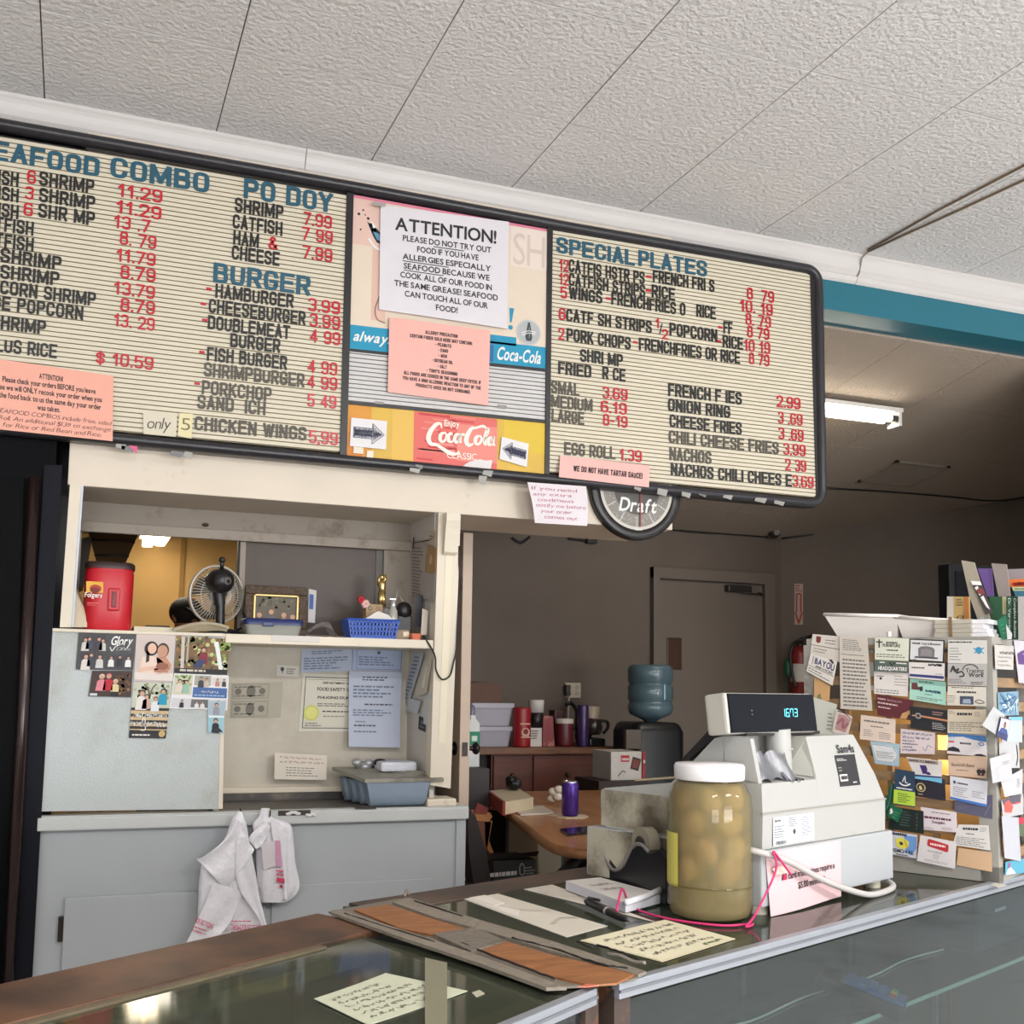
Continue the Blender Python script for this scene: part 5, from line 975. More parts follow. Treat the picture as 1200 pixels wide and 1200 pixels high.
npap('document', 'pale blue bordered form pinned above the long sheets', 'document', z6((684, 72), (942, 86), (935, 208), (680, 202)), (170, 182, 210), lambda s: (s.stroke([(.08, .08), (.98, .08)], .002, gb, n=1), s.stroke([(.08, .94), (.98, .94)], .002, gb, n=1), s.stroke([(.08, .08), (.08, .94)], .002, gb, n=1), s.stroke([(.98, .08), (.98, .94)], .002, gb, n=1), s.disc(.52, .25, .007, dkg), s.dashes(.12, .4, .9, .8, 4, gb)), NY-.005)
npap('document', 'long pale blue sheets overlapping the certificate', 'document', z6((664, 206), (938, 212), (918, 602), (652, 598)), (184, 190, 208), lambda s: (s.dashes(.25, .06, .95, .13, 2, dkg), s.dashes(.08, .18, .9, .36, 4, gb), s.dashes(.3, .42, .9, .46, 1, dkg), s.dashes(.08, .5, .9, .6, 3, gb), s.text('APPROVED', .12, .68, .32, .02, dkg, 2, 'b'), s.dashes(.1, .7, .6, .74, 1, dkg), s.dashes(.1, .78, .6, .82, 1, gb)), NY-.02, lambda u, v: .03*v*v)
npap('envelope', 'white sealed sheet with writing leaning at the foot of the niche', 'paper', z6((275, 630), (548, 645), (540, 772), (270, 768)), (216, 206, 192), lambda s: (s.scrawl(.1, .08, .97, .4, 2, ink((150, 100, 92)), .0016), s.dashes(.22, .5, .85, .9, 4, K, fill=.22)), 4.31, lambda u, v: .012*v)
# receipts and papers on niche right wall
rpap('receipt', 'long curled receipt strip hanging on the niche side wall', [(485, 765), (497, 765), (478, 828), (470, 824)], (188, 192, 198), lambda s: s.dashes(.15, .05, .85, .9, 12, gb), .01, 'receipts on the niche side wall')
rpap('receipt', 'folded white slips pinned high on the niche side wall', [(498, 775), (506, 770), (500, 812), (489, 816)], (206, 198, 180), lambda s: s.rect(.3, .2, .6, .8, ink((232, 224, 204))), .014, 'receipts on the niche side wall')
rpap('receipt', 'small curled white slip low on the niche side wall', [(479, 818), (493, 822), (489, 836), (476, 834)], (196, 198, 202), None, .012, 'receipts on the niche side wall')
rpap('receipt', 'narrow white sheet beside the column on the niche side wall', [(497, 818), (506, 812), (506, 852), (496, 848)], (200, 204, 208), None, .006, 'receipts on the niche side wall')
rpap('sticker', 'small black printed sticker on the niche side wall', [(491, 839), (499, 842), (498, 858), (490, 854)], (44, 44, 50), lambda s: (s.disc(.5, .4, .008, ink((140, 140, 146))), s.rect(.2, .7, .8, .78, ink((140, 140, 146)))), .003, None)
# grey cutlery bin tray
g1 = P((128, 142, 158), .45, .06, 6); tq = lambda x, y, z=LZ: at(x, y, Z=z)
tray = thing('cutlery_tray', 'grey plastic four-compartment cutlery bin on the ledge', 'cutlery bin', (1.15, 4.12, LZ))
ZT_ = LZ+.125; A = at(430, 913, Z=ZT_); B = at(523, 911, Z=ZT_); C = at(463, 886, Y=4.27); 
fx0 = at(428, 915, Y=3.985).x; fx1 = at(520, 912, Y=3.985).x; ztr = at(470, 913, Y=3.985).z; y1 = 4.3
gt = P((150, 146, 132), .5, .1, 6, stain=(110, 104, 92), sscale=5, sthr=.55)
mb = MB(); bx0 = at(398, 893, Y=4.24).x-.0
mb.prism([(fx0, 3.985, ztr-.012), (fx1, 3.985, ztr-.012), (1.325, 4.09, ztr+.006), (1.325, 4.29, ztr+.008), (at(392, 892, Y=4.25).x, 4.29, ztr+.01)], (0, 0, .014), gt); part(mb, 'rim', tray)
# four bins, one behind another along the left edge, rounded bottoms
lft = [at(428, 915, Y=3.99), at(392, 892, Y=4.25)]
for k in range(4):
    t0 = k/4; t1 = (k+.94)/4; ya = 3.99+.27*t0; yb = 3.99+.27*t1
    xa = fx0+(at(392, 892, Y=4.25).x-fx0)*t0+.008; xb = min(at(512, 912, Y=3.99).x+ (0 if k == 0 else .0), 1.322)
    mb = MB(); zb_ = LZ+.004; d = ztr-.012-zb_; m0 = (ya+yb)/2
    pf = [(ya, ztr-.012)]+[(m0-(yb-ya)/2*math.cos(a)*.96, zb_+d*.45*(1-math.sin(a))) for a in np.linspace(.0, PI, 11)]+[(yb, ztr-.012)]
    tp = .02
    vs = [(xa+tp*(1-(z-zb_)/d), y, z) for y, z in pf]+[(xb-tp*(1-(z-zb_)/d), y, z) for y, z in pf]; n = len(pf)
    mb.add(vs, [(i, i+1, n+i+1, n+i) for i in range(n-1)], g1, True); mb.add(vs, [list(range(n)), list(range(n, 2*n))[::-1]], g1); part(mb, 'bin', tray)
q = at(431, 883, Y=4.22); mb = MB(); 
for k in range(7): mb.sphere((q.x+random.uniform(-.05, .05), 4.22+random.uniform(-.03, .03), ztr+.03+random.uniform(-.01, .02)), (random.uniform(.02, .035), .02, .016), P((60, 58, 58) if k % 2 else (176, 176, 178), .3, .1, 30, metal=.4), 7, 5)
top(mb, 'foil_bundle', 'crumpled black and silver foil on the cutlery bin', 'foil')
mb = MB(); a = at(452, 896, Z=ztr+.012); mb.box(1.16, 4.12, ztr+.016, 1.31, 4.26, ztr+.055, P((206, 208, 216), .4, .05, 12, bump=.6, bscale=30), .012); top(mb, 'napkin_pack', 'white plastic wrapped napkin pack on the cutlery bin', 'napkin pack')
# ---- cards on the left panel
z5 = lambda *q: [(60+x/5.217, 730+y/5.217) for x, y in q]
def pcard(name, lab, pts, c, ins, o=.006):
    mb = MB(); s = Sheet(mb, [at(x, y, Y=SY-o) for x, y in pts]); s.base(P(c, .4, .02, 8)); ins(s); top(mb, name, lab, 'card', 'family photo cards on the white panel')
def person(s, u, v, k, top_c, hair=(40, 30, 28), skin=(206, 160, 134), l=3, wide=1):
    r = .0066*k; s.poly([(u-2.0*r*wide/s.su, v+6*r/s.sv), (u-1.7*r*wide/s.su, v+1.9*r/s.sv), (u-.8*r/s.su, v+1.1*r/s.sv), (u+.8*r/s.su, v+1.1*r/s.sv), (u+1.7*r*wide/s.su, v+1.9*r/s.sv), (u+2.0*r*wide/s.su, v+6*r/s.sv)], ink(top_c), l)
    s.disc(u, v-.2*r/s.sv, r*1.15, ink(hair), l+1, n=12); s.disc(u, v+.1*r/s.sv, r*.85, ink(skin), l+2, n=12)
def c1(s):
    g = ink((206, 200, 194)); w = ink((236, 234, 230))
    for u0, v0, u1, v1 in ((.05, .05, .24, .46), (.26, .05, .48, .46), (.05, .5, .3, .95), (.32, .52, .5, .95), (.54, .6, .68, .95), (.7, .6, .82, .95), (.84, .6, .97, .95)): s.rect(u0, v0, u1, v1, ink((66, 62, 66)), 1)
    for u, v, k, c in ((.13, .22, 1, (206, 198, 190)), (.2, .2, .9, (70, 70, 90)), (.36, .2, 1, (60, 56, 66)), (.43, .24, .9, (200, 190, 186)), (.16, .66, 1.2, (216, 208, 202)), (.25, .62, 1.0, (60, 60, 70)), (.4, .66, 1, (206, 200, 196)), (.6, .68, .8, (230, 226, 222)), (.75, .66, .8, (40, 40, 46)), (.9, .68, .8, (232, 230, 226))): person(s, u, v, k, c)
    s.text('Glory', .56, .34, .93, .22, w, 6, 'b', .3); s.scrawl(.68, .36, .99, .5, 1, w, .003, 6); s.stroke([(.56, .4), (.6, .5), (.66, .38), (.76, .32)], .003, w, 6)
pcard('photo_card', 'black photo collage card with white script at upper left of the white panel', z5((168, 50), (522, 58), (500, 290), (150, 284)), (36, 34, 38), c1)
def c2(s):
    s.rect(.02, .03, .98, .97, ink((64, 44, 36)), 1)
    for k in range(24): s.disc(random.uniform(.6, .95), random.uniform(.1, .9), .006, ink(random.choice(((116, 76, 44), (88, 60, 40), (150, 110, 60)))), 2, n=7)
    person(s, .26, .24, 1.25, (222, 132, 144), (226, 196, 176)); person(s, .43, .22, 1.25, (184, 26, 42), (210, 120, 110)); person(s, .6, .42, 1.1, (220, 196, 150), (226, 190, 160)); s.rect(.5, .8, .7, .97, ink((34, 30, 34)), 7); s.rect(.03, .88, .2, .97, ink((206, 206, 210)), 3)
pcard('photo_card', 'dark photo card of three costumed people in pink red and cream', z5((250, 292), (498, 292), (488, 455), (226, 448)), (52, 38, 34), c2)
def c3(s):
    s.rect(0, 0, 1, 1, ink((206, 190, 182)), 1); s.poly([(.02, .96), (.02, .82), (.3, .78), (.6, .86), (1, .82), (1, .98)], ink((226, 214, 206)), 2)
    s.poly([(.12, .82), (.18, .5), (.36, .46), (.62, .52), (.76, .62), (.8, .84)], ink((232, 206, 192)), 3); s.poly([(.54, .5), (.74, .44), (.94, .66), (.84, .82), (.6, .8)], ink((196, 140, 112)), 3)
    s.disc(.4, .32, .026, ink((42, 30, 28)), 4, .024); s.poly([(.28, .34), (.36, .3), (.36, .58), (.28, .62)], ink((42, 30, 28)), 4); s.disc(.42, .32, .019, ink((228, 184, 160)), 5, .015)
    s.disc(.7, .35, .026, ink((60, 46, 40)), 4, .021); s.disc(.69, .37, .022, ink((196, 146, 120)), 5, .018); s.disc(.7, .68, .013, ink((150, 96, 74)), 5, .022)
    s.stroke([(.12, .78), (.3, .74), (.6, .72)], .014, ink((226, 186, 164)), 4); s.stroke([(.9, .7), (.7, .78), (.5, .76)], .014, ink((186, 130, 104)), 4)
pcard('photo_card', 'tall pale portrait photo of a couple holding a baby', z5((522, 60), (760, 66), (744, 360), (504, 356)), (210, 196, 188), c3)
def c4(s):
    s.rect(0, 0, 1, 1, ink((122, 92, 58)), 1)
    for k in range(120):
        u = random.random(); v = random.uniform(0, .82); c = random.choice(((96, 108, 60), (150, 108, 62), (176, 150, 104), (88, 74, 50), (190, 196, 130)) if u < .75 else ((150, 176, 90), (206, 214, 170), (120, 150, 80))); s.disc(u, v, random.uniform(.003, .01), ink(c), 2, n=7)
    s.stroke([(.12, 0), (.14, .9)], .012, ink((196, 190, 180)), 3); s.stroke([(.22, 0), (.22, .7)], .006, ink((180, 172, 160)), 3); s.poly([(.7, .1), (.78, .1), (.92, .9), (.84, .9)], ink((226, 228, 226)), 3)
    person(s, .52, .34, 1.3, (128, 30, 52)); s.poly([(.34, .82), (.42, .6), (.58, .62), (.5, .84)], ink((50, 60, 96)), 7); s.rect(0, .86, 1, 1, ink((34, 32, 32)), 4); s.dashes(.1, .86, .9, .97, 1, ink((206, 196, 180)), 5)
pcard('photo_card', 'autumn woods photo card of a seated person in maroon', z5((768, 84), (1095, 96), (1074, 318), (752, 306)), (110, 84, 56), c4)
def c5(s):
    s.rect(.02, .03, .35, .6, ink((206, 204, 180)), 1); s.rect(.38, .03, .68, .32, ink((170, 166, 150)), 1); s.rect(.7, .06, .98, .3, ink((216, 208, 204)), 1); s.rect(.37, .37, .98, .66, ink((70, 104, 160)), 1); s.rect(.02, .7, .98, .96, ink((206, 204, 206)), 1); s.rect(.36, .72, .66, .95, ink((104, 106, 108)), 2)
    for u, v, k, c in ((.12, .22, 1, (222, 206, 190)), (.24, .24, 1, (150, 190, 170)), (.5, .12, .8, (60, 60, 70)), (.6, .14, .7, (200, 180, 170)), (.8, .14, .6, (190, 130, 120)), (.92, .14, .6, (60, 60, 60)), (.2, .78, .6, (30, 30, 36)), (.46, .8, .6, (220, 214, 210)), (.56, .8, .6, (220, 214, 210)), (.84, .78, .7, (180, 170, 180))): person(s, u, v, k, c)
    for k in range(20): s.disc(random.uniform(.04, .33), random.uniform(.04, .3), .005, ink((150, 170, 110)), 2, n=7)
    s.scrawl(.52, .42, .88, .54, 1, ink((214, 220, 234)), .0016, 3); s.dashes(.4, .56, .95, .63, 1, ink((160, 184, 220)), 3)
pcard('photo_card', 'white photo collage card with a blue caption panel', z5((752, 308), (1085, 322), (1076, 534), (722, 522)), (226, 224, 224), c5)
def c6(s):
    s.rect(.02, .02, .98, .46, ink((196, 200, 180)), 1)
    for k in range(40): s.disc(random.uniform(.05, .95), random.uniform(.03, .3), .006, ink(random.choice(((150, 160, 120), (226, 226, 210), (176, 180, 150)))), 2, n=7)
    for pts in ([(.45, .3), (.4, .14), (.28, .04)], [(.45, .3), (.5, .12), (.6, .03)]): s.stroke(pts, .005, ink((110, 96, 76)), 3)
    person(s, .25, .2, 1.5, (228, 220, 214), (60, 46, 40)); person(s, .8, .16, 1.2, (36, 150, 186), (50, 40, 36)); person(s, .62, .3, 1.1, (226, 226, 230), (90, 70, 60)); person(s, .38, .26, 1.1, (206, 166, 156), (60, 44, 40))
    for k in range(4): s.rect(0, .46+k*.11, 1, .51+k*.11, ink((44, 38, 40)), 2); s.rect(0, .51+k*.11, 1, .57+k*.11, ink((206, 178, 136)), 2)
    s.rect(0, .86, 1, 1, ink((36, 32, 34)), 3); w = ink((236, 232, 226))
    s.scrawl(.08, .5, .9, .66, 1, w, .003, 4, 0); s.scrawl(.03, .66, .97, .82, 1, w, .003, 4, 0); s.stroke([(.3, .8), (.36, .62), (.42, .84), (.3, .86)], .003, w, 4); s.dashes(.08, .92, .72, .97, 1, w, 4); s.disc(.88, .92, .012, ink((200, 170, 110)), 4, n=8)
pcard('photo_card', 'tall holiday card with black and gold stripes below a garden photo', z5((504, 360), (738, 366), (700, 706), (474, 702)), (206, 196, 182), c6)
pcard('photo_card', 'small cut-out photo of a seated person in black under the collage card', z5((958, 476), (1066, 480), (1052, 676), (958, 668)), (196, 214, 222), lambda s: (s.rect(0, .5, 1, 1, ink((156, 196, 206))), s.rect(0, .0, 1, .45, ink((170, 186, 196))), s.stroke([(.05, .5), (.95, .48)], .006, ink((230, 234, 236)), 2), person(s, .5, .12, .9, (150, 150, 160)), person(s, .48, .62, 1.1, (28, 28, 34)), s.poly([(.2, .97), (.3, .85), (.75, .85), (.95, .96)], ink((34, 34, 44)), 5)), .009)
# ---- plastic carrier bags hung on hooks
hk = P((50, 46, 44), .3, .05, metal=.8)
def hook(x, y, lab):
    mb = MB(); a = at(x, y, Y=SY-.018); mb.tube(spline([a+V((0, .002, .012)), a+V((0, -.02, .008)), a+V((0, -.022, -.012)), a+V((0, -.04, -.016)), a+V((0, -.046, .006))], 5), .0026, hk); top(mb, 'wall_hook', lab, 'hook', 'hooks on the ledge')
hook(281, 951, 'metal hook on the white ledge holding the left carrier bag'); hook(314, 950, 'metal hook on the white ledge holding the right carrier bag')
plas = P((234, 230, 234), .3, .04, 8, spec=.5, bump=.9, bscale=22); prn = ink((206, 62, 96))
def bag(name, lab, rows, Y, dep, group, ph, prints=()):
    """closed hanging pouch: rows = (y, xl, xr) outline in the photo, pleated"""
    t = None; mb = MB(); n = 40; m = len(rows); vs = []
    R = spline([(r[0], r[1], r[2], dep*(r[3] if len(r) > 3 else 1)) for r in rows], 5)
    for r in R:
        a, b = at(r[1], r[0], Y=Y), at(r[2], r[0], Y=Y)
        for j in range(n):
            th = 2*PI*j/n; k = math.cos(th); pl = 1+.22*math.sin(th*5+ph+a.z*9)+.12*math.sin(th*9-ph*2+a.z*23)
            vs.append(V((a.x+(b.x-a.x)*(.5+.5*k), Y-r[3]*math.sin(th)*pl, a.z+(b.z-a.z)*(.5+.5*k))))
    k = len(R); mb.add(vs, [(i*n+j, (i+1)*n+j, (i+1)*n+(j+1) % n, i*n+(j+1) % n) for i in range(k-1) for j in range(n)], plas, True); mb.add(vs, [list(range(n)), list(range((k-1)*n, k*n))[::-1]], plas)
    return mb
def flap(mb, pts, Y, d=(0, .0015, 0), m=plas, wav=.006):
    """a folded sheet of the bag: ribbon between left and right edges given row by row"""
    a = spline([(p[0], p[1]) for p in pts], 4); b = spline([(p[2], p[3]) for p in pts], 4); ph = random.random()*6
    for off in (0, .0015):
        mb.grid(lambda u, v: at(*(np.array(a[min(int(v*(len(a)-1)+.5), len(a)-1)])*(1-u)+np.array(b[min(int(v*(len(b)-1)+.5), len(b)-1)])*u), Y=Y+off+wav*math.sin(u*7+ph+v*5)), 8, len(a)-1, m)
bg = thing('carrier_bag', 'larger white plastic carrier bag with red print hanging on the left hook', 'bag', at(265, 1100, Y=3.93), 'carrier bags on the ledge hooks')
mb = bag('', '', [(951, 278, 284, .2), (962, 271, 288, .5), (985, 262, 292, .8), (1005, 240, 296, 1), (1025, 234, 300, 1), (1060, 232, 306, 1), (1083, 231, 311, .9), (1092, 231, 312, .6), (1100, 222, 313, .5)], 3.93, .03, '', 1.0); bo = part(mb, 'bag_body', bg)
mb = MB(); flap(mb, [(276, 960, 284, 964), (262, 985, 286, 975), (238, 1004, 292, 990), (230, 1006, 276, 1030), (236, 1012, 262, 1040)], 3.893); part(mb, 'handle_fold', bg)
mb = MB(); flap(mb, [(282, 972, 297, 994), (277, 990, 297, 998), (276, 1028, 284, 1018), (274, 1032, 276, 1030)], 3.887, wav=.003); part(mb, 'handle_fold', bg)
mb = MB(); flap(mb, [(250, 1034, 284, 1044), (240, 1060, 280, 1056), (228, 1085, 270, 1080), (216, 1110, 256, 1098)], 3.886, wav=.004); fo = part(mb, 'side_fold', bg)
mb = MB(); flap(mb, [(277, 1028, 283, 1018), (282, 1045, 292, 1020), (296, 1065, 304, 1052), (309, 1086, 313, 1086)], 3.883, wav=.003); part(mb, 'side_fold', bg)
mb = MB(); s = Sheet(mb, [at(231, 1073, Y=3.872), at(254, 1082, Y=3.872), at(246, 1100, Y=3.872), at(222, 1092, Y=3.872)]); s.eps = .0005
s.text('FOR RECYCLING', .02, .4, .92, .28, prn, 1, 'b'); s.dashes(.05, .52, .8, .95, 2, prn, fill=.3); mb.build('red_print', fo)
mb = MB(); s = Sheet(mb, [at(271, 1078, Y=3.872), at(305, 1078, Y=3.872), at(307, 1094, Y=3.872), at(271, 1094, Y=3.872)]); s.dashes(.0, .0, .9, .2, 1, prn, fill=.4); s.text('THIS BAG FOR RECYCLING', 0, .75, .97, .38, ink((198, 60, 96)), 1, 'b'); s.dashes(0, .82, .9, .98, 1, prn); mb.build('red_print', bo)
bg = thing('carrier_bag', 'smaller white plastic carrier bag with red print hanging on the right hook', 'bag', at(325, 1055, Y=3.955), 'carrier bags on the ledge hooks')
mb = bag('', '', [(947, 306, 316, .25), (957, 303, 318, .5), (966, 296, 340, .7), (985, 299, 344, .9), (1010, 300, 346, 1), (1035, 301, 351, 1), (1048, 303, 347, .8), (1057, 306, 336, .5)], 3.955, .024, '', 2.4); bo = part(mb, 'bag_body', bg)
mb = MB(); flap(mb, [(317, 960, 336, 968), (320, 985, 334, 978), (330, 1020, 336, 1020), (333, 1054, 337, 1054)], 3.924, wav=.003); part(mb, 'side_fold', bg)
mb = MB(); flap(mb, [(305, 966, 318, 968), (292, 982, 310, 985), (300, 995, 306, 992)], 3.922, wav=.003); part(mb, 'handle_fold', bg)
mb = MB(); s = Sheet(mb, [at(320, 985, Y=3.92), at(331, 985, Y=3.92), at(334, 1042, Y=3.92), at(325, 1040, Y=3.92)]); s.rect(.1, .0, .75, .55, ink((206, 150, 176)), 0); s.dashes(0, .6, 1, .75, 2, prn); s.rect(0, .78, 1, .88, ink((200, 60, 90)), 1); s.rect(.3, .93, .7, .99, ink((190, 40, 70)), 1); mb.build('red_print', bo)
mb = MB(); s = Sheet(mb, [at(306, 990, Y=3.918), at(322, 985, Y=3.918), at(323, 1015, Y=3.918), at(309, 1019, Y=3.918)]); s.base(P((214, 206, 208), .5)); part(mb, 'paper_tab', bg)
for x, y, w, lab in ((338, 953, 16, 'white torn scrap on the ledge right of the carrier bags'), (360, 955, 12, 'second small white scrap further right on the ledge')):
    q = at(x, y, Y=SY-.02); mb = MB(); 
    for k in range(4): mb.sphere((q.x+k*w*.0007, SY-.024, q.z+random.uniform(-.003, .003)), (w*.0008, .004, .006), P((226, 222, 220), .6), 7, 5)
    top(mb, 'paper_scrap', lab, 'paper', 'white scraps on the ledge')
mb = MB(); q = at(345, 951, Y=SY-.019); mb.box(q.x-.06, SY-.02, q.z-.014, q.x+.06, SY-.0175, q.z+.004, P((60, 52, 48), .6, .2, 40)); part(mb, 'worn_patch', wt)
# cord looping over the column
cd_ = P((28, 26, 26), .5)
pts = [(496, 745, 4.0), (504, 757, SY-.02), (510, 770, SY-.012), (511, 785, SY-.012), (518, 796, SY-.012), (527, 792, SY-.012), (531, 778, SY-.012), (535, 760, SY-.01), (536, 735, SY-.005), (538, 700, SY+.0), (541, 690, SY+.0), (538, 665, SY-.0), (538, 640, SY-.0)]
mb = MB(); mb.tube(spline([at(x, y, Y=Y) for x, y, Y in pts], 6), .0035, cd_); top(mb, 'power_cord', 'thin black cord looping down the cream column', 'cord')
# ================================================================== kitchen worker
def skin_body(name, parent, verts, edges, rad, m, sub=2, loc=(0, 0, 0)):
    me = bpy.data.meshes.new(name); me.from_pydata(verts, edges, []); ob = bpy.data.objects.new(name, me); COL.objects.link(ob)
    md = ob.modifiers.new('skin', 'SKIN'); md.use_smooth_shade = True
    for i, r in enumerate(rad): me.skin_vertices[0].data[i].radius = r if isinstance(r, tuple) else (r, r)
    me.skin_vertices[0].data[0].use_root = True
    sb = ob.modifiers.new('sub', 'SUBSURF'); sb.levels = sub; sb.render_levels = sub
    bpy.context.view_layer.update(); dg = bpy.context.evaluated_depsgraph_get(); e = ob.evaluated_get(dg); m2 = e.to_mesh()
    vs = [tuple(q.co) for q in m2.vertices]; fs = [tuple(p.vertices) for p in m2.polygons]; e.to_mesh_clear(); bpy.data.objects.remove(ob)
    return vs, fs
hp = at(219, 722, Y=5.45); px0, py0 = hp.x, 5.45; hz = hp.z
man = thing('person', 'kitchen worker in a dark cap bending over behind the shelf, mostly hidden', 'person', (px0, py0, 0), None)
skin = P((186, 120, 92), .55, .04)
hip = 1.0; sh_z = hz-.27
vv = [(px0-.02, py0+.16, hip), (px0-.01, py0+.14, hip+.2), (px0, py0+.1, sh_z-.08), (px0, py0+.06, sh_z+.06), (px0, py0+.02, hz-.08), (px0, py0, hz), (px0, py0-.01, hz+.04),
      (px0-.18, py0+.06, sh_z), (px0-.26, py0-.06, sh_z-.24), (px0-.16, py0-.26, sh_z-.36), (px0-.14, py0-.33, sh_z-.37), (px0+.18, py0+.06, sh_z), (px0+.27, py0-.06, sh_z-.24), (px0+.17, py0-.26, sh_z-.36), (px0+.15, py0-.33, sh_z-.37),
      (px0-.1, py0+.16, hip-.06), (px0-.11, py0+.1, .52), (px0-.11, py0+.16, .09), (px0-.12, py0+.02, .04), (px0+.1, py0+.16, hip-.06), (px0+.11, py0+.1, .52), (px0+.11, py0+.16, .09), (px0+.12, py0+.02, .04)]
ee = [(0, 1), (1, 2), (2, 3), (3, 4), (4, 5), (5, 6), (2, 7), (7, 8), (8, 9), (9, 10), (2, 11), (11, 12), (12, 13), (13, 14), (0, 15), (15, 16), (16, 17), (17, 18), (0, 19), (19, 20), (20, 21), (21, 22)]
rr_ = [.15, .14, .16, .055, .056, .07, .058, .07, .05, .036, .03, .07, .05, .036, .03, .1, .062, .045, .035, .1, .062, .045, .035]
vs, fs = skin_body('body', man, vv, ee, rr_, skin)
mb = MB(); mb.add(vs, fs, skin, True)
fx_ = V((.45, -.85, -.3)).normalized()
mb.sphere(V((px0, py0, hz))+fx_*.072+V((0, 0, -.01)), (.014, .018, .018), skin, 8, 6)
for sg in (-1, 1):
    mb.sphere(V((px0, py0, hz-.005))+V((.85, .45, 0))*sg*.068, (.018, .018, .028), skin, 8, 6); mb.sphere(V((px0, py0, hz+.015))+fx_*.062+V((.85, .45, 0))*sg*.026, .009, ink((30, 24, 22)), 8, 6)
for sg, xx in ((-1, px0-.14), (1, px0+.15)):
    for k in range(5):
        b_ = V((xx+(k-2)*.013, py0-.34, sh_z-.37)); mb.tube([b_, b_+V((0, -.03, -.012)), b_+V((0, -.045, -.04))], [.009, .008, .006], skin, 6)
part(mb, 'body', man)
mb = MB(); shirt = P((74, 68, 66), .7, .05); vs, fs = skin_body('s', man, [vv[i] for i in (0, 1, 2, 7, 8, 11, 12)], [(0, 1), (1, 2), (2, 3), (3, 4), (2, 5), (5, 6)], [.165, .155, .172, .085, .066, .085, .066], shirt); mb.add(vs, fs, shirt, True); part(mb, 'shirt', man)
mb = MB(); tro = P((44, 44, 52), .7, .05); vs, fs = skin_body('s', man, [vv[i] for i in (0, 15, 16, 17, 19, 20, 21)], [(0, 1), (1, 2), (2, 3), (0, 4), (4, 5), (5, 6)], [.16, .112, .074, .058, .112, .074, .058], tro); mb.add(vs, fs, tro, True); part(mb, 'trousers', man)
mb = MB(); capm = P((34, 26, 24), .7, .08); mb.sphere((px0-.005, py0+.008, hz+.02), (.082, .092, .076), capm, 18, 12); mb.prism([(px0-.02, py0-.08, hz+.03), (px0+.1, py0-.02, hz+.02), (px0+.14, py0-.14, hz-.02), (px0+.04, py0-.19, hz-.02)], (0, 0, .012), capm); part(mb, 'cap', man, 'dark cap')
# ================================================================== back room furniture
DY = 6.4; d0 = lambda x, y, o=0: at(x, y, Y=DY+o)
DZ = d0(640, 876).z; dx0 = 1.9; dx1 = d0(728, 880).x
wd = wood((96, 58, 34), (126, 80, 48), 4, (1, 8, 8), .45); wdd = wood((84, 40, 26), (104, 52, 32), 4, (1, 8, 8), .5)
desk = thing('sideboard', 'long reddish brown sideboard with drawers against the back wall', 'sideboard', ((dx0+dx1)/2, 6.75, 0))
mb = MB(); mb.box(dx0, DY, DZ-.045, dx1, YB-.02, DZ, wd, .006); part(mb, 'top', desk)
bx0 = d0(579, 900).x; bx1 = d0(707, 900).x
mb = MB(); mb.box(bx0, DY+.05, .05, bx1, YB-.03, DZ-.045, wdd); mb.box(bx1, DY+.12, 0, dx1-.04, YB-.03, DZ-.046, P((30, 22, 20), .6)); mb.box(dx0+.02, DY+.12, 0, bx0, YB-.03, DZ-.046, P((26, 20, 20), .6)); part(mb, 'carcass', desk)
dz = (DZ-.06)/4
for k in range(4):
    for a, b in ((bx0, bx0+(bx1-bx0)*.35), (bx0+(bx1-bx0)*.36, bx1)):
        mb = MB(); mb.box(a+.01, DY+.03, DZ-.055-dz*(k+1)+.01, b-.01, DY+.05, DZ-.055-dz*k, wdd, .004); dr = part(mb, 'drawer', desk)
        mb = MB(); mb.sphere(((a+b)/2, DY+.02, DZ-.055-dz*(k+.5)), .016, P((60, 40, 26), .4), 8, 6); mb.build('knob', dr)
def dbox(name, lab, cat, x0, y0, x1, y1, Y0, dep, c, bev=.006, rough=.5, group=None):
    a = at(x0, y0, Y=Y0); b = at(x1, y1, Y=Y0); mb = MB(); mb.box(a.x, Y0, b.z, b.x, Y0+dep, a.z, P(c, rough, .06, 6), bev); return top(mb, name, lab, cat, group)
# nested storage bins with a brown box on top
Y0 = 6.5; q = lambda x, y, Y=Y0: at(x, y, Y=Y)
for n_, (yt, yb, xw0, xw1, xb0, xb1) in enumerate(((851, 875, 555, 602, 558, 599), (824, 852, 552, 604, 556, 600))):
    t = thing('storage_bin', ('lower' if n_ == 0 else 'upper')+' of two stacked pale grey plastic bins at left of the sideboard', 'storage bin', (q(578, yb).x, Y0+.2, max(q(578, yb).z, DZ)), 'stacked plastic bins on the sideboard')
    z0 = DZ if n_ == 0 else q(578, yb).z+.006; z1 = q(578, yt).z; cxx = (q(xw0, yt).x+q(xw1, yt).x)/2; hw = (q(xw1, yt).x-q(xw0, yt).x)/2; hb = (q(xb1, yb).x-q(xb0, yb).x)/2
    gp = P((170, 166, 176), .4, .03, 3)
    mb = MB(); loft(mb, [(z0, rrect(hb, .17)), (z1-.02, rrect(hw*.96, .19))], gp, cxx, Y0+.2); part(mb, 'tub', t)
    mb = MB(); loft(mb, [(z1-.03, rrect(hw, .2)), (z1-(0 if n_ else .003), rrect(hw, .2))], gp, cxx, Y0+.2); part(mb, 'rim', t)
a, b, c, d = q(552, 800), q(575, 799), q(592, 805), q(591, 822); zb_ = q(578, 824).z+.001
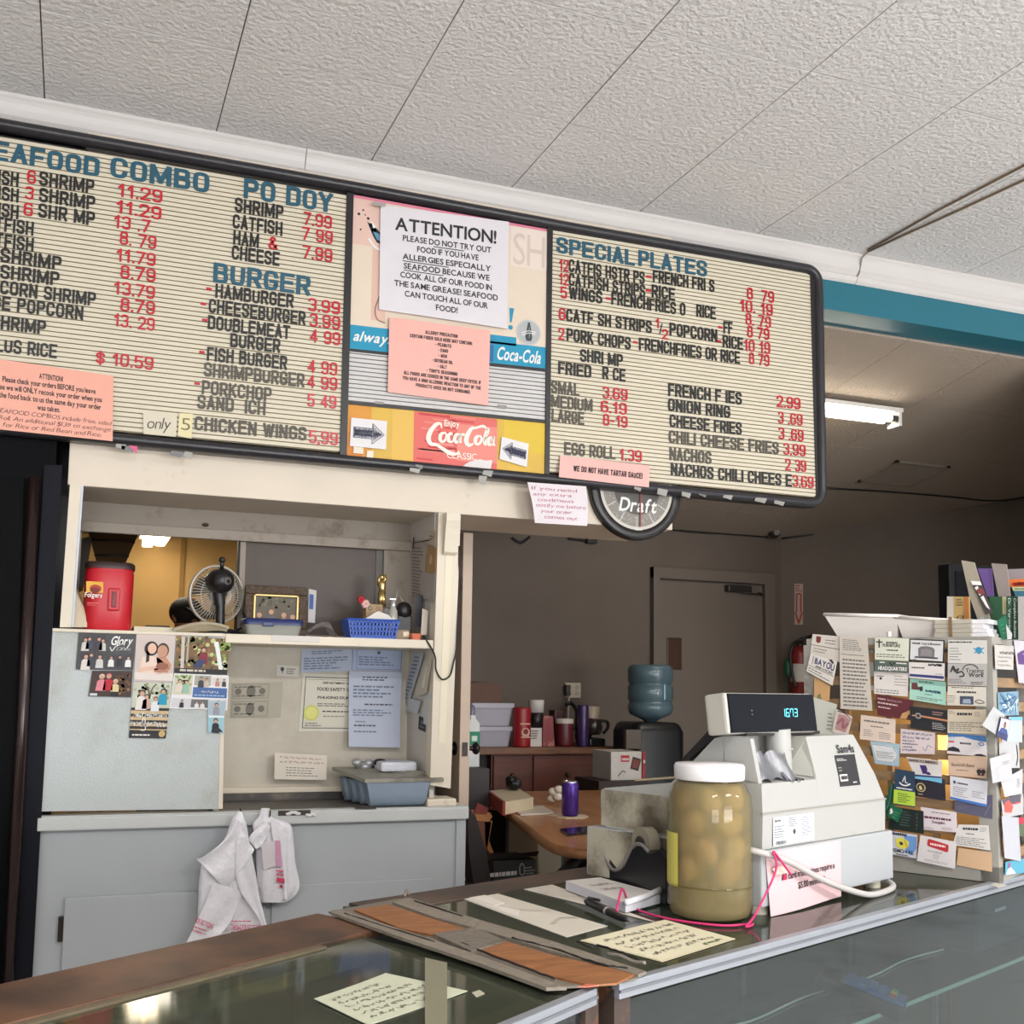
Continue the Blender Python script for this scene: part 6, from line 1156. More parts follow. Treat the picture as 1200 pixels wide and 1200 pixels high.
mb = MB(); mb.prism([(a.x, Y0+.05, zb_), (a.x, Y0+.05, a.z), (b.x, Y0+.05, b.z), (c.x, Y0+.05, c.z), (d.x, Y0+.05, zb_)], (0, .25, 0), P((92, 62, 46), .65, .08)); top(mb, 'cardboard_box', 'brown cardboard box on top of the stacked grey bins', 'box')
def can(name, lab, cat, xm, yt, yb, w, Y, c, lid=None, rough=.4, extra=None):
    ctr = at(xm, yb, Y=Y); zt = at(xm, yt, Y=Y).z; r = (at(xm+w/2, yb, Y=Y).x-at(xm-w/2, yb, Y=Y).x)/2; z0 = DZ
    t = thing(name, lab, cat, (ctr.x, Y, z0)); mb = MB(); lt = zt-(.02 if lid else 0)
    mb.lathe([(0, z0), (r*.96, z0), (r, z0+.01), (r, lt-.01), (r*.96, lt), (0, lt)], (ctr.x, Y, 0), P(c, rough, .06, 8), 24); b_ = part(mb, 'body', t)
    if lid: mb = MB(); mb.lathe([(r*1.04, lt-.012), (r*1.04, zt-.004), (r, zt), (0, zt)], (ctr.x, Y, 0), P(lid, .4, .03), 24); part(mb, 'lid', t)
    if extra: extra(t, b_, ctr, r, z0, zt)
    return t
def red_lab(t, b_, c, r, z0, zt):
    mb = MB(); s = Sheet(mb, [V((c.x-r*.6, c.y-r*1.01, zt-.1)), V((c.x+r*.7, c.y-r*1.01, zt-.1)), V((c.x+r*.7, c.y-r*1.01, zt-.2)), V((c.x-r*.6, c.y-r*1.01, zt-.2))]); s.rect(0, 0, .9, .1, ink((206, 150, 130))); s.disc(.5, .6, .03, ink((206, 160, 140))); s.disc(.5, .55, .018, ink((120, 20, 20)), 2); s.rect(.1, .85, .9, .95, ink((206, 160, 140))); mb.build('label', b_)
can('coffee_canister', 'dark red coffee canister right of the grey bins', 'canister', 611, 829, 875, 20, 6.5, (150, 28, 34), None, .4, red_lab)
# cup column on a coffee box
ctr = at(628, 870, Y=6.55); r = .05
mb = MB(); a, b = at(620, 853, Y=6.5), at(635, 874, Y=6.5); mb.box(a.x, 6.5, DZ, b.x, 6.6, a.z, P((206, 198, 190), .6), .004); s = Sheet(mb, [at(621, 854, Y=6.498), at(634, 854, Y=6.498), at(634, 868, Y=6.498), at(621, 868, Y=6.498)]); s.dashes(.1, .1, .95, .9, 4, ink((96, 92, 90))); top(mb, 'tea_box', 'small white printed box below the cup stack', 'box'); zt_ = a.z
t = thing('cup_stack', 'black and white foam cup stack on the small white box', 'cups', (ctr.x, 6.55, zt_)); z1 = at(628, 835, Y=6.55).z; z2_ = at(628, 820, Y=6.55).z
mb = MB(); mb.lathe([(0, zt_), (r*.8, zt_), (r*.95, z1), (0, z1)], (ctr.x, 6.55, 0), P((26, 22, 24), .4), 20); part(mb, 'cup', t)
mb = MB(); mb.lathe([(0, z1), (r, z1), (r*1.05, z2_-.01), (r*.95, z2_), (0, z2_)], (ctr.x, 6.55, 0), P((208, 202, 196), .6), 20); part(mb, 'cup', t)
mb = MB(); a, b = at(636, 839, Y=6.52), at(650, 873, Y=6.52); mb.prism([(a.x, 6.52, DZ), (b.x, 6.52, DZ), (b.x-.01, 6.53, a.z), (a.x+.01, 6.53, a.z)], (0, .06, 0), P((128, 32, 36), .35, .2, 14, stain=(190, 130, 110), sscale=12, sthr=.6)); top(mb, 'coffee_pouch', 'red and pink foil pouch beside the cup stack', 'pouch')
can('canister', 'maroon canister with a pale lid in the middle of the sideboard', 'canister', 661, 842, 875, 19, 6.55, (92, 26, 34), (196, 186, 176))
can('thermos', 'tall purple insulated tumbler standing on the sideboard', 'tumbler', 683, 826, 875, 12, 6.48, (56, 34, 82), None, .3)
mb = MB(); a = at(650, 832, Y=6.7); b = at(662, 872, Y=6.7); mb.box(a.x, 6.7, DZ, b.x, 6.8, a.z, P((70, 30, 30), .5), .01); top(mb, 'small_box', 'dark maroon pack behind the maroon canister', 'box')
# coffee maker
cmx0, cmx1 = at(689, 850, Y=6.55).x, at(706, 850, Y=6.55).x; ccx = (cmx0+cmx1)/2; cm = thing('coffee_maker', 'small drip coffee maker with glass carafe at right of the sideboard', 'coffee maker', (ccx, 6.6, DZ)); bk_ = P((26, 24, 26), .35, .05)
zz = lambda y: at(700, y, Y=6.55).z
mb = MB(); mb.box(cmx0-.01, 6.5, DZ, cmx1, 6.72, zz(865), bk_, .012); part(mb, 'base', cm)
mb = MB(); mb.box(cmx0-.01, 6.66, zz(865), cmx1-.02, 6.74, zz(830), bk_, .01); part(mb, 'column', cm)
mb = MB(); mb.lathe([(.045, zz(842)), (.06, zz(828)), (0, zz(828))], (ccx, 6.6, 0), P((176, 160, 140), .4, .05), 20); part(mb, 'filter_basket', cm)
mb = MB(); mb.lathe([(0, zz(861)), (.05, zz(861)), (.065, zz(853)), (.055, zz(845)), (.05, zz(843)), (0, zz(843))], (ccx, 6.58, 0), P((60, 48, 44), .1, .05, spec=.7), 22); cf = part(mb, 'carafe', cm)
mb = MB(); mb.tube(spline([(ccx+.05, 6.57, zz(845)), (ccx+.095, 6.56, zz(846)), (ccx+.1, 6.56, zz(853)), (ccx+.07, 6.57, zz(860))], 5), .011, bk_); mb.build('handle', cf)
# outlet with plug and cords
ox, oz = at(672, 809, Y=YB).x, at(672, 809, Y=YB).z; ot = thing('wall_outlet', 'pale double wall outlet plate above the sideboard', 'outlet', (ox, YB, oz-.06)); ivory = P((196, 184, 166), .45)
mb = MB(); mb.box(ox-.07, YB-.012, oz-.055, ox+.055, YB-.001, oz+.055, ivory, .004); part(mb, 'plate', ot)
for dx in (-.035, .025):
    for dzz in (-.022, .022): mb = MB(); mb.cyl((ox+dx, YB-.016, oz+dzz), (ox+dx, YB-.011, oz+dzz), .016, P((176, 164, 148), .4), 14); part(mb, 'socket', ot)
mb = MB(); mb.box(ox-.085, YB-.06, oz-.04, ox-.05, YB-.012, oz+.04, P((70, 60, 54), .5), .006); top(mb, 'plug', 'dark plug in the pale wall outlet', 'plug')
mb = MB(); mb.tube(spline([(ox-.06, YB-.05, oz-.04), (ox-.065, YB-.05, oz-.2), (ox-.07, YB-.1, oz-.3), (ox-.06, 6.9, DZ+.15), (ox-.05, 6.85, DZ+.01)], 5), .008, P((190, 180, 166), .5)); top(mb, 'cord', 'pale cord dropping from the outlet behind the canister', 'cord')
mb = MB(); mb.tube(spline([at(663, 826, Y=7.0), at(669, 824, Y=7.0), at(674, 830, Y=6.95), at(677, 842, Y=6.9), at(676, 868, Y=6.9)], 5), .014, bk_); top(mb, 'black_cord', 'thick black cord arching left of the purple tumbler', 'cord')
# sanitizer bottle behind the door edge
q0 = at(551, 870, Y=6.1); st = thing('spray_bottle', 'white bottle with green label half hidden by the door edge', 'bottle', (at(552, 893, Y=5.2).x, 5.2, .9)); bx_ = at(552, 870, Y=5.2).x; zf = lambda y: at(552, y, Y=5.2).z
wp_ = P((206, 208, 206), .4)
mb = MB(); loft(mb, [(zf(898), rrect(.035, .03, .012)), (zf(848), rrect(.035, .03, .012)), (zf(842), rrect(.015, .015, .006)), (zf(838), rrect(.015, .015, .006))], wp_, bx_+.005, 5.2); bb = part(mb, 'bottle_body', st)
mb = MB(); mb.box(bx_-.024, 5.166, zf(873), bx_+.036, 5.172, zf(857), ink((30, 130, 96))); mb.box(bx_-.01, 5.164, zf(868), bx_+.02, 5.167, zf(862), ink((206, 220, 210))); mb.build('label', bb)
mb = MB(); mb.lathe([(.016, zf(838)), (.016, zf(828)), (.006, zf(826)), (0, zf(826))], (bx_+.003, 5.2, 0), P((110, 110, 130), .3), 14); part(mb, 'cap', st)
mb = MB(); mb.box(bx_-.12, 5.05, 0, bx_+.045, 5.3, zf(898), P((60, 54, 54), .6)); top(mb, 'narrow_stand', 'dark narrow stand behind the open door edge carrying the bottle', 'stand')
# water cooler
wy = 6.2; wcx = at(762, 850, Y=wy).x; wx0, wx1 = at(738, 860, Y=wy-.1).x, at(798, 860, Y=wy-.1).x; wtop = at(760, 846, Y=wy).z
wc = thing('water_cooler', 'black water cooler with a blue upturned bottle before the back door', 'water cooler', ((wx0+wx1)/2, wy, 0))
mb = MB(); loft(mb, [(.0, rrect((wx1-wx0)/2, .17, .05)), (wtop-.06, rrect((wx1-wx0)/2, .17, .06)), (wtop-.015, rrect((wx1-wx0)/2*.93, .15, .06)), (wtop, rrect((wx1-wx0)/2*.8, .13, .05))], P((22, 20, 22), .35, .05), (wx0+wx1)/2, wy); part(mb, 'body', wc)
a, b = at(734, 855, Y=wy-.19), at(752, 878, Y=wy-.19); mb = MB(); mb.box(a.x, wy-.19, b.z, b.x, wy-.15, a.z, P((84, 72, 62), .4, .1), .005); part(mb, 'tap_panel', wc)
bw = (at(784, 810, Y=wy).x-at(737.5, 810, Y=wy).x)/2; zt_ = at(760, 779, Y=wy).z; zb_ = wtop-.002; H = zt_-zb_
watb = P((92, 116, 126), .15, .06, 5, spec=.6, trans=.2)
mb = MB(); mb.lathe([(.03, zb_), (.06, zb_+.02), (bw*.9, zb_+.05), (bw, zb_+.08), (bw, zb_+H*.3), (bw*.94, zb_+H*.33), (bw*.94, zb_+H*.37), (bw, zb_+H*.4), (bw, zb_+H*.62), (bw*.94, zb_+H*.65), (bw*.94, zb_+H*.68), (bw, zb_+H*.71), (bw, zb_+H*.92), (bw*.93, zb_+H*.98), (bw*.8, zt_), (0, zt_)], (wcx, wy, 0), watb, 32); wb = part(mb, 'bottle', wc, 'blue water bottle')
mb = MB(); mb.box(wcx+bw*.1, wy-bw-.004, zb_+H*.4, wcx+bw*.16, wy-bw+.02, zb_+H*.66, P((150, 190, 206), .2)); mb.build('bottle_handle', wb)
# white printed box beside it
a, b = at(716, 881, Y=5.72), at(752, 914, Y=5.72); bx2 = thing('printed_box', 'white box with red and black prints beside the water cooler', 'box', ((a.x+b.x)/2, 5.85, b.z))
mb = MB(); mb.box(a.x, 5.72, b.z, b.x, 5.96, a.z, P((196, 190, 184), .6), .004); s = Sheet(mb, [at(717, 882, Y=5.718), at(752, 882, Y=5.718), at(752, 913, Y=5.718), at(717, 913, Y=5.718)])
s.rect(.3, .1, .58, .35, ink((176, 50, 54))); s.words(.33, .3, .56, .1, ink((226, 206, 196)), 3); s.poly([(.7, .15), (.98, .25), (.88, .7), (.62, .6)], ink((52, 36, 36))); s.poly([(.72, .22), (.93, .29), (.86, .62), (.66, .54)], ink((120, 60, 50)), 2); s.stroke([(.2, .9), (.35, .7), (.45, .75)], .006, ink((90, 84, 80))); part(mb, 'box_body', bx2)
mb = MB(); mb.box(b.x, 5.71, b.z, b.x+.02, 5.76, a.z, P((150, 40, 48), .5), .003); mb.box(b.x+.004, 5.706, b.z+(a.z-b.z)*.6, b.x+.016, 5.711, b.z+(a.z-b.z)*.7, ink((206, 200, 196))); part(mb, 'red_side', bx2)
mb = MB(); mb.box(a.x-.1, 5.68, 0, b.x+.03, 6.0, b.z, P((50, 36, 30), .6, .06)); top(mb, 'low_stand', 'low dark stand under the white printed box', 'stand')
# ---- wooden table in the middle
TZ = .85; tt = lambda x, y: at(x, y, Z=TZ)
tb = thing('work_table', 'light brown wooden table with rounded corners behind the counter', 'table', (2.2, 4.6, 0))
tw = wood((156, 104, 60), (180, 126, 78), 3, (6, 1, 6), .35, .2)
A, Bq, Cq = tt(565, 928), tt(640, 982), tt(700, 996)
pts = [tuple(p)[:2] for p in spline([tt(565, 928), tt(590, 946), tt(615, 964), tt(634, 979), tt(650, 989), tt(672, 994), tt(700, 996)], 4)]
poly = [(x, y, TZ-.035) for x, y in pts]+[(2.75, 3.72, TZ-.035), (3.1, 5.6, TZ-.035)]
mb = MB(); mb.prism(poly, (0, 0, .035), tw); part(mb, 'tabletop', tb)
mb = MB(); e = [(x*1.0, y, TZ-.018) for x, y in pts]; mb.tube(e, .019, wood((120, 76, 42), (140, 92, 54), 3), 8); part(mb, 'edge_band', tb)
bl2 = P((20, 18, 20), .5, .05)
for (x, y) in ((2.55, 5.45), (2.05, 4.0), (2.6, 4.0), (2.9, 5.3)):
    mb = MB(); mb.box(x-.03, y-.03, 0, x+.03, y+.03, TZ-.036, bl2, .004); part(mb, 'leg', tb)
mb = MB(); mb.tube([at(640, 1040, Y=4.05), (2.03, 4.02, TZ-.06)], .022, bl2); mb.tube([(2.05, 4.0, .3), (2.6, 4.0, .3)], .02, bl2); mb.box(2.0, 3.97, TZ-.07, 2.65, 4.03, TZ-.036, bl2); part(mb, 'brace', tb)
# book with dark mouse, papers
def on_table(pts, z0, z1, m, name, lab, cat, Z=None):
    mb = MB(); q = [at(x, y, Z=Z or z1) for x, y in pts]; mb.prism([V((p.x, p.y, z0)) for p in q], (0, 0, z1-z0), m); return mb
book = thing('ledger_book', 'thick cream book with a red spine lying on the wooden table', 'book', tt(598, 940))
bq = [at(x, y, Z=TZ+.06) for x, y in ((574, 927), (607, 924), (625, 935), (592, 940))]
mb = MB(); mb.prism([V((p.x, p.y, TZ+.004)) for p in bq], (0, 0, .054), P((216, 200, 168), .6, .06, 30)); part(mb, 'pages', book)
mb = MB(); mb.prism([V((p.x, p.y, TZ)) for p in bq], (0, 0, .004), P((130, 50, 36), .5)); mb.prism([V((p.x, p.y, TZ+.058)) for p in bq], (0, 0, .004), P((206, 192, 164), .5)); mb.prism([bq[0]+V((-.012, 0, -.06)), bq[3]+V((-.012, 0, -.06)), bq[3]+V((.0, -.003, -.06)), bq[0]+V((0, 0, -.06))], (0, 0, .062), P((140, 48, 34), .5)); part(mb, 'cover', book)
m_ = at(602, 926, Z=TZ+.062); mb = MB(); blkk = P((26, 24, 26), .4, .1, 40)
mb.sphere((m_.x, m_.y, TZ+.062+.034), (.04, .055, .034), blkk, 14, 8)
for k in range(7): mb.sphere((m_.x+random.uniform(-.03, .03), m_.y+random.uniform(-.04, .03), TZ+.062+random.uniform(.03, .06)), .015, blkk, 7, 5)
top(mb, 'dark_clump', 'small knobbly black object sitting on the cream book', 'object')
mb = on_table(((600, 946), (636, 944), (650, 952), (610, 954)), TZ+.001, TZ+.009, P((206, 194, 180), .6, .05), '', '', ''); top(mb, 'papers', 'pale paper pad on the wooden table in front of the book', 'paper')
c = tt(668, 957); cr_ = (at(678, 950, Y=c.y).x-at(660, 950, Y=c.y).x)/2; zt_ = at(668, 915, Y=c.y).z; can_ = thing('drink_can', 'tall purple drink can on a napkin on the wooden table', 'can', (c.x, c.y, TZ+.004))
mb = MB(); mb.lathe([(0, TZ+.004), (cr_*.85, TZ+.004), (cr_, TZ+.014), (cr_, zt_-.02), (cr_*.88, zt_-.004)], (c.x, c.y, 0), P((74, 44, 132), .25, .12, 30, metal=.5, stain=(130, 110, 176), sscale=40, sthr=.68), 28); part(mb, 'can_body', can_)
mb = MB(); mb.lathe([(cr_*.9, zt_-.008), (cr_*.9, zt_), (cr_*.8, zt_), (cr_*.78, zt_-.006), (0, zt_-.006)], (c.x, c.y, 0), P((206, 206, 212), .2, .02, metal=.9), 28); part(mb, 'can_lid', can_)
mb = MB(); n = 14; mb.prism([(c.x+.085*math.cos(2*PI*k/n)*(1+.18*math.sin(k*2.4)), c.y+.09*math.sin(2*PI*k/n)*(1+.15*math.sin(k*3.1)), TZ+.0005) for k in range(n)], (0, 0, .003), P((206, 186, 156), .7, .05)); top(mb, 'napkin', 'crumpled tan napkin under the purple can', 'napkin')
c2 = tt(655, 944); mb = MB()
for k in range(5): mb.sphere((c2.x+random.uniform(-.02, .02), c2.y+.05+random.uniform(-.02, .02), TZ+.028+.012*k), (.028, .026, .02), P((216, 204, 190), .7), 7, 5)
top(mb, 'crumpled_tissue', 'white crumpled tissue left behind the purple can', 'tissue')
mb = on_table(((656, 971), (690, 968), (712, 972), (665, 977)), TZ+.001, TZ+.011, P((18, 18, 24), .12, .02, spec=.6), '', '', ''); top(mb, 'phone', 'black phone lying flat on the table near the purple can', 'phone')
# things below the table edge, left
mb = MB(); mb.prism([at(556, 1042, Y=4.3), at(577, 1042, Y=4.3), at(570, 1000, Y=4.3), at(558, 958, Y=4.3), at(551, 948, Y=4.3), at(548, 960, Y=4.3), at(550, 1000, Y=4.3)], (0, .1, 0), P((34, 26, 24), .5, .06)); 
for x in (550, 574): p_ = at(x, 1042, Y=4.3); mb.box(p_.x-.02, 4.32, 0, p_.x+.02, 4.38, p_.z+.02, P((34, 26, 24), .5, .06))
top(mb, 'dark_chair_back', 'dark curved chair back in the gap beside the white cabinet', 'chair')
cb = P((176, 116, 64), .6, .1, 8); cbx = thing('cardboard_box', 'torn brown cardboard box with a red print standing in the gap', 'box', at(567, 1010, Y=4.7))
mb = MB(); f = lambda x, y, Y=4.7: at(x, y, Y=Y); g0 = f(567, 1012)
mb.prism([f(558, 1012), f(568, 1012), f(576, 963), f(560, 963)], (0, .2, 0), P((110, 66, 40), .6, .08)); mb.prism([f(568, 963), f(577, 962), f(573, 985), f(582, 1008), f(578, 1010), f(569, 990)], (0, .01, 0), cb); mb.prism([f(557, 954), f(574, 952), f(577, 957), f(573, 963), f(558, 962)], (0, .14, 0), cb); part(mb, 'box_body', cbx)
mb = MB(); mb.prism([f(556, 952, 4.69), f(560, 941, 4.69), f(573, 947, 4.69), f(570, 954, 4.69)], (0, .012, 0), P((120, 34, 30), .5, .3, 40)); part(mb, 'red_print', cbx)
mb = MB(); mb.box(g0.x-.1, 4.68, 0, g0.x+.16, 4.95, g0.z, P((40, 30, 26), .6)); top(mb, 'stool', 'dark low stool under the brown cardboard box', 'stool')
a, b = at(572, 1012, Y=4.45), at(629, 1030, Y=4.45); tbx = thing('tool_box', 'black carton with white lettering on the floor behind the counter', 'box', ((a.x+b.x)/2, 4.5, 0)); blc = P((22, 20, 22), .5, .06)
mb = MB(); mb.box(at(578, 1020, Y=4.45).x, 4.45, 0, at(628, 1020, Y=4.45).x, 4.66, at(600, 1008, Y=4.45).z, blc, .005); bd = part(mb, 'carton', tbx)
mb = MB(); mb.prism([at(572, 1008, Y=4.46), at(629, 1003, Y=4.46), at(632, 998, Y=4.5), at(576, 1005, Y=4.5)], (0, .02, 0), blc); part(mb, 'flap', tbx)
mb = MB(); s = Sheet(mb, [at(573, 1018, Y=4.448), at(629, 1012, Y=4.448), at(629, 1032, Y=4.448), at(573, 1036, Y=4.448)]); s.words(.02, .58, .6, .3, ink((190, 184, 180))); s.dashes(.75, .1, 1, .8, 4, ink((150, 144, 140))); s.stroke([(.64, .5), (.64, .1), (.68, -.1), (.73, .1), (.73, .5), (.69, .6), (.64, .5)], .005, ink((150, 146, 140))); mb.build('print', bd)
mb = MB(); mb.box(at(630, 1000, Y=4.6).x, 4.6, 0, at(658, 1000, Y=4.6).x, 4.95, at(640, 972, Y=4.6).z, P((206, 194, 170), .5, .04), .005); top(mb, 'cream_cabinet', 'plain cream cabinet side under the wooden table', 'cabinet')
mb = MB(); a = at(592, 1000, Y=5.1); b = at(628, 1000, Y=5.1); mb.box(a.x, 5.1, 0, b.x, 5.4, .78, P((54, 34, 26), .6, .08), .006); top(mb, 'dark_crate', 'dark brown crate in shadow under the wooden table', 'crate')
# black screen behind the brochures, upper right
s_ = lambda x, y: at(x, y, Y=3.3)
tv = thing('monitor', 'black flat screen standing behind the brochure rack at far right', 'screen', (s_(1180, 750).x, 3.35, s_(1150, 748).z))
mb = MB(); a, b = s_(1112, 660), s_(1270, 750); mb.box(a.x, 3.3, b.z, b.x, 3.36, a.z, P((16, 15, 18), .5, spec=.15), .006); part(mb, 'casing', tv)
mb = MB(); mb.box(a.x+.03, 3.297, b.z+.03, b.x-.03, 3.301, a.z-.03, P((8, 8, 11), .3, 0, spec=.1)); part(mb, 'screen', tv)
mb = MB(); mb.box(a.x+.2, 3.31, 0, b.x-.2, 3.5, b.z, P((40, 36, 34), .6)); part(mb, 'stand', tv)
# ================================================================== display counters
CZ = 1.03; c_ = lambda x, y, z=CZ: at(x, y, Z=z)
def frame(o, ang): return Matrix.Translation(V(o)) @ Matrix.Rotation(ang, 4, 'Z')
brown = P((102, 70, 50), .45, .22, 7, stain=(62, 46, 36), sscale=5, sthr=.53, swid=.12, spec=.35)
alum = P((160, 164, 172), .35, .06, 30, metal=.5)
olive = P((132, 128, 104), .55, .1, 40, bump=.3, bscale=160)
postw = P((122, 74, 50), .5, .2, 6, stain=(66, 52, 46), sscale=4, sthr=.5, swid=.04)
topglass = glass((200, 208, 198), .75, .06, 1.4, .24, (112, 114, 98)); frontglass = glass((214, 224, 224), .9, .03, 1.5, .07, (116, 128, 130))
inner = P((104, 110, 102), .7, .08); dwood = P((84, 84, 76), .6, .1)
def case(name, lab, M, L, D, left_end=True, ledge=.0):
    t = bpy.data.objects.new(name, None); COL.objects.link(t); t.matrix_world = M; WM[t] = M; tag(t, lab, 'display case', 'glass display counters')
    b = MB(M); b.box(0, 0.02, -CZ, L, D, -.84, dwood); b.box(.03, D-.02, -.84, L-.03, D, -.03, dwood); b.box(.03, .03, -.845, L-.03, D-.02, -.835, inner); part(b, 'base', t)
    for y0, y1 in ((.0, .03), (D-.03, D)):
        for x0, x1 in ((0, .035), (L-.035, L)):
            b = MB(M); b.box(x0, y0, -.84, x1, y1, -.008, postw); part(b, 'corner_post', t)
    b = MB(M); b.box(.0, .03, -.84, .012, D-.03, -.03, inner); b.box(L-.012, .03, -.84, L, D-.03, -.03, inner); part(b, 'side_panel', t)
    b = MB(M); b.box(-.0, -.01, -.02, L-.02, .006, .003, alum, .002); b.box(0, -.012, -.011, L-.02, -.008, -.007, P((120, 124, 130), .4, .05, metal=.4)); part(b, 'aluminium_edge', t)
    b = MB(M); b.box(.036, .008, -.82, L-.036, .014, -.03, frontglass); part(b, 'front_glass', t)
    b = MB(M); b.box(.0, .006, -.008, L-.005, D-ledge, 0, topglass); part(b, 'top_glass', t)
    b = MB(M); b.box(.0, .012, -.0195, L, .06, -.0085, olive); part(b, 'front_rail', t)
    b = MB(M); b.box(.0, D-.05-ledge, -.03, L, D, -.0085, olive); 
    b.box(0.0, .06, -.03, .04, D-.05, -.0085, olive); b.box(L-.04, .06, -.03, L, D-.05, -.0085, olive); part(b, 'rear_rail', t)
    b = MB(M); b.box(.03, .055, -.222, L-.03, D-.035, -.214, glass((176, 190, 184), .8, .02, 1.5, .1)); b.box(.03, .052, -.222, L-.03, .055, -.214, P((150, 176, 166), .2, .05)); part(b, 'glass_shelf', t)
    b = MB(M)
    for x in np.arange(.15, L-.1, .55): b.box(x, D-.035, -.8, x+.02, D-.022, -.05, alum)
    part(b, 'shelf_standard', t)
    return t
RA = math.radians(21.8); RM = frame((.742, 1.392, CZ), RA); LR = 2.5; DR = .66
right = case('display_case', 'right glass display counter under the jar and the cash register', RM, LR, DR)
LA = math.radians(32.5); Lp = V((.716, 1.390, CZ)); ld = V((math.cos(LA), math.sin(LA), 0)); LL = 1.5
LM = frame(Lp-ld*LL, LA); DL = .6
left = case('display_case', 'left glass display counter with a brown ledge and an inside paper note', LM, LL, DL, ledge=.15)
b = MB(LM); b.box(-.0, DL-.15, -.008, LL+.055, DL+.012, .0058, brown, .003); part(b, 'brown_ledge', left, 'worn brown laminate ledge')
b = MB(LM); b.box(0, DL-.165, -.006, LL-.1, DL-.149, .003, P((104, 92, 72), .5, .2, 40)); part(b, 'ledge_edge_strip', left)
b = MB(RM); b.box(0.02, DR-.09, -.007, LR, DR+.01, .003, P((84, 66, 54), .5, .2, 8, stain=(56, 46, 40), sscale=5, sthr=.5), .002); part(b, 'rear_ledge', right)
# seam cover of worn boards and duct tape
seam = thing('seam_cover', 'worn brown boards duct-taped over the joint between the two counters', 'seam cover', c_(600, 1100))
zt = CZ+.007; cc = lambda x, y, z=zt: V((at(x, y, Z=CZ+.006).x, at(x, y, Z=CZ+.006).y, z))
duct = P((116, 107, 96), .55, .16, 12, bump=.5, bscale=50, stain=(72, 64, 56), sscale=6, sthr=.56); duct2 = P((128, 119, 106), .5, .14, 14, bump=.5, bscale=60)
bw_ = wood((126, 80, 46), (158, 102, 58), 5, (3, 14, 3), .5)
def slab(mb, px, z0, z1, m):
    q = [V((at(x, y, Z=z1).x, at(x, y, Z=z1).y, z0)) for x, y in px]; mb.prism(q, (0, 0, z1-z0), m)
mb = MB(); slab(mb, [(385, 1068), (478, 1051), (560, 1077), (650, 1103), (758, 1139), (742, 1147), (705, 1153), (645, 1157), (560, 1126), (470, 1095)], CZ+.0042, CZ+.0075, duct); part(mb, 'tape_base', seam)
mb = MB(); slab(mb, [(415, 1066), (455, 1060), (512, 1078), (560, 1092), (545, 1100), (520, 1098), (470, 1088)], CZ+.0075, CZ+.0105, bw_); part(mb, 'board', seam)
mb = MB(); slab(mb, [(556, 1110), (583, 1100), (640, 1117), (744, 1141), (722, 1152), (690, 1154), (640, 1142)], CZ+.0075, CZ+.0105, bw_); part(mb, 'board', seam)
for j, (px) in enumerate((((388, 1069), (400, 1066), (470, 1089), (552, 1116), (640, 1148), (664, 1156), (640, 1157), (560, 1128), (470, 1098)), ((460, 1057), (478, 1052), (560, 1078), (650, 1104), (757, 1138), (748, 1142), (640, 1112), (560, 1088), (510, 1075)), ((508, 1094), (556, 1086), (592, 1102), (552, 1114)))):
    mb = MB(); slab(mb, px, CZ+.0075, CZ+(.0125, .0118, .0136)[j], duct2 if j != 2 else duct); part(mb, 'duct_tape', seam)
blk2 = P((36, 30, 28), .6)
mb = MB()
for pts in ([(404, 1075), (450, 1090), (510, 1109)], [(486, 1060), (520, 1071), (542, 1078)], [(540, 1110), (580, 1126), (622, 1142), (650, 1152)], [(600, 1104), (650, 1117), (700, 1134), (735, 1140)], [(676, 1108), (692, 1115), (700, 1113), (726, 1120), (752, 1131)]):
    q = spline([cc(x, y, CZ+.0128) for x, y in pts], 6); mb.tube([V(p)+V((0, 0, random.uniform(-.0012, .0006))) for p in q], .0016, blk2, 5)
part(mb, 'torn_edge', seam)
for pts in ([(474, 1054), (477, 1050), (479, 1052)], [(712, 1124), (728, 1129), (742, 1133), (756, 1137)]):
    mb = MB(); mb.tube(spline([cc(x, y, CZ+.0135+.003*(i % 2)) for i, (x, y) in enumerate(pts)], 6), .0028, P((132, 124, 114), .4, .1, 40), 6); part(mb, 'tape_curl', seam)
mb = MB(); slab(mb, [(678, 1156), (688, 1153), (702, 1154), (690, 1156)], CZ+.0105, CZ+.012, P((206, 110, 92), .4)); part(mb, 'red_tape_end', seam)
# paper inside / on the left case
def flat(name, lab, cat, px, z, c, ins=None, curl=None, th=.0008, group=None, par=None):
    mb = MB(); s = Sheet(mb, [at(x, y, Z=z) for x, y in px], curl); s.eps = .0004; s.base(P(c, .6, .04, 10), 2, 2, th)
    if ins: ins(s)
    return top(mb, name, lab, cat, group)
flat('handwritten_note', 'pale handwritten note lying on the left glass counter', 'note', [(368, 1171), (452, 1141), (548, 1162), (432, 1202)], CZ+.0014, (196, 198, 174), lambda s: s.scrawl(.1, .1, .9, .9, 6, ink((120, 126, 104)), .0014), lambda u, v: .004*(u-.5)**2)
flat('clear_tape', 'wide clear tape strip across the left glass counter and its note', 'tape', [(498, 1122), (524, 1128), (524, 1202), (498, 1202)], CZ+.0062, (128, 124, 102))
flat('paper_scrap', 'tiny pale tape bit right of the note on the left counter', 'paper', [(553, 1163), (562, 1160), (568, 1164), (558, 1168)], CZ+.0012, (176, 172, 150))
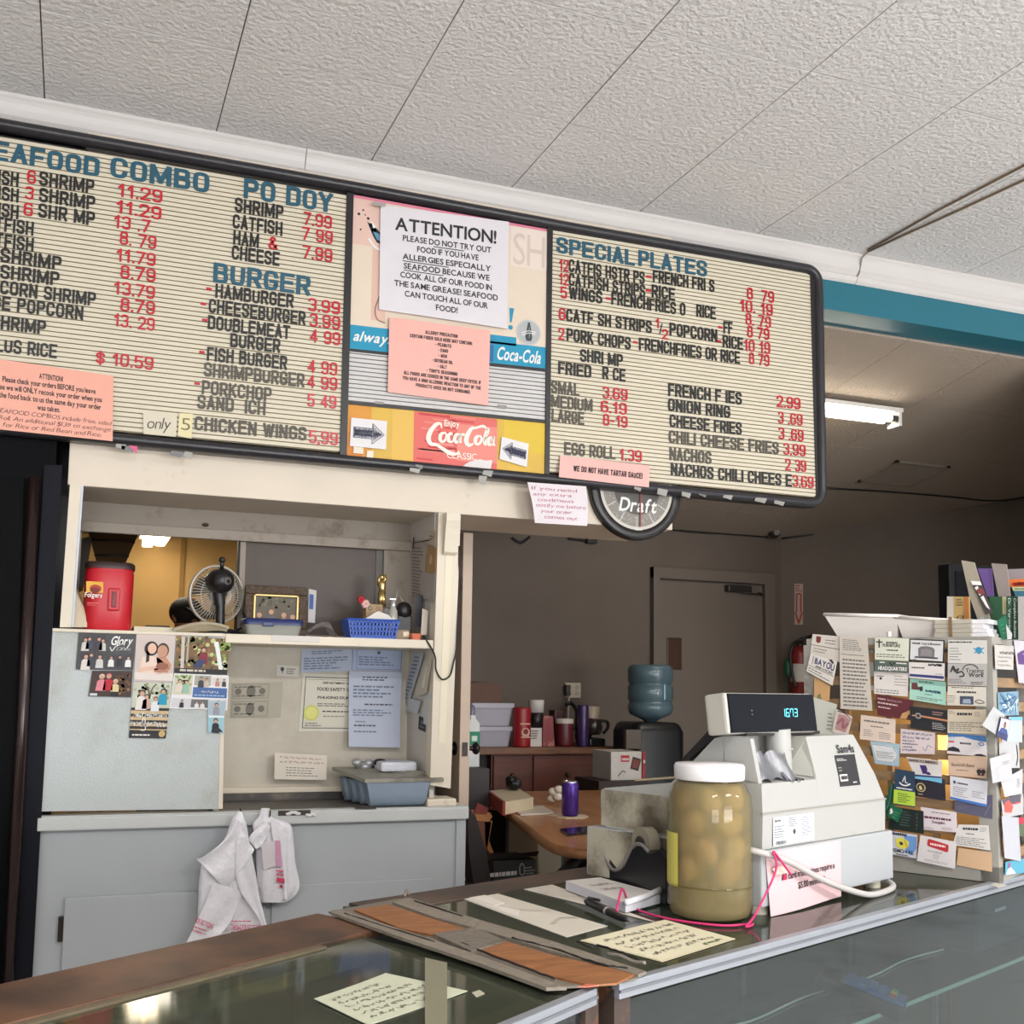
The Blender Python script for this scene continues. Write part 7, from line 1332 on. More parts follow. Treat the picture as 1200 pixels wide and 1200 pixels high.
# tape strips / old paper on the right case
pap = (206, 198, 184)
flat('paper_strip', 'long old white paper strip stuck along the counter behind the seam', 'paper', [(526, 1047), (566, 1042), (712, 1085), (664, 1098)], CZ+.001, (206, 198, 184), lambda s: (s.poly([(0, 0), (.5, .1), (.45, .5), (.1, .6)], ink((222, 214, 204)), 1), s.stroke([(.2, .2), (.5, .5), (.95, .6)], .006, ink((206, 198, 184))), s.stroke([(.3, .8), (.7, .75), (.98, .8)], .008, ink((184, 174, 158)))), group='old paper strips on the right counter')
flat('paper_strip', 'second old paper strip between the notepad and the first strip', 'paper', [(598, 1038), (640, 1034), (690, 1052), (770, 1081), (712, 1083)][:4], CZ+.0016, (210, 202, 188), lambda s: (s.stroke([(.1, .2), (.5, .5), (.95, .7)], .006, ink((220, 212, 198))), s.stroke([(.1, .7), (.6, .6), (.95, .65)], .006, ink((186, 176, 160)))), group='old paper strips on the right counter')
flat('paper_scrap', 'torn white scrap at the left end of the long paper strip', 'paper', [(528, 1045), (552, 1042), (592, 1058), (580, 1061)], CZ+.0024, (222, 214, 204))
def sgn(s):
    k_ = ink((58, 46, 44)); s.rect(.015, .02, .985, .98, ink((222, 214, 184)), 1)
    s.scrawl(.1, .1, .92, .86, 5, ink((92, 80, 74)), .0015, 3, .15); s.scrawl(.64, .84, .93, .97, 1, ink((110, 130, 80)), .0016, 3)
flat('handwritten_sign', 'cream handwritten sign lying in front of the egg jar', 'sign', [(680, 1102), (779, 1077.5), (862, 1100), (776, 1127)], CZ+.002, (214, 204, 170), sgn)
flat('paper_corner', 'curled pale paper corner at the foot of the card rack', 'paper', [(1156, 1034), (1160, 1033), (1180, 1037), (1170, 1040)], CZ+.002, (206, 202, 190))
# notepad and pen
np_ = thing('notepad', 'thick white notepad on the right counter beside the tape dispenser', 'notepad', c_(715, 1050)); zn = CZ+.022
q = [at(x, y, Z=zn) for x, y in ((663, 1032), (703, 1028), (775, 1047), (733, 1058))]
mb = MB(); mb.prism([V((p.x, p.y, CZ+.004)) for p in q], (0, 0, .017), P((206, 204, 212), .6, .03, 60)); part(mb, 'pad', np_)
mb = MB(); s = Sheet(mb, [V((p.x, p.y, zn)) for p in (q[0], q[1], q[2], q[3])]); s.base(P((222, 216, 210), .6, .02)); s.scrawl(.2, .2, .8, .6, 2, ink((170, 160, 156)), .001); part(mb, 'top_sheet', np_)
mb = MB(); e0, e1 = q[3], q[2]; mb.tube([e0+V((0, 0, .0)), (e0+e1)/2+V((0, 0, .002)), e1+V((0, 0, .008))], .006, P((222, 220, 224), .6)); part(mb, 'curled_edge', np_)
pz = CZ+.012; p1, p2 = at(686, 1056, Z=pz), at(736, 1079, Z=pz); pen = thing('pen', 'black click pen lying before the notepad, tied to a pink string', 'pen', p1); pb = P((24, 22, 26), .3, .03)
mb = MB(); d = p2-p1; mb.tube([p1, p1+d*.05, p1+d*.6, p1+d*.85, p2-d*.02], [.004, .0062, .0075, .0065, .003], pb, 10); part(mb, 'barrel', pen)
mb = MB(); mb.tube([p2-d*.02, p2+d*.05], [.0028, .0015], P((120, 118, 116), .3, metal=.7), 8); part(mb, 'tip', pen)
mb = MB(); mb.tube([p1+d*.08+V((0, 0, .009)), p1+d*.35+V((0, 0, .013))], .0028, pb, 6); part(mb, 'clip', pen)
mb = MB(); mb.tube([p1+d*.52, p1+d*.56], .0084, P((150, 146, 144), .4), 10); part(mb, 'grip_ring', pen)
# tape dispenser
td = thing('tape_dispenser', 'black desk tape dispenser with a clear roll beside the register', 'tape dispenser', c_(750, 1035))
qa, qb = at(706, 1032, Z=CZ+.01), at(780, 1057, Z=CZ+.01); ax_ = (V((qb.x, qb.y, 0))-V((qa.x, qa.y, 0))); TL = ax_.length; ax_.normalize(); nrm = V((-ax_.y, ax_.x, 0))
def tdp(t, z, o=0): return V((qa.x, qa.y, CZ+.004))+ax_*TL*t+nrm*o+V((0, 0, z))
dk_ = P((30, 29, 32), .3, .05)
pf = [(0.0, 0), (1, 0), (1.0, .085), (.92, .1), (.78, .088), (.62, .098), (.5, .088), (.38, .05), (.22, .035), (.1, .06), (-.02, .1), (-.06, .098), (.0, .04)]
mb = MB(); mb.prism([tdp(t, z) for t, z in pf], nrm*.045, dk_); part(mb, 'body', td)
mb = MB(); ctr = tdp(.56, .1); mb.cyl(ctr+nrm*.01, ctr+nrm*.035, .034, P((176, 166, 146), .2, .03, trans=.3), 26); ro = part(mb, 'tape_roll', td)
mb = MB(); mb.cyl(ctr+nrm*.007, ctr+nrm*.038, .016, P((60, 56, 54), .4), 18); mb.build('core', ro)
mb = MB(); mb.prism([tdp(.42, .118, .012), tdp(-.0, .112, .012), tdp(-.0, .112, .034), tdp(.42, .118, .034)], (0, 0, .0012), P((196, 190, 176), .2, .02)); part(mb, 'tape_tongue', td)
mb = MB(); mb.tube(spline([tdp(-.05, .102, -.001), tdp(.05, .06, -.001), tdp(.18, .036, -.001), tdp(.34, .048, -.001), tdp(.5, .092, -.001), tdp(.64, .102, -.001), tdp(.76, .092, -.001)], 5), .004, P((120, 116, 112), .3), 6); part(mb, 'rim_highlight_strip', td, 'grey strip standing in for the rim highlight')  # pale tube puts a highlight along the black rim into the shape
mb = MB(); mb.prism([tdp(-.06, .1), tdp(-.02, .1), tdp(-.02, .1, .04), tdp(-.06, .1, .04)], (0, 0, .006), P((150, 146, 140), .3, metal=.7)); part(mb, 'cutter', td)
# jar of eggs
jc = at(836, 1086, Z=CZ+.006); jr = .0775; jx, jy = c_(836, 1070).x, 0
jp = V((1.124, 1.738, CZ)); jx, jy = jp.x, jp.y; jt = CZ+.262
jar = thing('egg_jar', 'big glass jar of pickled eggs with a white lid on the right counter', 'jar', (jx, jy, CZ))
jprof = [(0, .001), (jr*.8, .001), (jr*.95, .008), (jr, .022), (jr, .2), (jr*.97, .222), (jr*.86, .24), (jr*.78, .247), (jr*.77, .262)]
mb = MB(); mb.lathe([(r, CZ+z) for r, z in jprof], (jx, jy, 0), glass((240, 238, 228), .8, .05, 1.3), 48); part(mb, 'glass_body', jar)
def murk(c, a):
    m = bpy.data.materials.new('brine'); m.use_nodes = True; N = m.node_tree.nodes; L = m.node_tree.links; N.remove(N['Principled BSDF'])
    t = N.new('ShaderNodeBsdfTransparent'); d = N.new('ShaderNodeBsdfDiffuse'); d.inputs[0].default_value = lin(c); mx = N.new('ShaderNodeMixShader'); 
    tc = N.new('ShaderNodeTexCoord'); n = N.new('ShaderNodeTexNoise'); n.inputs['Scale'].default_value = 9; L.new(tc.outputs['Object'], n.inputs['Vector']); r = N.new('ShaderNodeMapRange'); r.inputs['To Min'].default_value = a-.12; r.inputs['To Max'].default_value = a+.12; L.new(n.outputs['Fac'], r.inputs['Value'])
    L.new(r.outputs['Result'], mx.inputs[0]); L.new(t.outputs[0], mx.inputs[1]); L.new(d.outputs[0], mx.inputs[2]); L.new(mx.outputs[0], N['Material Output'].inputs[0]); return m
mb = MB(); k = .955; mb.lathe([(r*k, CZ+max(z, .004)) for r, z in jprof[:-1]]+[(0, CZ+.246)], (jx, jy, 0), murk((160, 147, 116), .6), 40); part(mb, 'brine', jar)
mb = MB(); mb.lathe([(jr*.8, jt-.012), (jr*.83, jt-.01), (jr*.84, jt+.012), (jr*.8, jt+.017), (0, jt+.018)], (jx, jy, 0), P((226, 222, 222), .4, .02), 44); part(mb, 'lid', jar)
mb = MB(); mb.lathe([(jr*1.004, CZ+.06), (jr*1.01, CZ+.062), (jr*1.004, CZ+.064)], (jx, jy, 0), glass((226, 222, 196), .9, .05, 1.4), 40); part(mb, 'moulded_ring', jar)
mb = MB(); vs = []
for z in (CZ+.06, CZ+.155): vs += [(jx+jr*1.006*math.cos(a), jy+jr*1.006*math.sin(a), z) for a in np.linspace(PI*1.06, PI*.82, 6)]
mb.add(vs, [(i, i+1, 7+i, 6+i) for i in range(5)], P((206, 196, 96), .5)); part(mb, 'label_edge', jar)
egg = P((220, 178, 116), .5, .1, 12); eggd = P((200, 150, 92), .5, .1, 12); random.seed(21)
eg = []
for k in range(16):
    lv, j = divmod(k, 4); a = j*PI/2+lv*.8+random.uniform(-.2, .2); r = .044; z = CZ+.085+lv*.043+random.uniform(-.006, .006)
    eg.append((jx+r*math.cos(a), jy+r*math.sin(a), z, a))
for k, (x, y, z, a) in enumerate(eg):
    mb = MB(Matrix.Translation((x, y, z)) @ Matrix.Rotation(a, 4, 'Z') @ Matrix.Rotation(random.uniform(-.8, .8), 4, 'X'))
    mb.sphere((0, 0, 0), (.0205, .0205, .027), egg if k % 3 else eggd, 14, 10); top(mb, 'pickled_egg', 'tan pickled egg in cloudy brine inside the white-lidded jar', 'egg', 'pickled eggs in the jar')
# ---- cash register
GA = math.radians(21.8); GO = V((1.211, 1.701, CZ)); GM = frame(GO, GA)
reg = bpy.data.objects.new('cash_register', None); COL.objects.link(reg); reg.matrix_world = GM; WM[reg] = GM; tag(reg, 'off-white cash register with a customer display, behind the egg jar', 'cash register')
rc = P((170, 169, 165), .42, .03, 5, stain=(150, 140, 118), sscale=5, sthr=.68, swid=.08); rc2 = P((166, 168, 170), .42, .03, 5)
grime = P((176, 168, 150), .5, .1, 7, stain=(92, 82, 66), sscale=6, sthr=.53, swid=.1)
RW = .5; RD = .43
b = MB(GM); b.box(0, 0, .018, RW+.008, RD, .12, rc2, .004); dwr = part(b, 'cash_drawer', reg)
b = MB(GM); b.box(-.0015, .05, .02, .0, RD-.005, .118, grime); b.build('grimy_side', dwr)
for x, y in ((.035, .03), (RW-.03, .03), (.035, RD-.04), (RW-.03, RD-.04)):
    b = MB(GM); b.cyl((x, y, 0.0), (x, y, .019), .017, P((222, 214, 196), .5), 16); b.build('foot', dwr)
# body: profile (depth, height); recess for the display pole on the left half
prf = [(.006, .121), (.004, .185), (.012, .24), (.03, .325), (.075, .327), (.195, .243), (.215, .228), (.39, .203), (.4, .195), (.4, .16), (.385, .121)]
prl = [(.006, .121), (.004, .185), (.006, .242), (.085, .252), (.09, .327), (.11, .322), (.195, .243), (.215, .228), (.39, .203), (.4, .195), (.4, .16), (.385, .121)]
b = MB(GM); x1 = .012; x2 = .215; x3 = .405
b.prism([(x1, y, z) for y, z in prl], (x2-x1, 0, 0), rc); 
# right block: right side slopes outwards to the bottom
n = len(prf); vs = [(x2, y, z) for y, z in prf]+[(.485-.085*max(0, (z-.2))/.127, y, z) for y, z in prf]
b.add(vs, [list(range(n))[::-1], list(range(n, 2*n))], rc); b.add(vs, [(i, (i+1) % n, n+(i+1) % n, n+i) for i in range(n)], rc)
b.prism([(x1, y, z) for y, z in ((.03, .325), (.09, .327), (.09, .242), (.012, .242))], (.012, 0, 0), rc)
bod = part(b, 'body', reg)
b = MB(GM); b.box(x1-.0012, .22, .125, x1+.001, .398, .2, grime); b.build('grimy_side', bod)
b = MB(GM); b.box(.008, .002, .186, .487, .0065, .189, P((150, 146, 138), .5)); b.build('seam_line', bod)
b = MB(GM); b.prism([(x1+.015, .11, .33), (x1+.015, .2, .262), (x1+.015, .2, .275), (x1+.015, .13, .34)], (.33, 0, 0), P((28, 26, 26), .4)); b.box(x1+.02, .05, .328, .3, .13, .334, P((34, 32, 32), .4)); tag(b.build('operator_cover', bod), 'black operator side cover')
b = MB(GM); b.box(.004, .028, .15, .0055, .036, .164, P((30, 26, 26), .5)); b.box(x1-.003, .04, .15, x1+.001, .055, .172, P((30, 28, 28), .5)); b.build('socket', bod)
# flap of foil and paper in the recess
b = MB(GM); b.grid(lambda u, v: (.02+.115*u, .013+.022*v-.006*math.sin(u*9), .246+.05*v+.005*math.sin(u*14+v*5)), 14, 5, P((118, 118, 122), .3, .15, 40, metal=.3)); b.grid(lambda u, v: (.1+.06*u, .004+.03*v, .243+.03*v*(1-u)+.004*math.sin(u*16)), 12, 5, P((120, 120, 128), .25, .15, 40, metal=.4)); b.build('foil_flap', bod)
b = MB(GM); b.prism([(x2-.005, .03, .322), (x2, .03, .322), (x2+.002, .012, .245), (x2-.02, .07, .25), (x2-.012, .09, .325)], (.0, 0, .002), P((168, 166, 158), .5)); b.build('recess_wall', bod)
b = MB(GM); b.cyl((.155, .055, .242), (.15, .055, .34), .024, rc, 20); b.cyl((.155, .055, .3), (.155, .055, .303), .026, rc, 20); pole = part(b, 'display_pole', reg)
# display head
DM = GM @ Matrix.Translation((.112, .045, .333)) @ Matrix.Rotation(math.radians(-4), 4, 'Z') @ Matrix.Rotation(math.radians(-7), 4, 'X')
b = MB(DM); b.box(-.135, 0, 0, .15, .05, .079, P((184, 180, 170), .4, .03), .006); dh = part(b, 'display_head', reg)
b = MB(DM); b.box(-.128, -.003, .002, .149, .002, .077, P((10, 13, 22), .15, .03, spec=.2), .002); dg_ = b.build('display_window', dh)
b = MB(DM); s = Sheet(b, [DM @ V((-.128, -.0035, .077)), DM @ V((.149, -.0035, .077)), DM @ V((.149, -.0035, .002)), DM @ V((-.128, -.0035, .002))]); b.M = Matrix(); s.eps = .0004
cy_ = P((96, 214, 236), .5, 0, emit=1.1)
seg = {'1': 'bc', '6': 'afedcg', '7': 'abcf', '3': 'abgcd'}
def seven(ch, u, v, w, h):
    P7 = {'a': ((0, 0), (1, 0)), 'b': ((1, 0), (1, .5)), 'c': ((1, .5), (1, 1)), 'd': ((0, 1), (1, 1)), 'e': ((0, .5), (0, 1)), 'f': ((0, 0), (0, .5)), 'g': ((0, .5), (1, .5))}
    for k in seg[ch]:
        (a, c), (d, e) = P7[k]; s.stroke([(u+a*w+.003*(1-c), v+c*h), (u+d*w+.003*(1-e), v+e*h)], .0018, cy_, 1, n=1)
for i, ch in enumerate('1673'): seven(ch, .585+i*.05, .4, .032, .2)
s.disc(.668, .6, .0014, cy_, 1, n=8); s.disc(.24, .44, .0018, ink((70, 110, 130)), 1, n=8); s.disc(.24, .54, .0018, ink((70, 110, 130)), 1, n=8); b.build('digits', dg_)
# prints on the front
def front(x0, z0, x1_, z1, y0, y1): return [GM @ V((x0, y1, z1)), GM @ V((x1_, y1, z1)), GM @ V((x1_, y0, z0)), GM @ V((x0, y0, z0))]
fy_ = lambda z: .012+(.03-.012)*(z-.24)/.085 if z > .24 else .004+.008*max(0, (z-.185))/.055
b = MB(); s = Sheet(b, front(.318, .285, .388, .312, fy_(.285)-.001, fy_(.312)-.001)); s.text('Sam4s', .0, .85, 1, .6, K, 2, 'b'); b.build('lettering', bod)
b = MB(); s = Sheet(b, front(.305, .222, .388, .285, fy_(.222)-.0012, fy_(.285)-.0012)); s.base(ink((40, 38, 42))); w_ = ink((216, 212, 206)); s.dashes(.06, .1, .6, .2, 2, w_, fill=.4); s.dashes(.06, .36, .3, .54, 2, ink((150, 146, 142)), fill=.4); s.rect(.05, .62, .42, .84, w_, 1); s.words(.08, .8, .39, .14, K, 3); s.dashes(.65, .86, .95, .94, 1, w_); tag(b.build('sticker', bod), 'square black sticker')
b = MB(); s = Sheet(b, front(.045, .125, .19, .178, .0025, .0025)); s.base(ink((214, 216, 220))); s.text('Sam4s', .02, .16, .17, .09, K, 2, 'b'); s.dashes(.02, .28, .3, .75, 5, ink((90, 92, 100)), fill=.35); s.dashes(.38, .05, .62, .4, 5, ink((96, 98, 106)), fill=.4); s.dashes(.68, .08, .98, .78, 9, ink((110, 112, 120)), fill=.35); s.rect(.37, 0, .375, .8, ink((120, 122, 130))); s.rect(.65, 0, .655, .8, ink((120, 122, 130))); s.rect(0, .79, 1, .8, ink((120, 122, 130)))
for k in range(22): s.rect(.05+k*.0115, .84, .05+k*.0115+random.choice((.004, .007)), .97, ink((50, 50, 56)), 1)
s.disc(.5, .58, .005, ink((70, 72, 80)), 1); tag(b.build('rating_label', bod), 'white rating label')
b = MB(); s = Sheet(b, [GM @ V((.012, -.0012, .116)), GM @ V((.285, -.0012, .118)), GM @ V((.285, -.004, .006)), GM @ V((.02, -.006, .001))], lambda u, v: .004*math.sin(u*5)*v); s.base(P((218, 182, 184), .6, .02)); s.eps = .0008
s.text('All card transactions require a', .16, .47, .9, .1, K, 2, 'b'); s.text('$5.00 minimum!', .36, .66, .75, .1, K, 2, 'b'); s.rect(.17, .39, .22, .47, ink((176, 30, 70)), 3); top(b, 'notice', 'pink card minimum notice taped on the front of the cash register', 'notice')
b = MB(); b.tube([GM @ V(p) for p in spline([(-.03, .05, .128), (-.005, -.012, .118), (.06, -.022, .098), (.16, -.026, .058), (.26, -.03, .026), (.34, -.034, .008), (.42, -.03, .0065), (.48, -.012, .008), (.498, .02, .014), (.485, .05, .014)], 7)], .0062, P((186, 181, 178), .45, .02), 10); top(b, 'power_cord', 'thick off-white cord drooping across the pink notice on the register', 'cord')
pk = P((206, 44, 108), .5, .03)
pts = [p1+d*.75+V((0, 0, .008)), at(729, 1042, Z=CZ+.045), at(737, 1058, Z=CZ+.01), at(752, 1068, Z=CZ+.004), at(790, 1078, Z=CZ+.004), V((jx-.03, jy-.085, CZ+.004)), V((jx+.03, jy-.088, CZ+.004)), at(874, 1086, Z=CZ+.005), at(886, 1070, Z=CZ+.02), GM @ V((.0, -.03, .09)), GM @ V((-.002, -.026, .122)), GM @ V((.012, -.028, .112)), GM @ V((.052, -.03, .076))]
mb = MB(); mb.tube(spline(pts, 6), .0022, pk, 6); top(mb, 'pink_string', 'bright pink string running from the pen past the jar to the register cord', 'string')
mb = MB(); s = Sheet(mb, [GM @ V((.022, -.009, .088)), GM @ V((.05, -.014, .092)), GM @ V((.062, -.018, .078)), GM @ V((.03, -.012, .076))]); s.base(P((240, 190, 176), .6)); top(mb, 'paper_flap', 'small folded pink paper tab where the string meets the register cord', 'paper')
# flat papers on the far side keyboard
mb = MB(); mb.prism([GM @ V(p) for p in ((.1, .24, .232), (.3, .24, .232), (.3, .38, .214), (.1, .38, .214))], (0, 0, .004), P((190, 172, 136), .6)); top(mb, 'cream_papers', 'cream papers lying on the keyboard side of the register', 'paper')
# in the right case: card reader, dark printer
cr_o = at(1022, 1172, Z=.845)+V((.02, .062, 0)); crd = thing('card_reader', 'blue handheld card reader inside the right display case', 'card reader', cr_o); M_ = Matrix.Translation(cr_o) @ Matrix.Rotation(RA+.35, 4, 'Z') @ Matrix.Rotation(-1.3, 4, 'X')
blc_ = P((44, 84, 140), .35, .04)
b = MB(M_); b.box(-.036, -.012, -.09, .036, .02, .08, P((24, 26, 30), .4), .01); part(b, 'housing', crd)
b = MB(M_); b.box(-.034, -.02, -.088, .034, -.01, .03, blc_, .006); kp = part(b, 'keypad', crd)
b = MB(M_)
for i in range(3):
    for j in range(4): b.box(-.026+i*.019, -.024, -.07+j*.02, -.012+i*.019, -.019, -.058+j*.02, P((70, 110, 160), .4) if j else P(((190, 60, 60), (206, 180, 60), (60, 160, 90))[i], .4))
b.build('keys', kp)
b = MB(M_); b.box(-.03, -.015, .036, .03, -.011, .07, P((14, 18, 26), .15)); part(b, 'screen', crd)
cdp = [RM @ V((x, y, -.21)) for x, y in ((.5, .2), (.62, .18), (.85, .2), (1.1, .19), (1.3, .21), (1.48, .2))]
mb = MB(); mb.tube(spline(cdp, 6), .0022, P((206, 206, 200), .5)); top(mb, 'pale_cord', 'pale cord lying along the glass shelf inside the right counter', 'cord')
pc = RM @ V((1.75, .33, 0)); prt = thing('receipt_printer', 'dark blue-black printer inside the right display case at the right edge', 'printer', (pc.x, pc.y, .817))
PM = frame((pc.x, pc.y, 0), RA)
b = MB(PM); b.box(-.24, -.2, .817, .3, .12, .955, P((34, 38, 52), .4, .04), .01); part(b, 'casing', prt)
b = MB(); s = Sheet(b, [PM @ V((-.14, -.202, .918)), PM @ V((-.07, -.202, .918)), PM @ V((-.07, -.202, .9)), PM @ V((-.14, -.202, .9))]); s.words(0, .8, .95, .5, ink((206, 206, 210))); part(b, 'lettering', prt)
# ================================================================== card rack
KO = V((1.94, 1.853, CZ)); ang = math.radians(120); kd = V((math.cos(ang), math.sin(ang), 0)); kn = V((math.sin(ang), -math.cos(ang), 0)); rd_ = V((math.cos(math.radians(27)), math.sin(math.radians(27)), 0))
KL, KW, KH = .43, .34, .55
kp_ = lambda u, w, z: KO+kd*u+rd_*w+V((0, 0, z))
rack = thing('card_rack', 'grey wooden rack covered with business cards at the right end of the counter', 'card rack', KO)
gpost = P((150, 146, 138), .55, .1, 6, stain=(120, 114, 104), sscale=6, sthr=.6); tan = wood((128, 102, 74), (152, 122, 88), 4, (3, 3, 14), .5)
def kbox(mb, u0, w0, z0, u1, w1, z1, m):
    vs = [kp_(u, w, z) for u in (u0, u1) for w in (w0, w1) for z in (z0, z1)]; mb.add(vs, [(0, 1, 3, 2), (4, 6, 7, 5), (0, 4, 5, 1), (2, 3, 7, 6), (0, 2, 6, 4), (1, 5, 7, 3)], m)
for u, w in ((0, 0), (KL-.03, 0), (0, KW-.03), (KL-.03, KW-.03)):
    mb = MB(); kbox(mb, u, w, .001, u+.038, w+.03, KH-.02, gpost); part(mb, 'post', rack)
mb = MB(); kbox(mb, 0, 0, KH-.02, KL, KW, KH-.004, gpost); part(mb, 'top_board', rack)
mb = MB(); kbox(mb, 0, 0, .001, KL, KW, .035, gpost); part(mb, 'bottom_board', rack)
for k in range(9):
    z = .04+k*.056
    mb = MB(); kbox(mb, .03, .006, z, KL-.03, .014, z+.022, tan); part(mb, 'slat', rack)
    mb = MB(); kbox(mb, .006, .03, z, .014, KW-.03, z+.022, tan); part(mb, 'slat', rack)
for k in range(3):
    mb = MB(); kbox(mb, .13+k*.1, .012, .03, .142+k*.1, .024, KH-.02, tan); part(mb, 'divider', rack)
mb = MB(); kbox(mb, .03, KW*.55, .04, KL-.03, KW*.56, .42, P((206, 172, 120), .6, .05)); part(mb, 'inner_panel', rack)
point('rack_glow_fill', kp_(.14, .13, .29), 1.0, (1, .72, .38), .02)  # added light without a fixture, gives the rack its warm inner glow
# cards: measured on the rack's two faces
def LF(o): return lambda x, y: atp(x, y, KO-kn*o, kn)
rn2 = V((rd_.y, -rd_.x, 0))
def RF(o): return lambda x, y: atp(x, y, KO+rn2*o, rn2)
_n = [0]
def kcard(name, lab, px, c, ins=None, o=None, face=LF, cat='card', group='cards on the left face of the rack', curl=None):
    _n[0] += 1; o = .003+.0011*(_n[0] % 9) if o is None else o; f = face(o); mb = MB(); s = Sheet(mb, [f(x, y) for x, y in px], curl); s.eps = .0004; s.base(P(c, .5, .02, 10), thick=.0005)
    if ins: ins(s)
    return top(mb, name, lab, cat, group)
zA = lambda *q: [(940+x/10, 740+y/10) for x, y in q]; zB_ = lambda *q: [(1030+x/8.571, 740+y/8.571) for x, y in q]; zC = lambda *q: [(1000+x/6.667, 860+y/6.667) for x, y in q]
k1 = ink((52, 48, 48)); k2 = ink((110, 106, 104)); wht_ = ink((232, 228, 224))
pd = lambda a, b: lambda s: (s.dashes(.1, .15, .9, .35, 1, k1, fill=.5), s.dashes(.08, .5, .9, .92, 4, k2, fill=.4))
kcard('flyer', 'white flyer with a dark red crest at the top left of the rack', zA((122, 30), (470, 60), (440, 360), (95, 270)), (206, 196, 186), lambda s: (s.poly([(.14, .08), (.3, .09), (.3, .34), (.22, .4), (.15, .33)], ink((112, 40, 40))), s.dashes(.45, .15, .95, .4, 2, k2, fill=.3), s.rect(.0, .5, 1, .53, k2), s.dashes(.1, .6, .6, .85, 2, k2, fill=.3)), .002)
kcard('card', 'tilted white card with big navy capitals at the left edge of the rack', zA((100, 255), (410, 355), (355, 635), (50, 465)), (214, 206, 198), lambda s: (s.stroke([(.14, .06), (.14, .52)], .0012, ink((60, 70, 120)), n=1), s.text('BAYOU', .22, .42, .95, .27, ink((34, 42, 92)), 2, 'b'), s.text('SERVICES', .28, .58, .93, .09, k1, 2, 'b'), s.rect(.02, .62, .98, .645, k2), s.dashes(.05, .7, .9, .95, 2, k2, fill=.35), s.poly([(.68, .02), (.8, -.02), (.92, .1), (.85, .14)], k1)), .012)
kcard('price_list', 'tall grey printed price list hanging on the rack', zA((435, 45), (765, 75), (822, 930), (450, 905)), (196, 186, 174), lambda s: (s.dashes(.12, .04, .95, .2, 6, k2, fill=.35), s.rect(.05, .25, .85, .258, k2), s.dashes(.1, .3, .95, .97, 13, k2, fill=.4, ragged=.2)), .007)
kcard('paper', 'tan paper strip under the tilted card', zA((140, 520), (330, 640), (318, 815), (140, 800)), (196, 152, 104), lambda s: s.poly([(.2, .8), (.4, .65), (.5, .95), (.2, .97)], ink((120, 120, 80))), .0045)
kcard('card', 'greenish white listing card partly behind the register display', zA((115, 765), (410, 855), (350, 1200), (110, 1200)), (196, 196, 184), lambda s: s.dashes(.7, .3, .98, .9, 5, k2, fill=.3), .006)
kcard('card', 'pink photo card with rounded top beside the register display', zA((400, 908), (590, 1000), (540, 1215), (350, 1180)), (206, 190, 182), lambda s: (s.poly([(.2, .15), (.6, .1), (.95, .25), (.8, .9), (.15, .85)], ink((176, 132, 128))), s.stroke([(.2, .6), (.5, .3), (.6, .7), (.85, .4)], .006, ink((150, 96, 104)), 2), s.stroke([(.1, .05), (.6, .02), (1, .2)], .002, k1)), .013)
def furn(s):
    s.stroke([(.13, .08), (.13, .46)], .003, k1, n=1); s.stroke([(.04, .2), (.23, .2)], .003, k1, n=1); s.words(.34, .25, .68, .08, k1); s.text('FURNITURE', .24, .4, .75, .13, k1, 2, 'b'); s.dashes(.35, .5, .8, .6, 1, k1); s.dashes(.05, .7, .95, .9, 2, k2, fill=.4)
kcard('card', 'pale green furniture shop card with a black cross', zB_((-40, 60), (303, 70), (297, 298), (-42, 282)), (206, 206, 188), furn)
kcard('card', 'dark green card with one long white capital word', zB_((-42, 282), (297, 302), (293, 416), (-48, 398)), (84, 94, 86), lambda s: (s.text('HEADQUARTERS', .12, .85, .96, .3, wht_, 2, 'b'), s.dashes(.15, .1, .4, .3, 1, wht_), s.stroke([(.45, .15), (.52, .4), (.6, .15)], .003, k1), s.dashes(.65, .1, .95, .3, 1, wht_)))
kcard('card', 'plain white printed card under the dark green card', zB_((-50, 400), (296, 418), (290, 655), (-48, 625)), (214, 206, 200), lambda s: (s.dashes(.08, .15, .35, .25, 1, k2), s.disc(.2, .3, .003, k1), s.dashes(.6, .1, .98, .6, 4, k2, fill=.2), s.dashes(.05, .75, .95, .95, 2, k2, fill=.35)))
kcard('card', 'white card with black border picturing a grey headstone', zB_((308, 72), (660, 88), (652, 318), (302, 296)), (34, 32, 34), lambda s: (s.rect(.03, .05, .965, .93, ink((206, 204, 204))), s.text('Vault & Monument', .35, .24, .9, .1, k1, 2, 'b'), s.words(.08, .24, .32, .09, k1), s.poly([(.27, .76), (.26, .42), (.33, .33), (.5, .3), (.66, .34), (.73, .42), (.73, .78)], ink((112, 108, 110)), 2), s.poly([(.33, .74), (.34, .46), (.5, .4), (.66, .46), (.66, .75)], ink((134, 128, 130)), 3), s.rect(.17, .77, .83, .84, ink((70, 66, 68)), 3), s.dashes(.1, .85, .25, .95, 1, k2)))
kcard('card', 'white card with a navy stripe along its foot', zB_((300, 308), (662, 320), (658, 496), (302, 465)), (212, 204, 200), lambda s: (s.rect(.02, .74, .98, .9, ink((52, 56, 112))), s.dashes(.08, .25, .5, .4, 1, k1), s.scrawl(.55, .0, .95, .22, 1, k1, .002, 2, 0), s.dashes(.75, .6, .95, .68, 1, k2)))
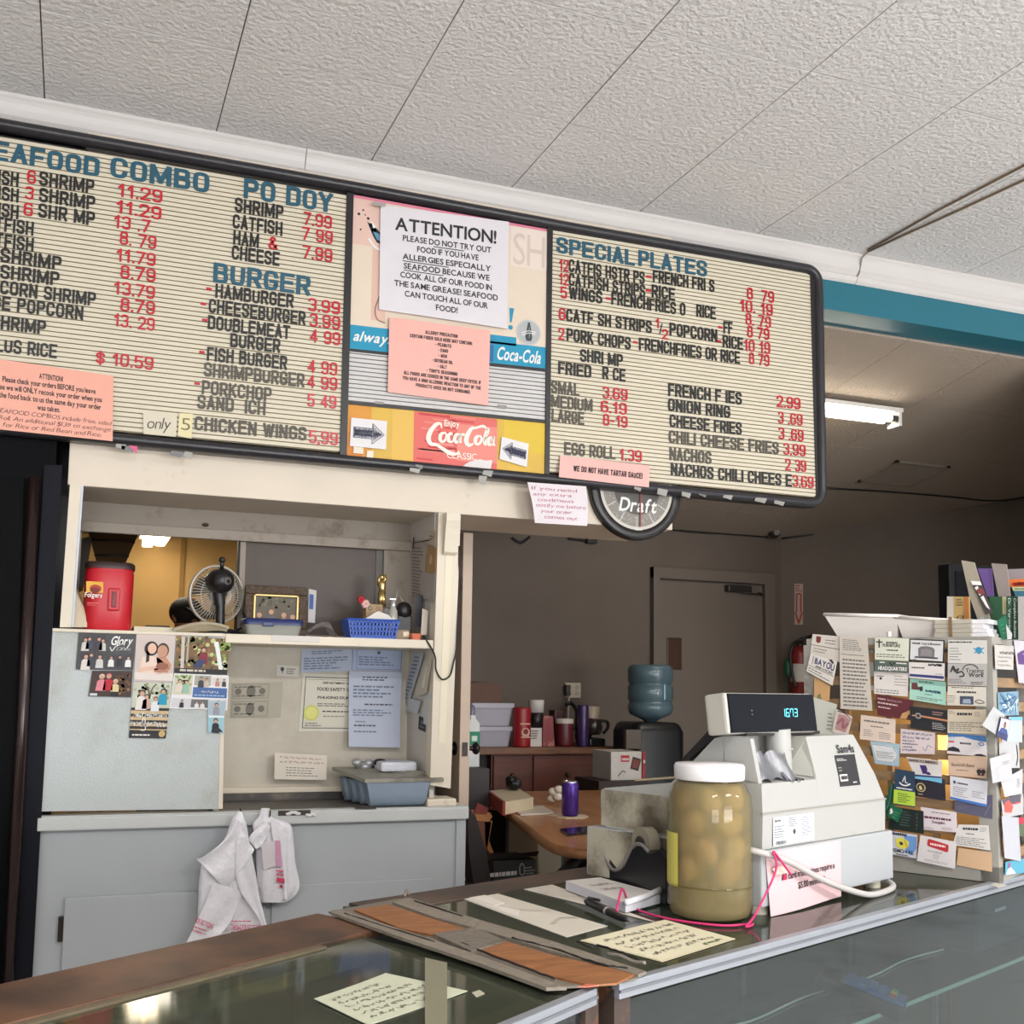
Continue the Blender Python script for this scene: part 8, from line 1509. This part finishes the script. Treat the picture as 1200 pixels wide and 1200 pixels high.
kcard('card', 'mint green card with dark script and small red photo', zB_((312, 472), (672, 506), (676, 742), (306, 682)), (158, 200, 184), lambda s: (s.rect(.0, .0, 1, .2, ink((126, 166, 152))), s.dashes(.25, .04, .9, .16, 1, k1), s.poly([(.05, .2), (.2, .15), (.26, .5), (.05, .5)], ink((96, 50, 52))), s.poly([(.22, .38), (.36, .3), (.37, .5), (.3, .55)], k1), s.scrawl(.44, .36, .85, .58, 1, ink((50, 90, 110)), .0014, 2, 0), s.dashes(.42, .62, .75, .68, 1, k1), s.dashes(.2, .78, .95, .93, 2, k2, fill=.4)))
kcard('card', 'grey card with a bright blue winged emblem at top right of the rack', zB_((695, 85), (1085, 88), (1088, 325), (692, 318)), (202, 198, 192), lambda s: (s.words(.03, .12, .65, .06, k1), s.dashes(.04, .3, .4, .9, 5, k2, fill=.25), s.disc(.79, .42, .007, ink((60, 140, 176))), s.stroke([(.66, .34), (.75, .4), (.8, .32), (.84, .4), (.93, .32)], .0022, ink((60, 140, 176))), s.stroke([(.68, .54), (.76, .5), (.8, .58), (.85, .5), (.92, .56)], .0022, ink((60, 140, 176)))))
kcard('card', 'grey card with ornate black lettering, an arch and a bird sketch', zB_((692, 322), (1088, 324), (1082, 548), (690, 540)), (172, 168, 164), lambda s: (s.text('Tracing', .46, .4, .92, .18, k1, 2, 'n'), s.text('Work', .54, .6, .93, .18, k1, 2, 'b'), s.stroke([(.38, .3), (.45, .1), (.6, .04), (.72, .12), (.78, .24)], .002, k1), s.stroke([(.08, .4), (.14, .12), (.2, .3), (.28, .24), (.24, .44), (.36, .36), (.42, .55), (.3, .6)], .003, k1), s.stroke([(.12, .2), (.22, .4)], .004, k1), s.dashes(.02, .68, .5, .92, 3, ink((120, 116, 112)), fill=.4), s.dashes(.6, .8, .92, .95, 2, k1, fill=.4)))
kcard('card', 'cream card with a small dark building photo in its middle', zB_((692, 548), (1075, 560), (1078, 752), (684, 740)), (206, 198, 186), lambda s: (s.rect(.33, .5, .68, .93, ink((66, 72, 92))), s.poly([(.4, .88), (.42, .66), (.6, .64), (.62, .88)], ink((150, 160, 176)), 2), s.words(.25, .34, .75, .1, k1), s.dashes(.02, .45, .25, .9, 4, k2, fill=.3), s.stroke([(.72, .75), (.8, .68), (.9, .72), (.95, .82), (.85, .86), (.76, .82), (.72, .75)], .0015, k1), s.dashes(.1, .03, .95, .1, 1, k1)))
kcard('card', 'cream name card between the building card and the blue-topped card', zB_((692, 782), (1075, 785), (1078, 1035), (688, 1018)), (206, 192, 170), lambda s: (s.words(.25, .25, .66, .12, k1), s.dashes(.04, .05, .2, .2, 2, k1, fill=.3), s.dashes(.7, .08, .9, .3, 3, k2, fill=.3), s.dashes(.05, .5, .95, .92, 5, k2, fill=.35)))
kcard('card', 'maroon card with cream lettering and a tan emblem', zB_((-28, 630), (345, 690), (330, 895), (-16, 842)), (92, 34, 42), lambda s: (s.text('Services, LLC', .3, .22, .7, .08, ink((206, 186, 178)), 2, 'n'), s.words(.04, .22, .27, .07, ink((206, 186, 178))), s.words(.04, .42, .6, .08, ink((206, 186, 178))), s.words(.04, .62, .4, .07, ink((206, 186, 178))), s.poly([(.66, .98), (.72, .72), (.94, .5), (1, .55), (1, .8), (.9, .72), (.84, .98)], ink((190, 146, 96)), 2)), .006)
kcard('card', 'black card with an orange streak and white print', zB_((312, 750), (690, 792), (688, 1020), (318, 968)), (30, 30, 36), lambda s: (s.poly([(.05, .38), (.3, .36), (1, .42), (1, .5), (.3, .44), (.05, .44)], ink((196, 130, 90))), s.disc(.22, .4, .007, ink((150, 146, 146)), 2), s.disc(.22, .4, .004, k1, 3), s.dashes(.6, .1, .98, .3, 2, ink((190, 150, 140)), fill=.35), s.dashes(.6, .6, .98, .92, 4, ink((206, 204, 204)), fill=.3)), .011)
kcard('card', 'pinkish white lawyer card left of the handwritten pink card', zA((690, 975), (1095, 1030), (1090, 1310), (675, 1262)), (214, 194, 180), lambda s: (s.words(.1, .25, .85, .07, k2), s.dashes(.3, .36, .75, .46, 1, k2, fill=.4), s.dashes(.1, .55, .4, .85, 4, k2, fill=.3), s.dashes(.55, .6, .95, .9, 4, k2, fill=.3)))
kcard('card', 'pinkish card filled with blue handwriting in the middle of the rack', zB_((220, 975), (565, 1015), (560, 1235), (215, 1225)), (208, 192, 192), lambda s: (s.scrawl(.06, .05, .95, .4, 2, ink((90, 96, 130)), .0008), s.scrawl(.06, .4, .5, .9, 4, ink((90, 96, 130)), .0008), s.stroke([(.65, .7), (.75, .85), (.8, .6), (.92, .7)], .0009, ink((90, 96, 130)))))
kcard('card', 'white card with a blue swoosh top and two dark cars', zB_((690, 1018), (1075, 1042), (1088, 1262), (684, 1225)), (214, 206, 206), lambda s: (s.poly([(0, 0), (1, .04), (1, .32), (.7, .26), (.4, .14), (0, .2)], ink((66, 112, 168))), s.stroke([(.06, .28), (.12, .18), (.18, .28), (.12, .36), (.06, .28)], .002, ink((190, 196, 206)), 2), s.stroke([(.8, .42), (.87, .34), (.94, .42), (.87, .5), (.8, .42)], .002, ink((90, 120, 170)), 2), s.rect(.03, .38, .18, .45, ink((196, 60, 60)), 2), s.words(.33, .5, .64, .1, k1), s.poly([(0, .86), (.03, .72), (.16, .64), (.3, .72), (.34, .88)], ink((40, 38, 44)), 2), s.poly([(.66, .98), (.74, .9), (.86, .88), (.98, .95), (1, 1)], ink((40, 38, 44)), 2)))
kcard('card', 'tan card with flowing script and a small photo of two people', zC((740, 168), (1048, 178), (1040, 350), (745, 322)), (208, 180, 156), lambda s: (s.text('Beautiful Gift Baskets', .08, .52, .68, .16, ink((84, 70, 66)), 2, 'n', .3), s.dashes(.2, .66, .6, .75, 1, k2, fill=.4), s.rect(.76, .52, .95, .88, ink((190, 150, 140))), s.disc(.8, .7, .005, k1, 2), s.disc(.91, .7, .005, k1, 2), s.poly([(.76, .88), (.8, .74), (.86, .88)], ink((60, 40, 44)), 3), s.poly([(.86, .88), (.9, .74), (.95, .88)], ink((96, 30, 40)), 3)))
kcard('card', 'light blue card with a white ornate label shape', zC((130, 55), (362, 80), (358, 256), (170, 232)), (156, 180, 192), lambda s: (s.poly([(.03, .1), (.75, .12), (.82, .22), (.92, .34), (.95, .5), (.92, .68), (.82, .76), (.75, .9), (.1, .88)], ink((206, 206, 206))), s.stroke([(.05, .14), (.74, .16), (.8, .26), (.9, .38), (.92, .5), (.89, .66), (.8, .74), (.73, .86), (.1, .84)], .0012, ink((110, 140, 160)), 2, n=2), s.dashes(.15, .4, .8, .72, 4, k2, 2, fill=.3)), .005)
def plumb(s):
    s.rect(.0, .05, .9, .26, ink((176, 160, 150))); s.text('PLUMBING', .36, .22, .86, .13, ink((70, 56, 60)), 2, 'b'), s.words(.04, .22, .32, .12, ink((70, 56, 60))); s.poly([(.32, .38), (.52, .36), (.54, .6), (.5, .7), (.6, .74), (.64, .86), (.54, .9), (.44, .84), (.34, .86)], ink((62, 36, 104)), 2); s.rect(0, .93, 1, 1, ink((40, 60, 110)))
kcard('card', 'white plumbing card with a purple state-shaped logo', zC((414, 180), (692, 210), (690, 345), (478, 326)), (212, 206, 204), plumb, .007)
kcard('card', 'black card with a gold round seal below the plumbing card', zC((478, 330), (716, 355), (722, 525), (484, 486)), (34, 30, 44), lambda s: (s.poly([(0, 0), (.9, -.03), (.9, .2), (.5, .14), (0, .12)], ink((110, 174, 206))), s.disc(.2, .52, .0105, ink((190, 170, 120)), 2), s.disc(.2, .52, .0085, ink((60, 56, 50)), 3), s.poly([(.15, .46), (.22, .44), (.23, .56), (.27, .6), (.2, .64), (.15, .6)], ink((206, 190, 140)), 4), s.dashes(.1, .82, .36, .9, 1, ink((190, 170, 120)), 2)), .009)
kcard('card', 'upright navy and lime green card with a white boat emblem', zC((325, 272), (480, 296), (484, 575), (312, 550)), (40, 62, 84), lambda s: (s.rect(0, .58, 1, .97, ink((176, 202, 66))), s.stroke([(.4, .34), (.52, .16), (.54, .34), (.66, .34)], .002, wht_, 2, n=2), s.stroke([(.25, .36), (.4, .42), (.6, .42), (.78, .36)], .003, wht_, 2), s.words(.12, .54, .9, .04, wht_), s.dashes(.2, .64, .85, .92, 5, ink((60, 90, 40)), 2, fill=.4)), .016)
kcard('card', 'dark green leaf-patterned card leaning left of the lime card', zC((300, 360), (330, 420), (262, 690), (244, 560)), (34, 92, 68), lambda s: s.stroke([(.2, .1), (.6, .5), (.4, .9)], .003, ink((90, 150, 120))), .0065)
kcard('card', 'green tilted card with a small white leaf below the lime card', zC((290, 548), (386, 590), (346, 694), (262, 640)), (26, 96, 66), lambda s: (s.stroke([(.15, .3), (.3, .5), (.2, .7)], .004, wht_), s.stroke([(.1, .5), (.35, .45)], .003, wht_), s.dashes(.4, .3, .9, .9, 3, ink((90, 150, 120)), fill=.3)), .018)
kcard('card', 'black-green card with rows of green print', zC((300, 568), (548, 604), (550, 782), (276, 740)), (24, 34, 32), lambda s: (s.dashes(.3, .1, .62, .8, 6, ink((80, 110, 96)), fill=.25), s.dashes(.78, .1, .84, .9, 5, ink((90, 100, 96)), fill=.5)), .0135)
kcard('card', 'white card with a shield and a blue stripe along the foot', zC((756, 328), (1050, 372), (1040, 570), (758, 508)), (208, 206, 212), lambda s: (s.poly([(.08, .18), (.16, .18), (.15, .28), (.12, .32), (.09, .28)], ink((60, 66, 96))), s.words(.2, .29, .5, .07, k1), s.dashes(.08, .4, .5, .85, 5, k2, fill=.3), s.dashes(.6, .45, .95, .75, 4, k2, fill=.3), s.rect(0, .9, 1, 1, ink((60, 108, 182)))), .012)
kcard('card', 'slate blue card behind the blue-striped white card', zC((790, 520), (1088, 475), (1086, 664), (792, 610)), (84, 82, 104), lambda s: (s.stroke([(.8, .9), (.95, .4)], .0015, ink((130, 120, 120))), s.dashes(.06, .5, .4, .7, 2, ink((120, 118, 134)), fill=.3)), .0055)
kcard('card', 'pinkish white evangelist card under the slate blue card', zC((525, 570), (805, 612), (812, 770), (546, 748)), (212, 200, 202), lambda s: (s.words(.08, .48, .84, .11, ink((96, 40, 72))), s.text('Evangelist', .3, .66, .66, .12, ink((96, 40, 72)), 2, 'b'), s.dashes(.02, .85, .4, .98, 2, k2, fill=.3), s.dashes(.55, .8, .95, .95, 3, k2, fill=.3), s.dashes(.3, .12, .9, .2, 1, k2)), .01)
kcard('card', 'white name card at lower right of the left face', zC((822, 708), (1056, 714), (1072, 910), (776, 868)), (208, 202, 198), lambda s: (s.words(.18, .24, .68, .11, k1), s.dashes(.72, .08, .95, .3, 3, k2, fill=.3), s.dashes(.3, .36, .7, .46, 1, k2), s.dashes(.05, .55, .95, .95, 5, k1, fill=.25)), .008)
kcard('card', 'white and blue removal card with a yellow splash beside the register', zC((236, 752), (500, 788), (494, 974), (300, 942)), (206, 206, 214), lambda s: (s.poly([(.6, .1), (.98, .1), (.98, .6), (.8, .9), (.6, .8)], ink((110, 150, 206))), s.poly([(.3, .3), (.55, .2), (.75, .35), (.7, .6), (.5, .7), (.3, .62)], ink((222, 208, 84)), 2), s.disc(.48, .46, .004, k1, 3), s.stroke([(.6, .3), (.68, .6)], .003, ink((196, 160, 60)), 3), s.words(.26, .14, .7, .12, k1, 3), s.text('REMOVAL', .06, .86, .9, .15, k1, 3, 'b'), s.dashes(.2, .91, .9, .98, 1, k1, 3)), .01)
kcard('card', 'white card with a red rounded logo at the foot of the rack', zC((524, 790), (805, 845), (794, 1055), (496, 992)), (214, 206, 206), lambda s: (s.poly([(.22, .12), (.26, .08), (.78, .16), (.8, .2), (.8, .42), (.76, .45), (.26, .36), (.22, .32)], ink((186, 44, 52))), s.words(.3, .3, .74, .09, ink((240, 214, 210))), s.dashes(.25, .5, .78, .56, 1, k2), s.dashes(.4, .58, .6, .8, 4, k2, fill=.25), s.dashes(.2, .84, .85, .94, 2, k2, fill=.25)), .014)
kcard('card', 'plain tan cardboard strip at the right foot of the left face', zC((820, 890), (1080, 925), (1084, 1080), (806, 1025)), (202, 166, 132), None, .004)
# right face
R7 = lambda *q: [(1140+x/4, 740+y/4) for x, y in q]; GR_ = 'cards on the right face of the rack'
kc2 = lambda n, l, p, c, *a, **k: kcard(n, l, p, tuple(int(x*.86) for x in c), *a, face=RF, group=GR_, **k)
kc2('card', 'small white printed note at the top of the rack corner', R7((102, 62), (192, 68), (190, 180), (106, 176)), (212, 206, 200), lambda s: (s.scrawl(.25, .2, .98, .4, 1, k1, .0014, 2, 0), s.scrawl(.1, .4, .9, .9, 3, k2, .0008)), o=.006)
kc2('card', 'white and purple leaflet at the top right edge', R7((192, 42), (300, 46), (300, 250), (216, 240)), (214, 208, 216), lambda s: (s.rect(.08, .32, 1, .56, ink((84, 50, 112))), s.stroke([(.1, .34), (.4, .26), (.7, .34)], .008, ink((84, 50, 112)), 2)), o=.004)
kc2('card', 'blue leafy picture card below the small note', R7((118, 286), (214, 280), (216, 392), (120, 396)), (134, 172, 196), lambda s: [s.stroke([(random.random(), random.random()), (random.random(), random.random())], .004, ink(random.choice(((60, 96, 130), (206, 222, 232), (80, 130, 160)))), 2, n=1) for _ in range(26)], o=.003)
kc2('card', 'white tilted card beside the photo badge', R7((98, 352), (150, 392), (118, 490), (44, 440)), (206, 206, 208), lambda s: s.stroke([(.3, .5), (.4, .2), (.55, .5), (.65, .2), (.8, .5)], .002, ink((170, 170, 172))), o=.012)
def badge(s):
    s.rect(.05, .05, .95, .72, ink((214, 210, 216)), 1); s.poly([(.1, .72), (.2, .5), (.8, .5), (.92, .72)], ink((60, 76, 130)), 2); s.disc(.5, .33, .0085, ink((60, 40, 34)), 3); s.disc(.5, .37, .0075, ink((150, 96, 74)), 4)
kc2('photo_badge', 'blue name badge with a portrait photo of a man', R7((132, 400), (178, 412), (160, 516), (112, 490)), (52, 64, 116), badge, o=.016, cat='badge')
kc2('card', 'white card with a blue band right of the photo badge', R7((172, 400), (232, 400), (232, 520), (130, 516)), (206, 214, 222), lambda s: s.rect(.1, .0, 1, .14, ink((110, 170, 200))), o=.005)
kc2('card', 'white paper with a dark pen shape below the badge', R7((124, 520), (216, 512), (220, 640), (126, 640)), (206, 206, 206), lambda s: s.stroke([(.86, .15), (.9, .6), (.82, .9)], .006, k1), o=.004)
kc2('card', 'square white note with printed rows left of the tilted white card', R7((80, 596), (176, 568), (186, 690), (94, 712)), (214, 212, 216), lambda s: (s.dashes(.55, .25, .95, .4, 2, k2, fill=.3), s.dashes(.2, .4, .45, .9, 5, ink((176, 176, 180)), fill=.3)), o=.014)
kc2('card', 'lower white tilted card overlapping the square note', R7((132, 700), (234, 644), (232, 760), (150, 776)), (216, 214, 220), lambda s: s.dashes(.7, .3, .9, .7, 4, k2, fill=.3), o=.01)
kc2('card', 'red and white card with a coral figure', R7((134, 790), (236, 760), (238, 856), (142, 876)), (206, 204, 206), lambda s: (s.poly([(0, 0), (.9, 0), (.85, .4), (.1, .35)], ink((84, 78, 92))), s.poly([(.1, .2), (.3, .1), (.5, .5), (.4, .8), (.1, .7)], ink((206, 84, 74)), 2), s.dashes(.5, .3, .95, .45, 1, ink((206, 70, 66)), 2)), o=.008)
kc2('card', 'dark red and green photo card at the right frame edge', R7((212, 872), (300, 866), (300, 960), (218, 960)), (96, 110, 80), lambda s: (s.rect(0, 0, 1, .35, ink((176, 44, 62))), s.disc(.4, .7, .012, ink((206, 206, 196)), 2)), o=.003)
kc2('leaflet', 'blank white upright leaflet near the foot of the right face', R7((136, 866), (214, 872), (226, 1078), (150, 1062)), (204, 204, 212), None, o=.009)
kc2('card', 'cyan card with a small pink drawing at the foot of the right face', R7((154, 1080), (300, 1056), (300, 1124), (152, 1142)), (90, 178, 208), lambda s: (s.poly([(.02, 1), (.06, .6), (.14, .4), (.24, .7), (.32, .96)], ink((206, 206, 226))), s.rect(.08, .1, .14, .5, ink((150, 80, 130)), 2)), o=.005)
# ---- things standing on the rack
KT = CZ+KH-.004; tk = lambda u, w, z=0: KO+kd*u+rd_*w+V((0, 0, KH-.004+z))
def on_l(x, y, w): return atp(x, y, KO+rd_*w, kn)          # pixel to the plane parallel to the card face, w behind it
foam = P((226, 218, 212), .6, .02)
t = thing('foam_container', 'open white foam takeout container lying on the rack', 'takeout container', tk(.25, .12))
for nm, (xa, xb, ya, yb, xa2, xb2) in (('tray', (966, 1052, 721, 723, 980, 1048)), ('lid', (1049, 1128, 724, 729, 1055, 1122))):
    mb = MB(); w0, w1 = .03, .2; z0 = KT+.002
    A_, B_ = on_l(xa, ya, w0), on_l(xb, yb, w0); C_, D_ = on_l(xa2, 745, w0), on_l(xb2, 748, w0)
    for P_ in (C_, D_): P_.z = z0
    bk = rd_*(w1-w0); ins_ = rd_*.015
    a, b, c, d = A_, B_, B_+bk, A_+bk; e, f, g, h = C_+ins_, D_+ins_, D_+bk-ins_, C_+bk-ins_
    mb.add([a, b, c, d, e, f, g, h], [(4, 5, 6, 7), (0, 1, 5, 4), (1, 2, 6, 5), (2, 3, 7, 6), (3, 0, 4, 7)], foam)
    o_ = V((0, 0, .004)); mb.add([p+o_ for p in (a, b, c, d, e, f, g, h)], [(7, 6, 5, 4), (4, 5, 1, 0), (5, 6, 2, 1), (6, 7, 3, 2), (7, 4, 0, 3)], foam)
    mb.tube([a+o_/2, b+o_/2, c+o_/2, d+o_/2], .0045, foam, 6, True); part(mb, nm, t)
mb = MB(); q = on_l(1042, 746, .0); mb.cyl(q, q+V((0, 0, .012)), .005, foam, 8); part(mb, 'lock_tab', t)
def stack(name, lab, x0, x1, y0, y1, w, dep, n, c, grp):
    a, b = on_l(x0, y1, w), on_l(x1, y1, w); h = on_l(x0, y0, w).z-on_l(x0, y1, w).z; zb = KT
    for k in range(n):
        mb = MB(); j = random.uniform(-.006, .006)*kd; hh = h/n; a2 = V((a.x, a.y, zb+k*hh))+j; b2 = V((b.x, b.y, zb+k*hh))+j
        mb.prism([a2, b2, b2+rd_*dep, a2+rd_*dep], (0, 0, hh*.94), P((c[0]-3*(k % 3), c[1]-3*(k % 3), c[2]-3*(k % 3)), .6, .05, 30)); top(mb, name, lab, 'cards', grp)
stack('card_bundle', 'layer of the banded grey card stack on the rack beside the foam container', 1095, 1138, 728, 749, .02, .06, 4, (176, 168, 154), 'banded grey card stack')
mb = MB(); a = on_l(1112, 749, .018); b_ = on_l(1116, 749, .018); h = .07; mb.prism([a, b_, b_+V((0, 0, .052)), a+V((0, 0, .052))], rd_*.001, P((120, 96, 66), .5)); top(mb, 'rubber_band', 'brown band around the grey card stack', 'band')
stack('card_bundle', 'layer of the bright white card stack on the rack next to the leaflets', 1134, 1156, 729, 750, .03, .07, 4, (222, 218, 222), 'white card stack')
# brochures, upright
def board(name, lab, px, w, th, c, cat='leaflet', ins=None, grp=None, frt=None):
    q = [on_l(x, y, w) for x, y in px]; mb = MB(); mb.prism(q, rd_*th, P(c, .5, .05, 10))
    if ins and len(px) == 4: s = Sheet(mb, [p-kn*.0012 for p in q]); ins(s)
    return top(mb, name, lab, cat, grp)
zD = lambda *q: [(1120+x/10, 640+y/10) for x, y in q]
gpl = (158, 148, 130)
board('leaflet', 'cream leaflet with orange bands and black print at left of the brochures', zD((-100, 590), (160, 592), (170, 872), (-100, 880)), .2, .003, (206, 172, 112), 'leaflet', lambda s: (s.rect(.0, 0, .3, 1, ink((206, 200, 184))), s.rect(.78, .0, .95, 1, ink((196, 120, 60))), s.dashes(.42, .08, .75, .4, 3, k1, fill=.4), s.text('C1', .42, .95, .72, .16, k1, 2, 'n')))
board('display_board', 'grey board leaning left at the front of the brochures', zD((65, 165), (215, 190), (330, 560), (470, 1090), (430, 1090), (260, 870), (160, 590)), .1, .004, gpl, 'board')
board('leaflet', 'leaflet with white and dark figures leaning on the grey board', zD((178, 408), (292, 415), (440, 780), (350, 800)), .095, .002, (66, 60, 58), 'leaflet', lambda s: (s.rect(0, 0, 1, .12, wht_), s.poly([(.1, .2), (.5, .15), (.6, .4), (.3, .45)], wht_, 2), s.poly([(.3, .5), (.7, .45), (.8, .9), (.5, .8)], wht_, 2), s.disc(.6, .32, .008, ink((130, 60, 60)), 3)))
board('leaflet', 'plain purple leaflet between the two grey boards', zD((255, 262), (420, 262), (445, 585), (370, 590)), .14, .003, (112, 84, 150), 'leaflet')
board('display_board', 'grey board standing upright behind the green books', zD((418, 200), (595, 212), (640, 585), (500, 590)), .12, .004, (140, 128, 122), 'board')
board('leaflet', 'orange leaflet with red script at the upper right edge', zD((615, 390), (900, 380), (900, 480), (640, 480)), .18, .003, (226, 120, 54), 'leaflet', lambda s: s.scrawl(.2, .2, .9, .9, 1, ink((170, 50, 40)), .004, 2, 0))
board('leaflet', 'grey leaflet behind the orange one', zD((605, 270), (900, 262), (900, 400), (612, 400)), .22, .003, (150, 140, 142), 'leaflet')
board('leaflet', 'teal and cream leaflet below the orange one', zD((660, 480), (900, 480), (900, 590), (700, 590)), .17, .003, (60, 110, 130), 'leaflet', lambda s: (s.rect(0, 0, 1, .4, ink((190, 200, 160))), s.dashes(.1, .05, .9, .35, 1, ink((60, 90, 70)))))
board('brochure', 'dark green brochure with a pale edge in the middle of the row', zD((390, 590), (600, 592), (600, 1090), (440, 1090)), .11, .004, (38, 84, 54), 'brochure', lambda s: s.rect(.75, .0, .98, .42, ink((190, 180, 140))))
board('brochure', 'small tilted bright green booklet at the front of the row', zD((480, 880), (580, 810), (640, 1090), (540, 1095)), .07, .004, (34, 110, 80), 'booklet', lambda s: (s.dashes(.3, .2, .7, .8, 3, ink((80, 150, 120)), fill=.2)))
def vtext(t, c): return lambda s: (s.mb.add([], [], ink(c)), vert(s, t, c))
def vert(s, t, c):
    g, w = layout(t, 'n'); k = .92/w
    for vs, fs, ed in g: s.mb.add([s.at(.25+.5*y, .04+x*k, 2) for x, y, z in vs], fs, ink(c))
board('brochure', 'green booklet with vertical white name lettering', zD((600, 590), (660, 590), (665, 1095), (612, 1095)), .09, .012, (28, 70, 48), 'booklet', vtext('Dr. Veronica L', (206, 222, 206)))
board('brochure', 'deep green booklet with vertical lettering next to the grey folder', zD((668, 590), (725, 590), (730, 1095), (672, 1095)), .088, .012, (22, 56, 40), 'booklet', vtext('Complete Business', (196, 214, 196)))
board('folder', 'plain pale grey folder at the right edge of the row', zD((728, 590), (900, 590), (900, 1100), (735, 1100)), .08, .01, (170, 166, 160), 'folder')
board('leaflet', 'white crumpled slip at the foot of the green booklets', zD((590, 920), (660, 1030), (650, 1090), (605, 1090)), .06, .002, (206, 204, 206), 'leaflet')
for k, (a_, b_) in enumerate(((340, 385), (395, 425), (420, 460))):
    board('leaflet', ('leftmost', 'middle', 'rightmost')[k]+' of three thin grey leaflets leaning behind the white card stack', zD((a_-60, 830), (a_-20, 830), (b_+30, 1095), (a_+10, 1095)), .085+.01*k, .003, (150-20*k, 150-16*k, 150-10*k), 'leaflet')
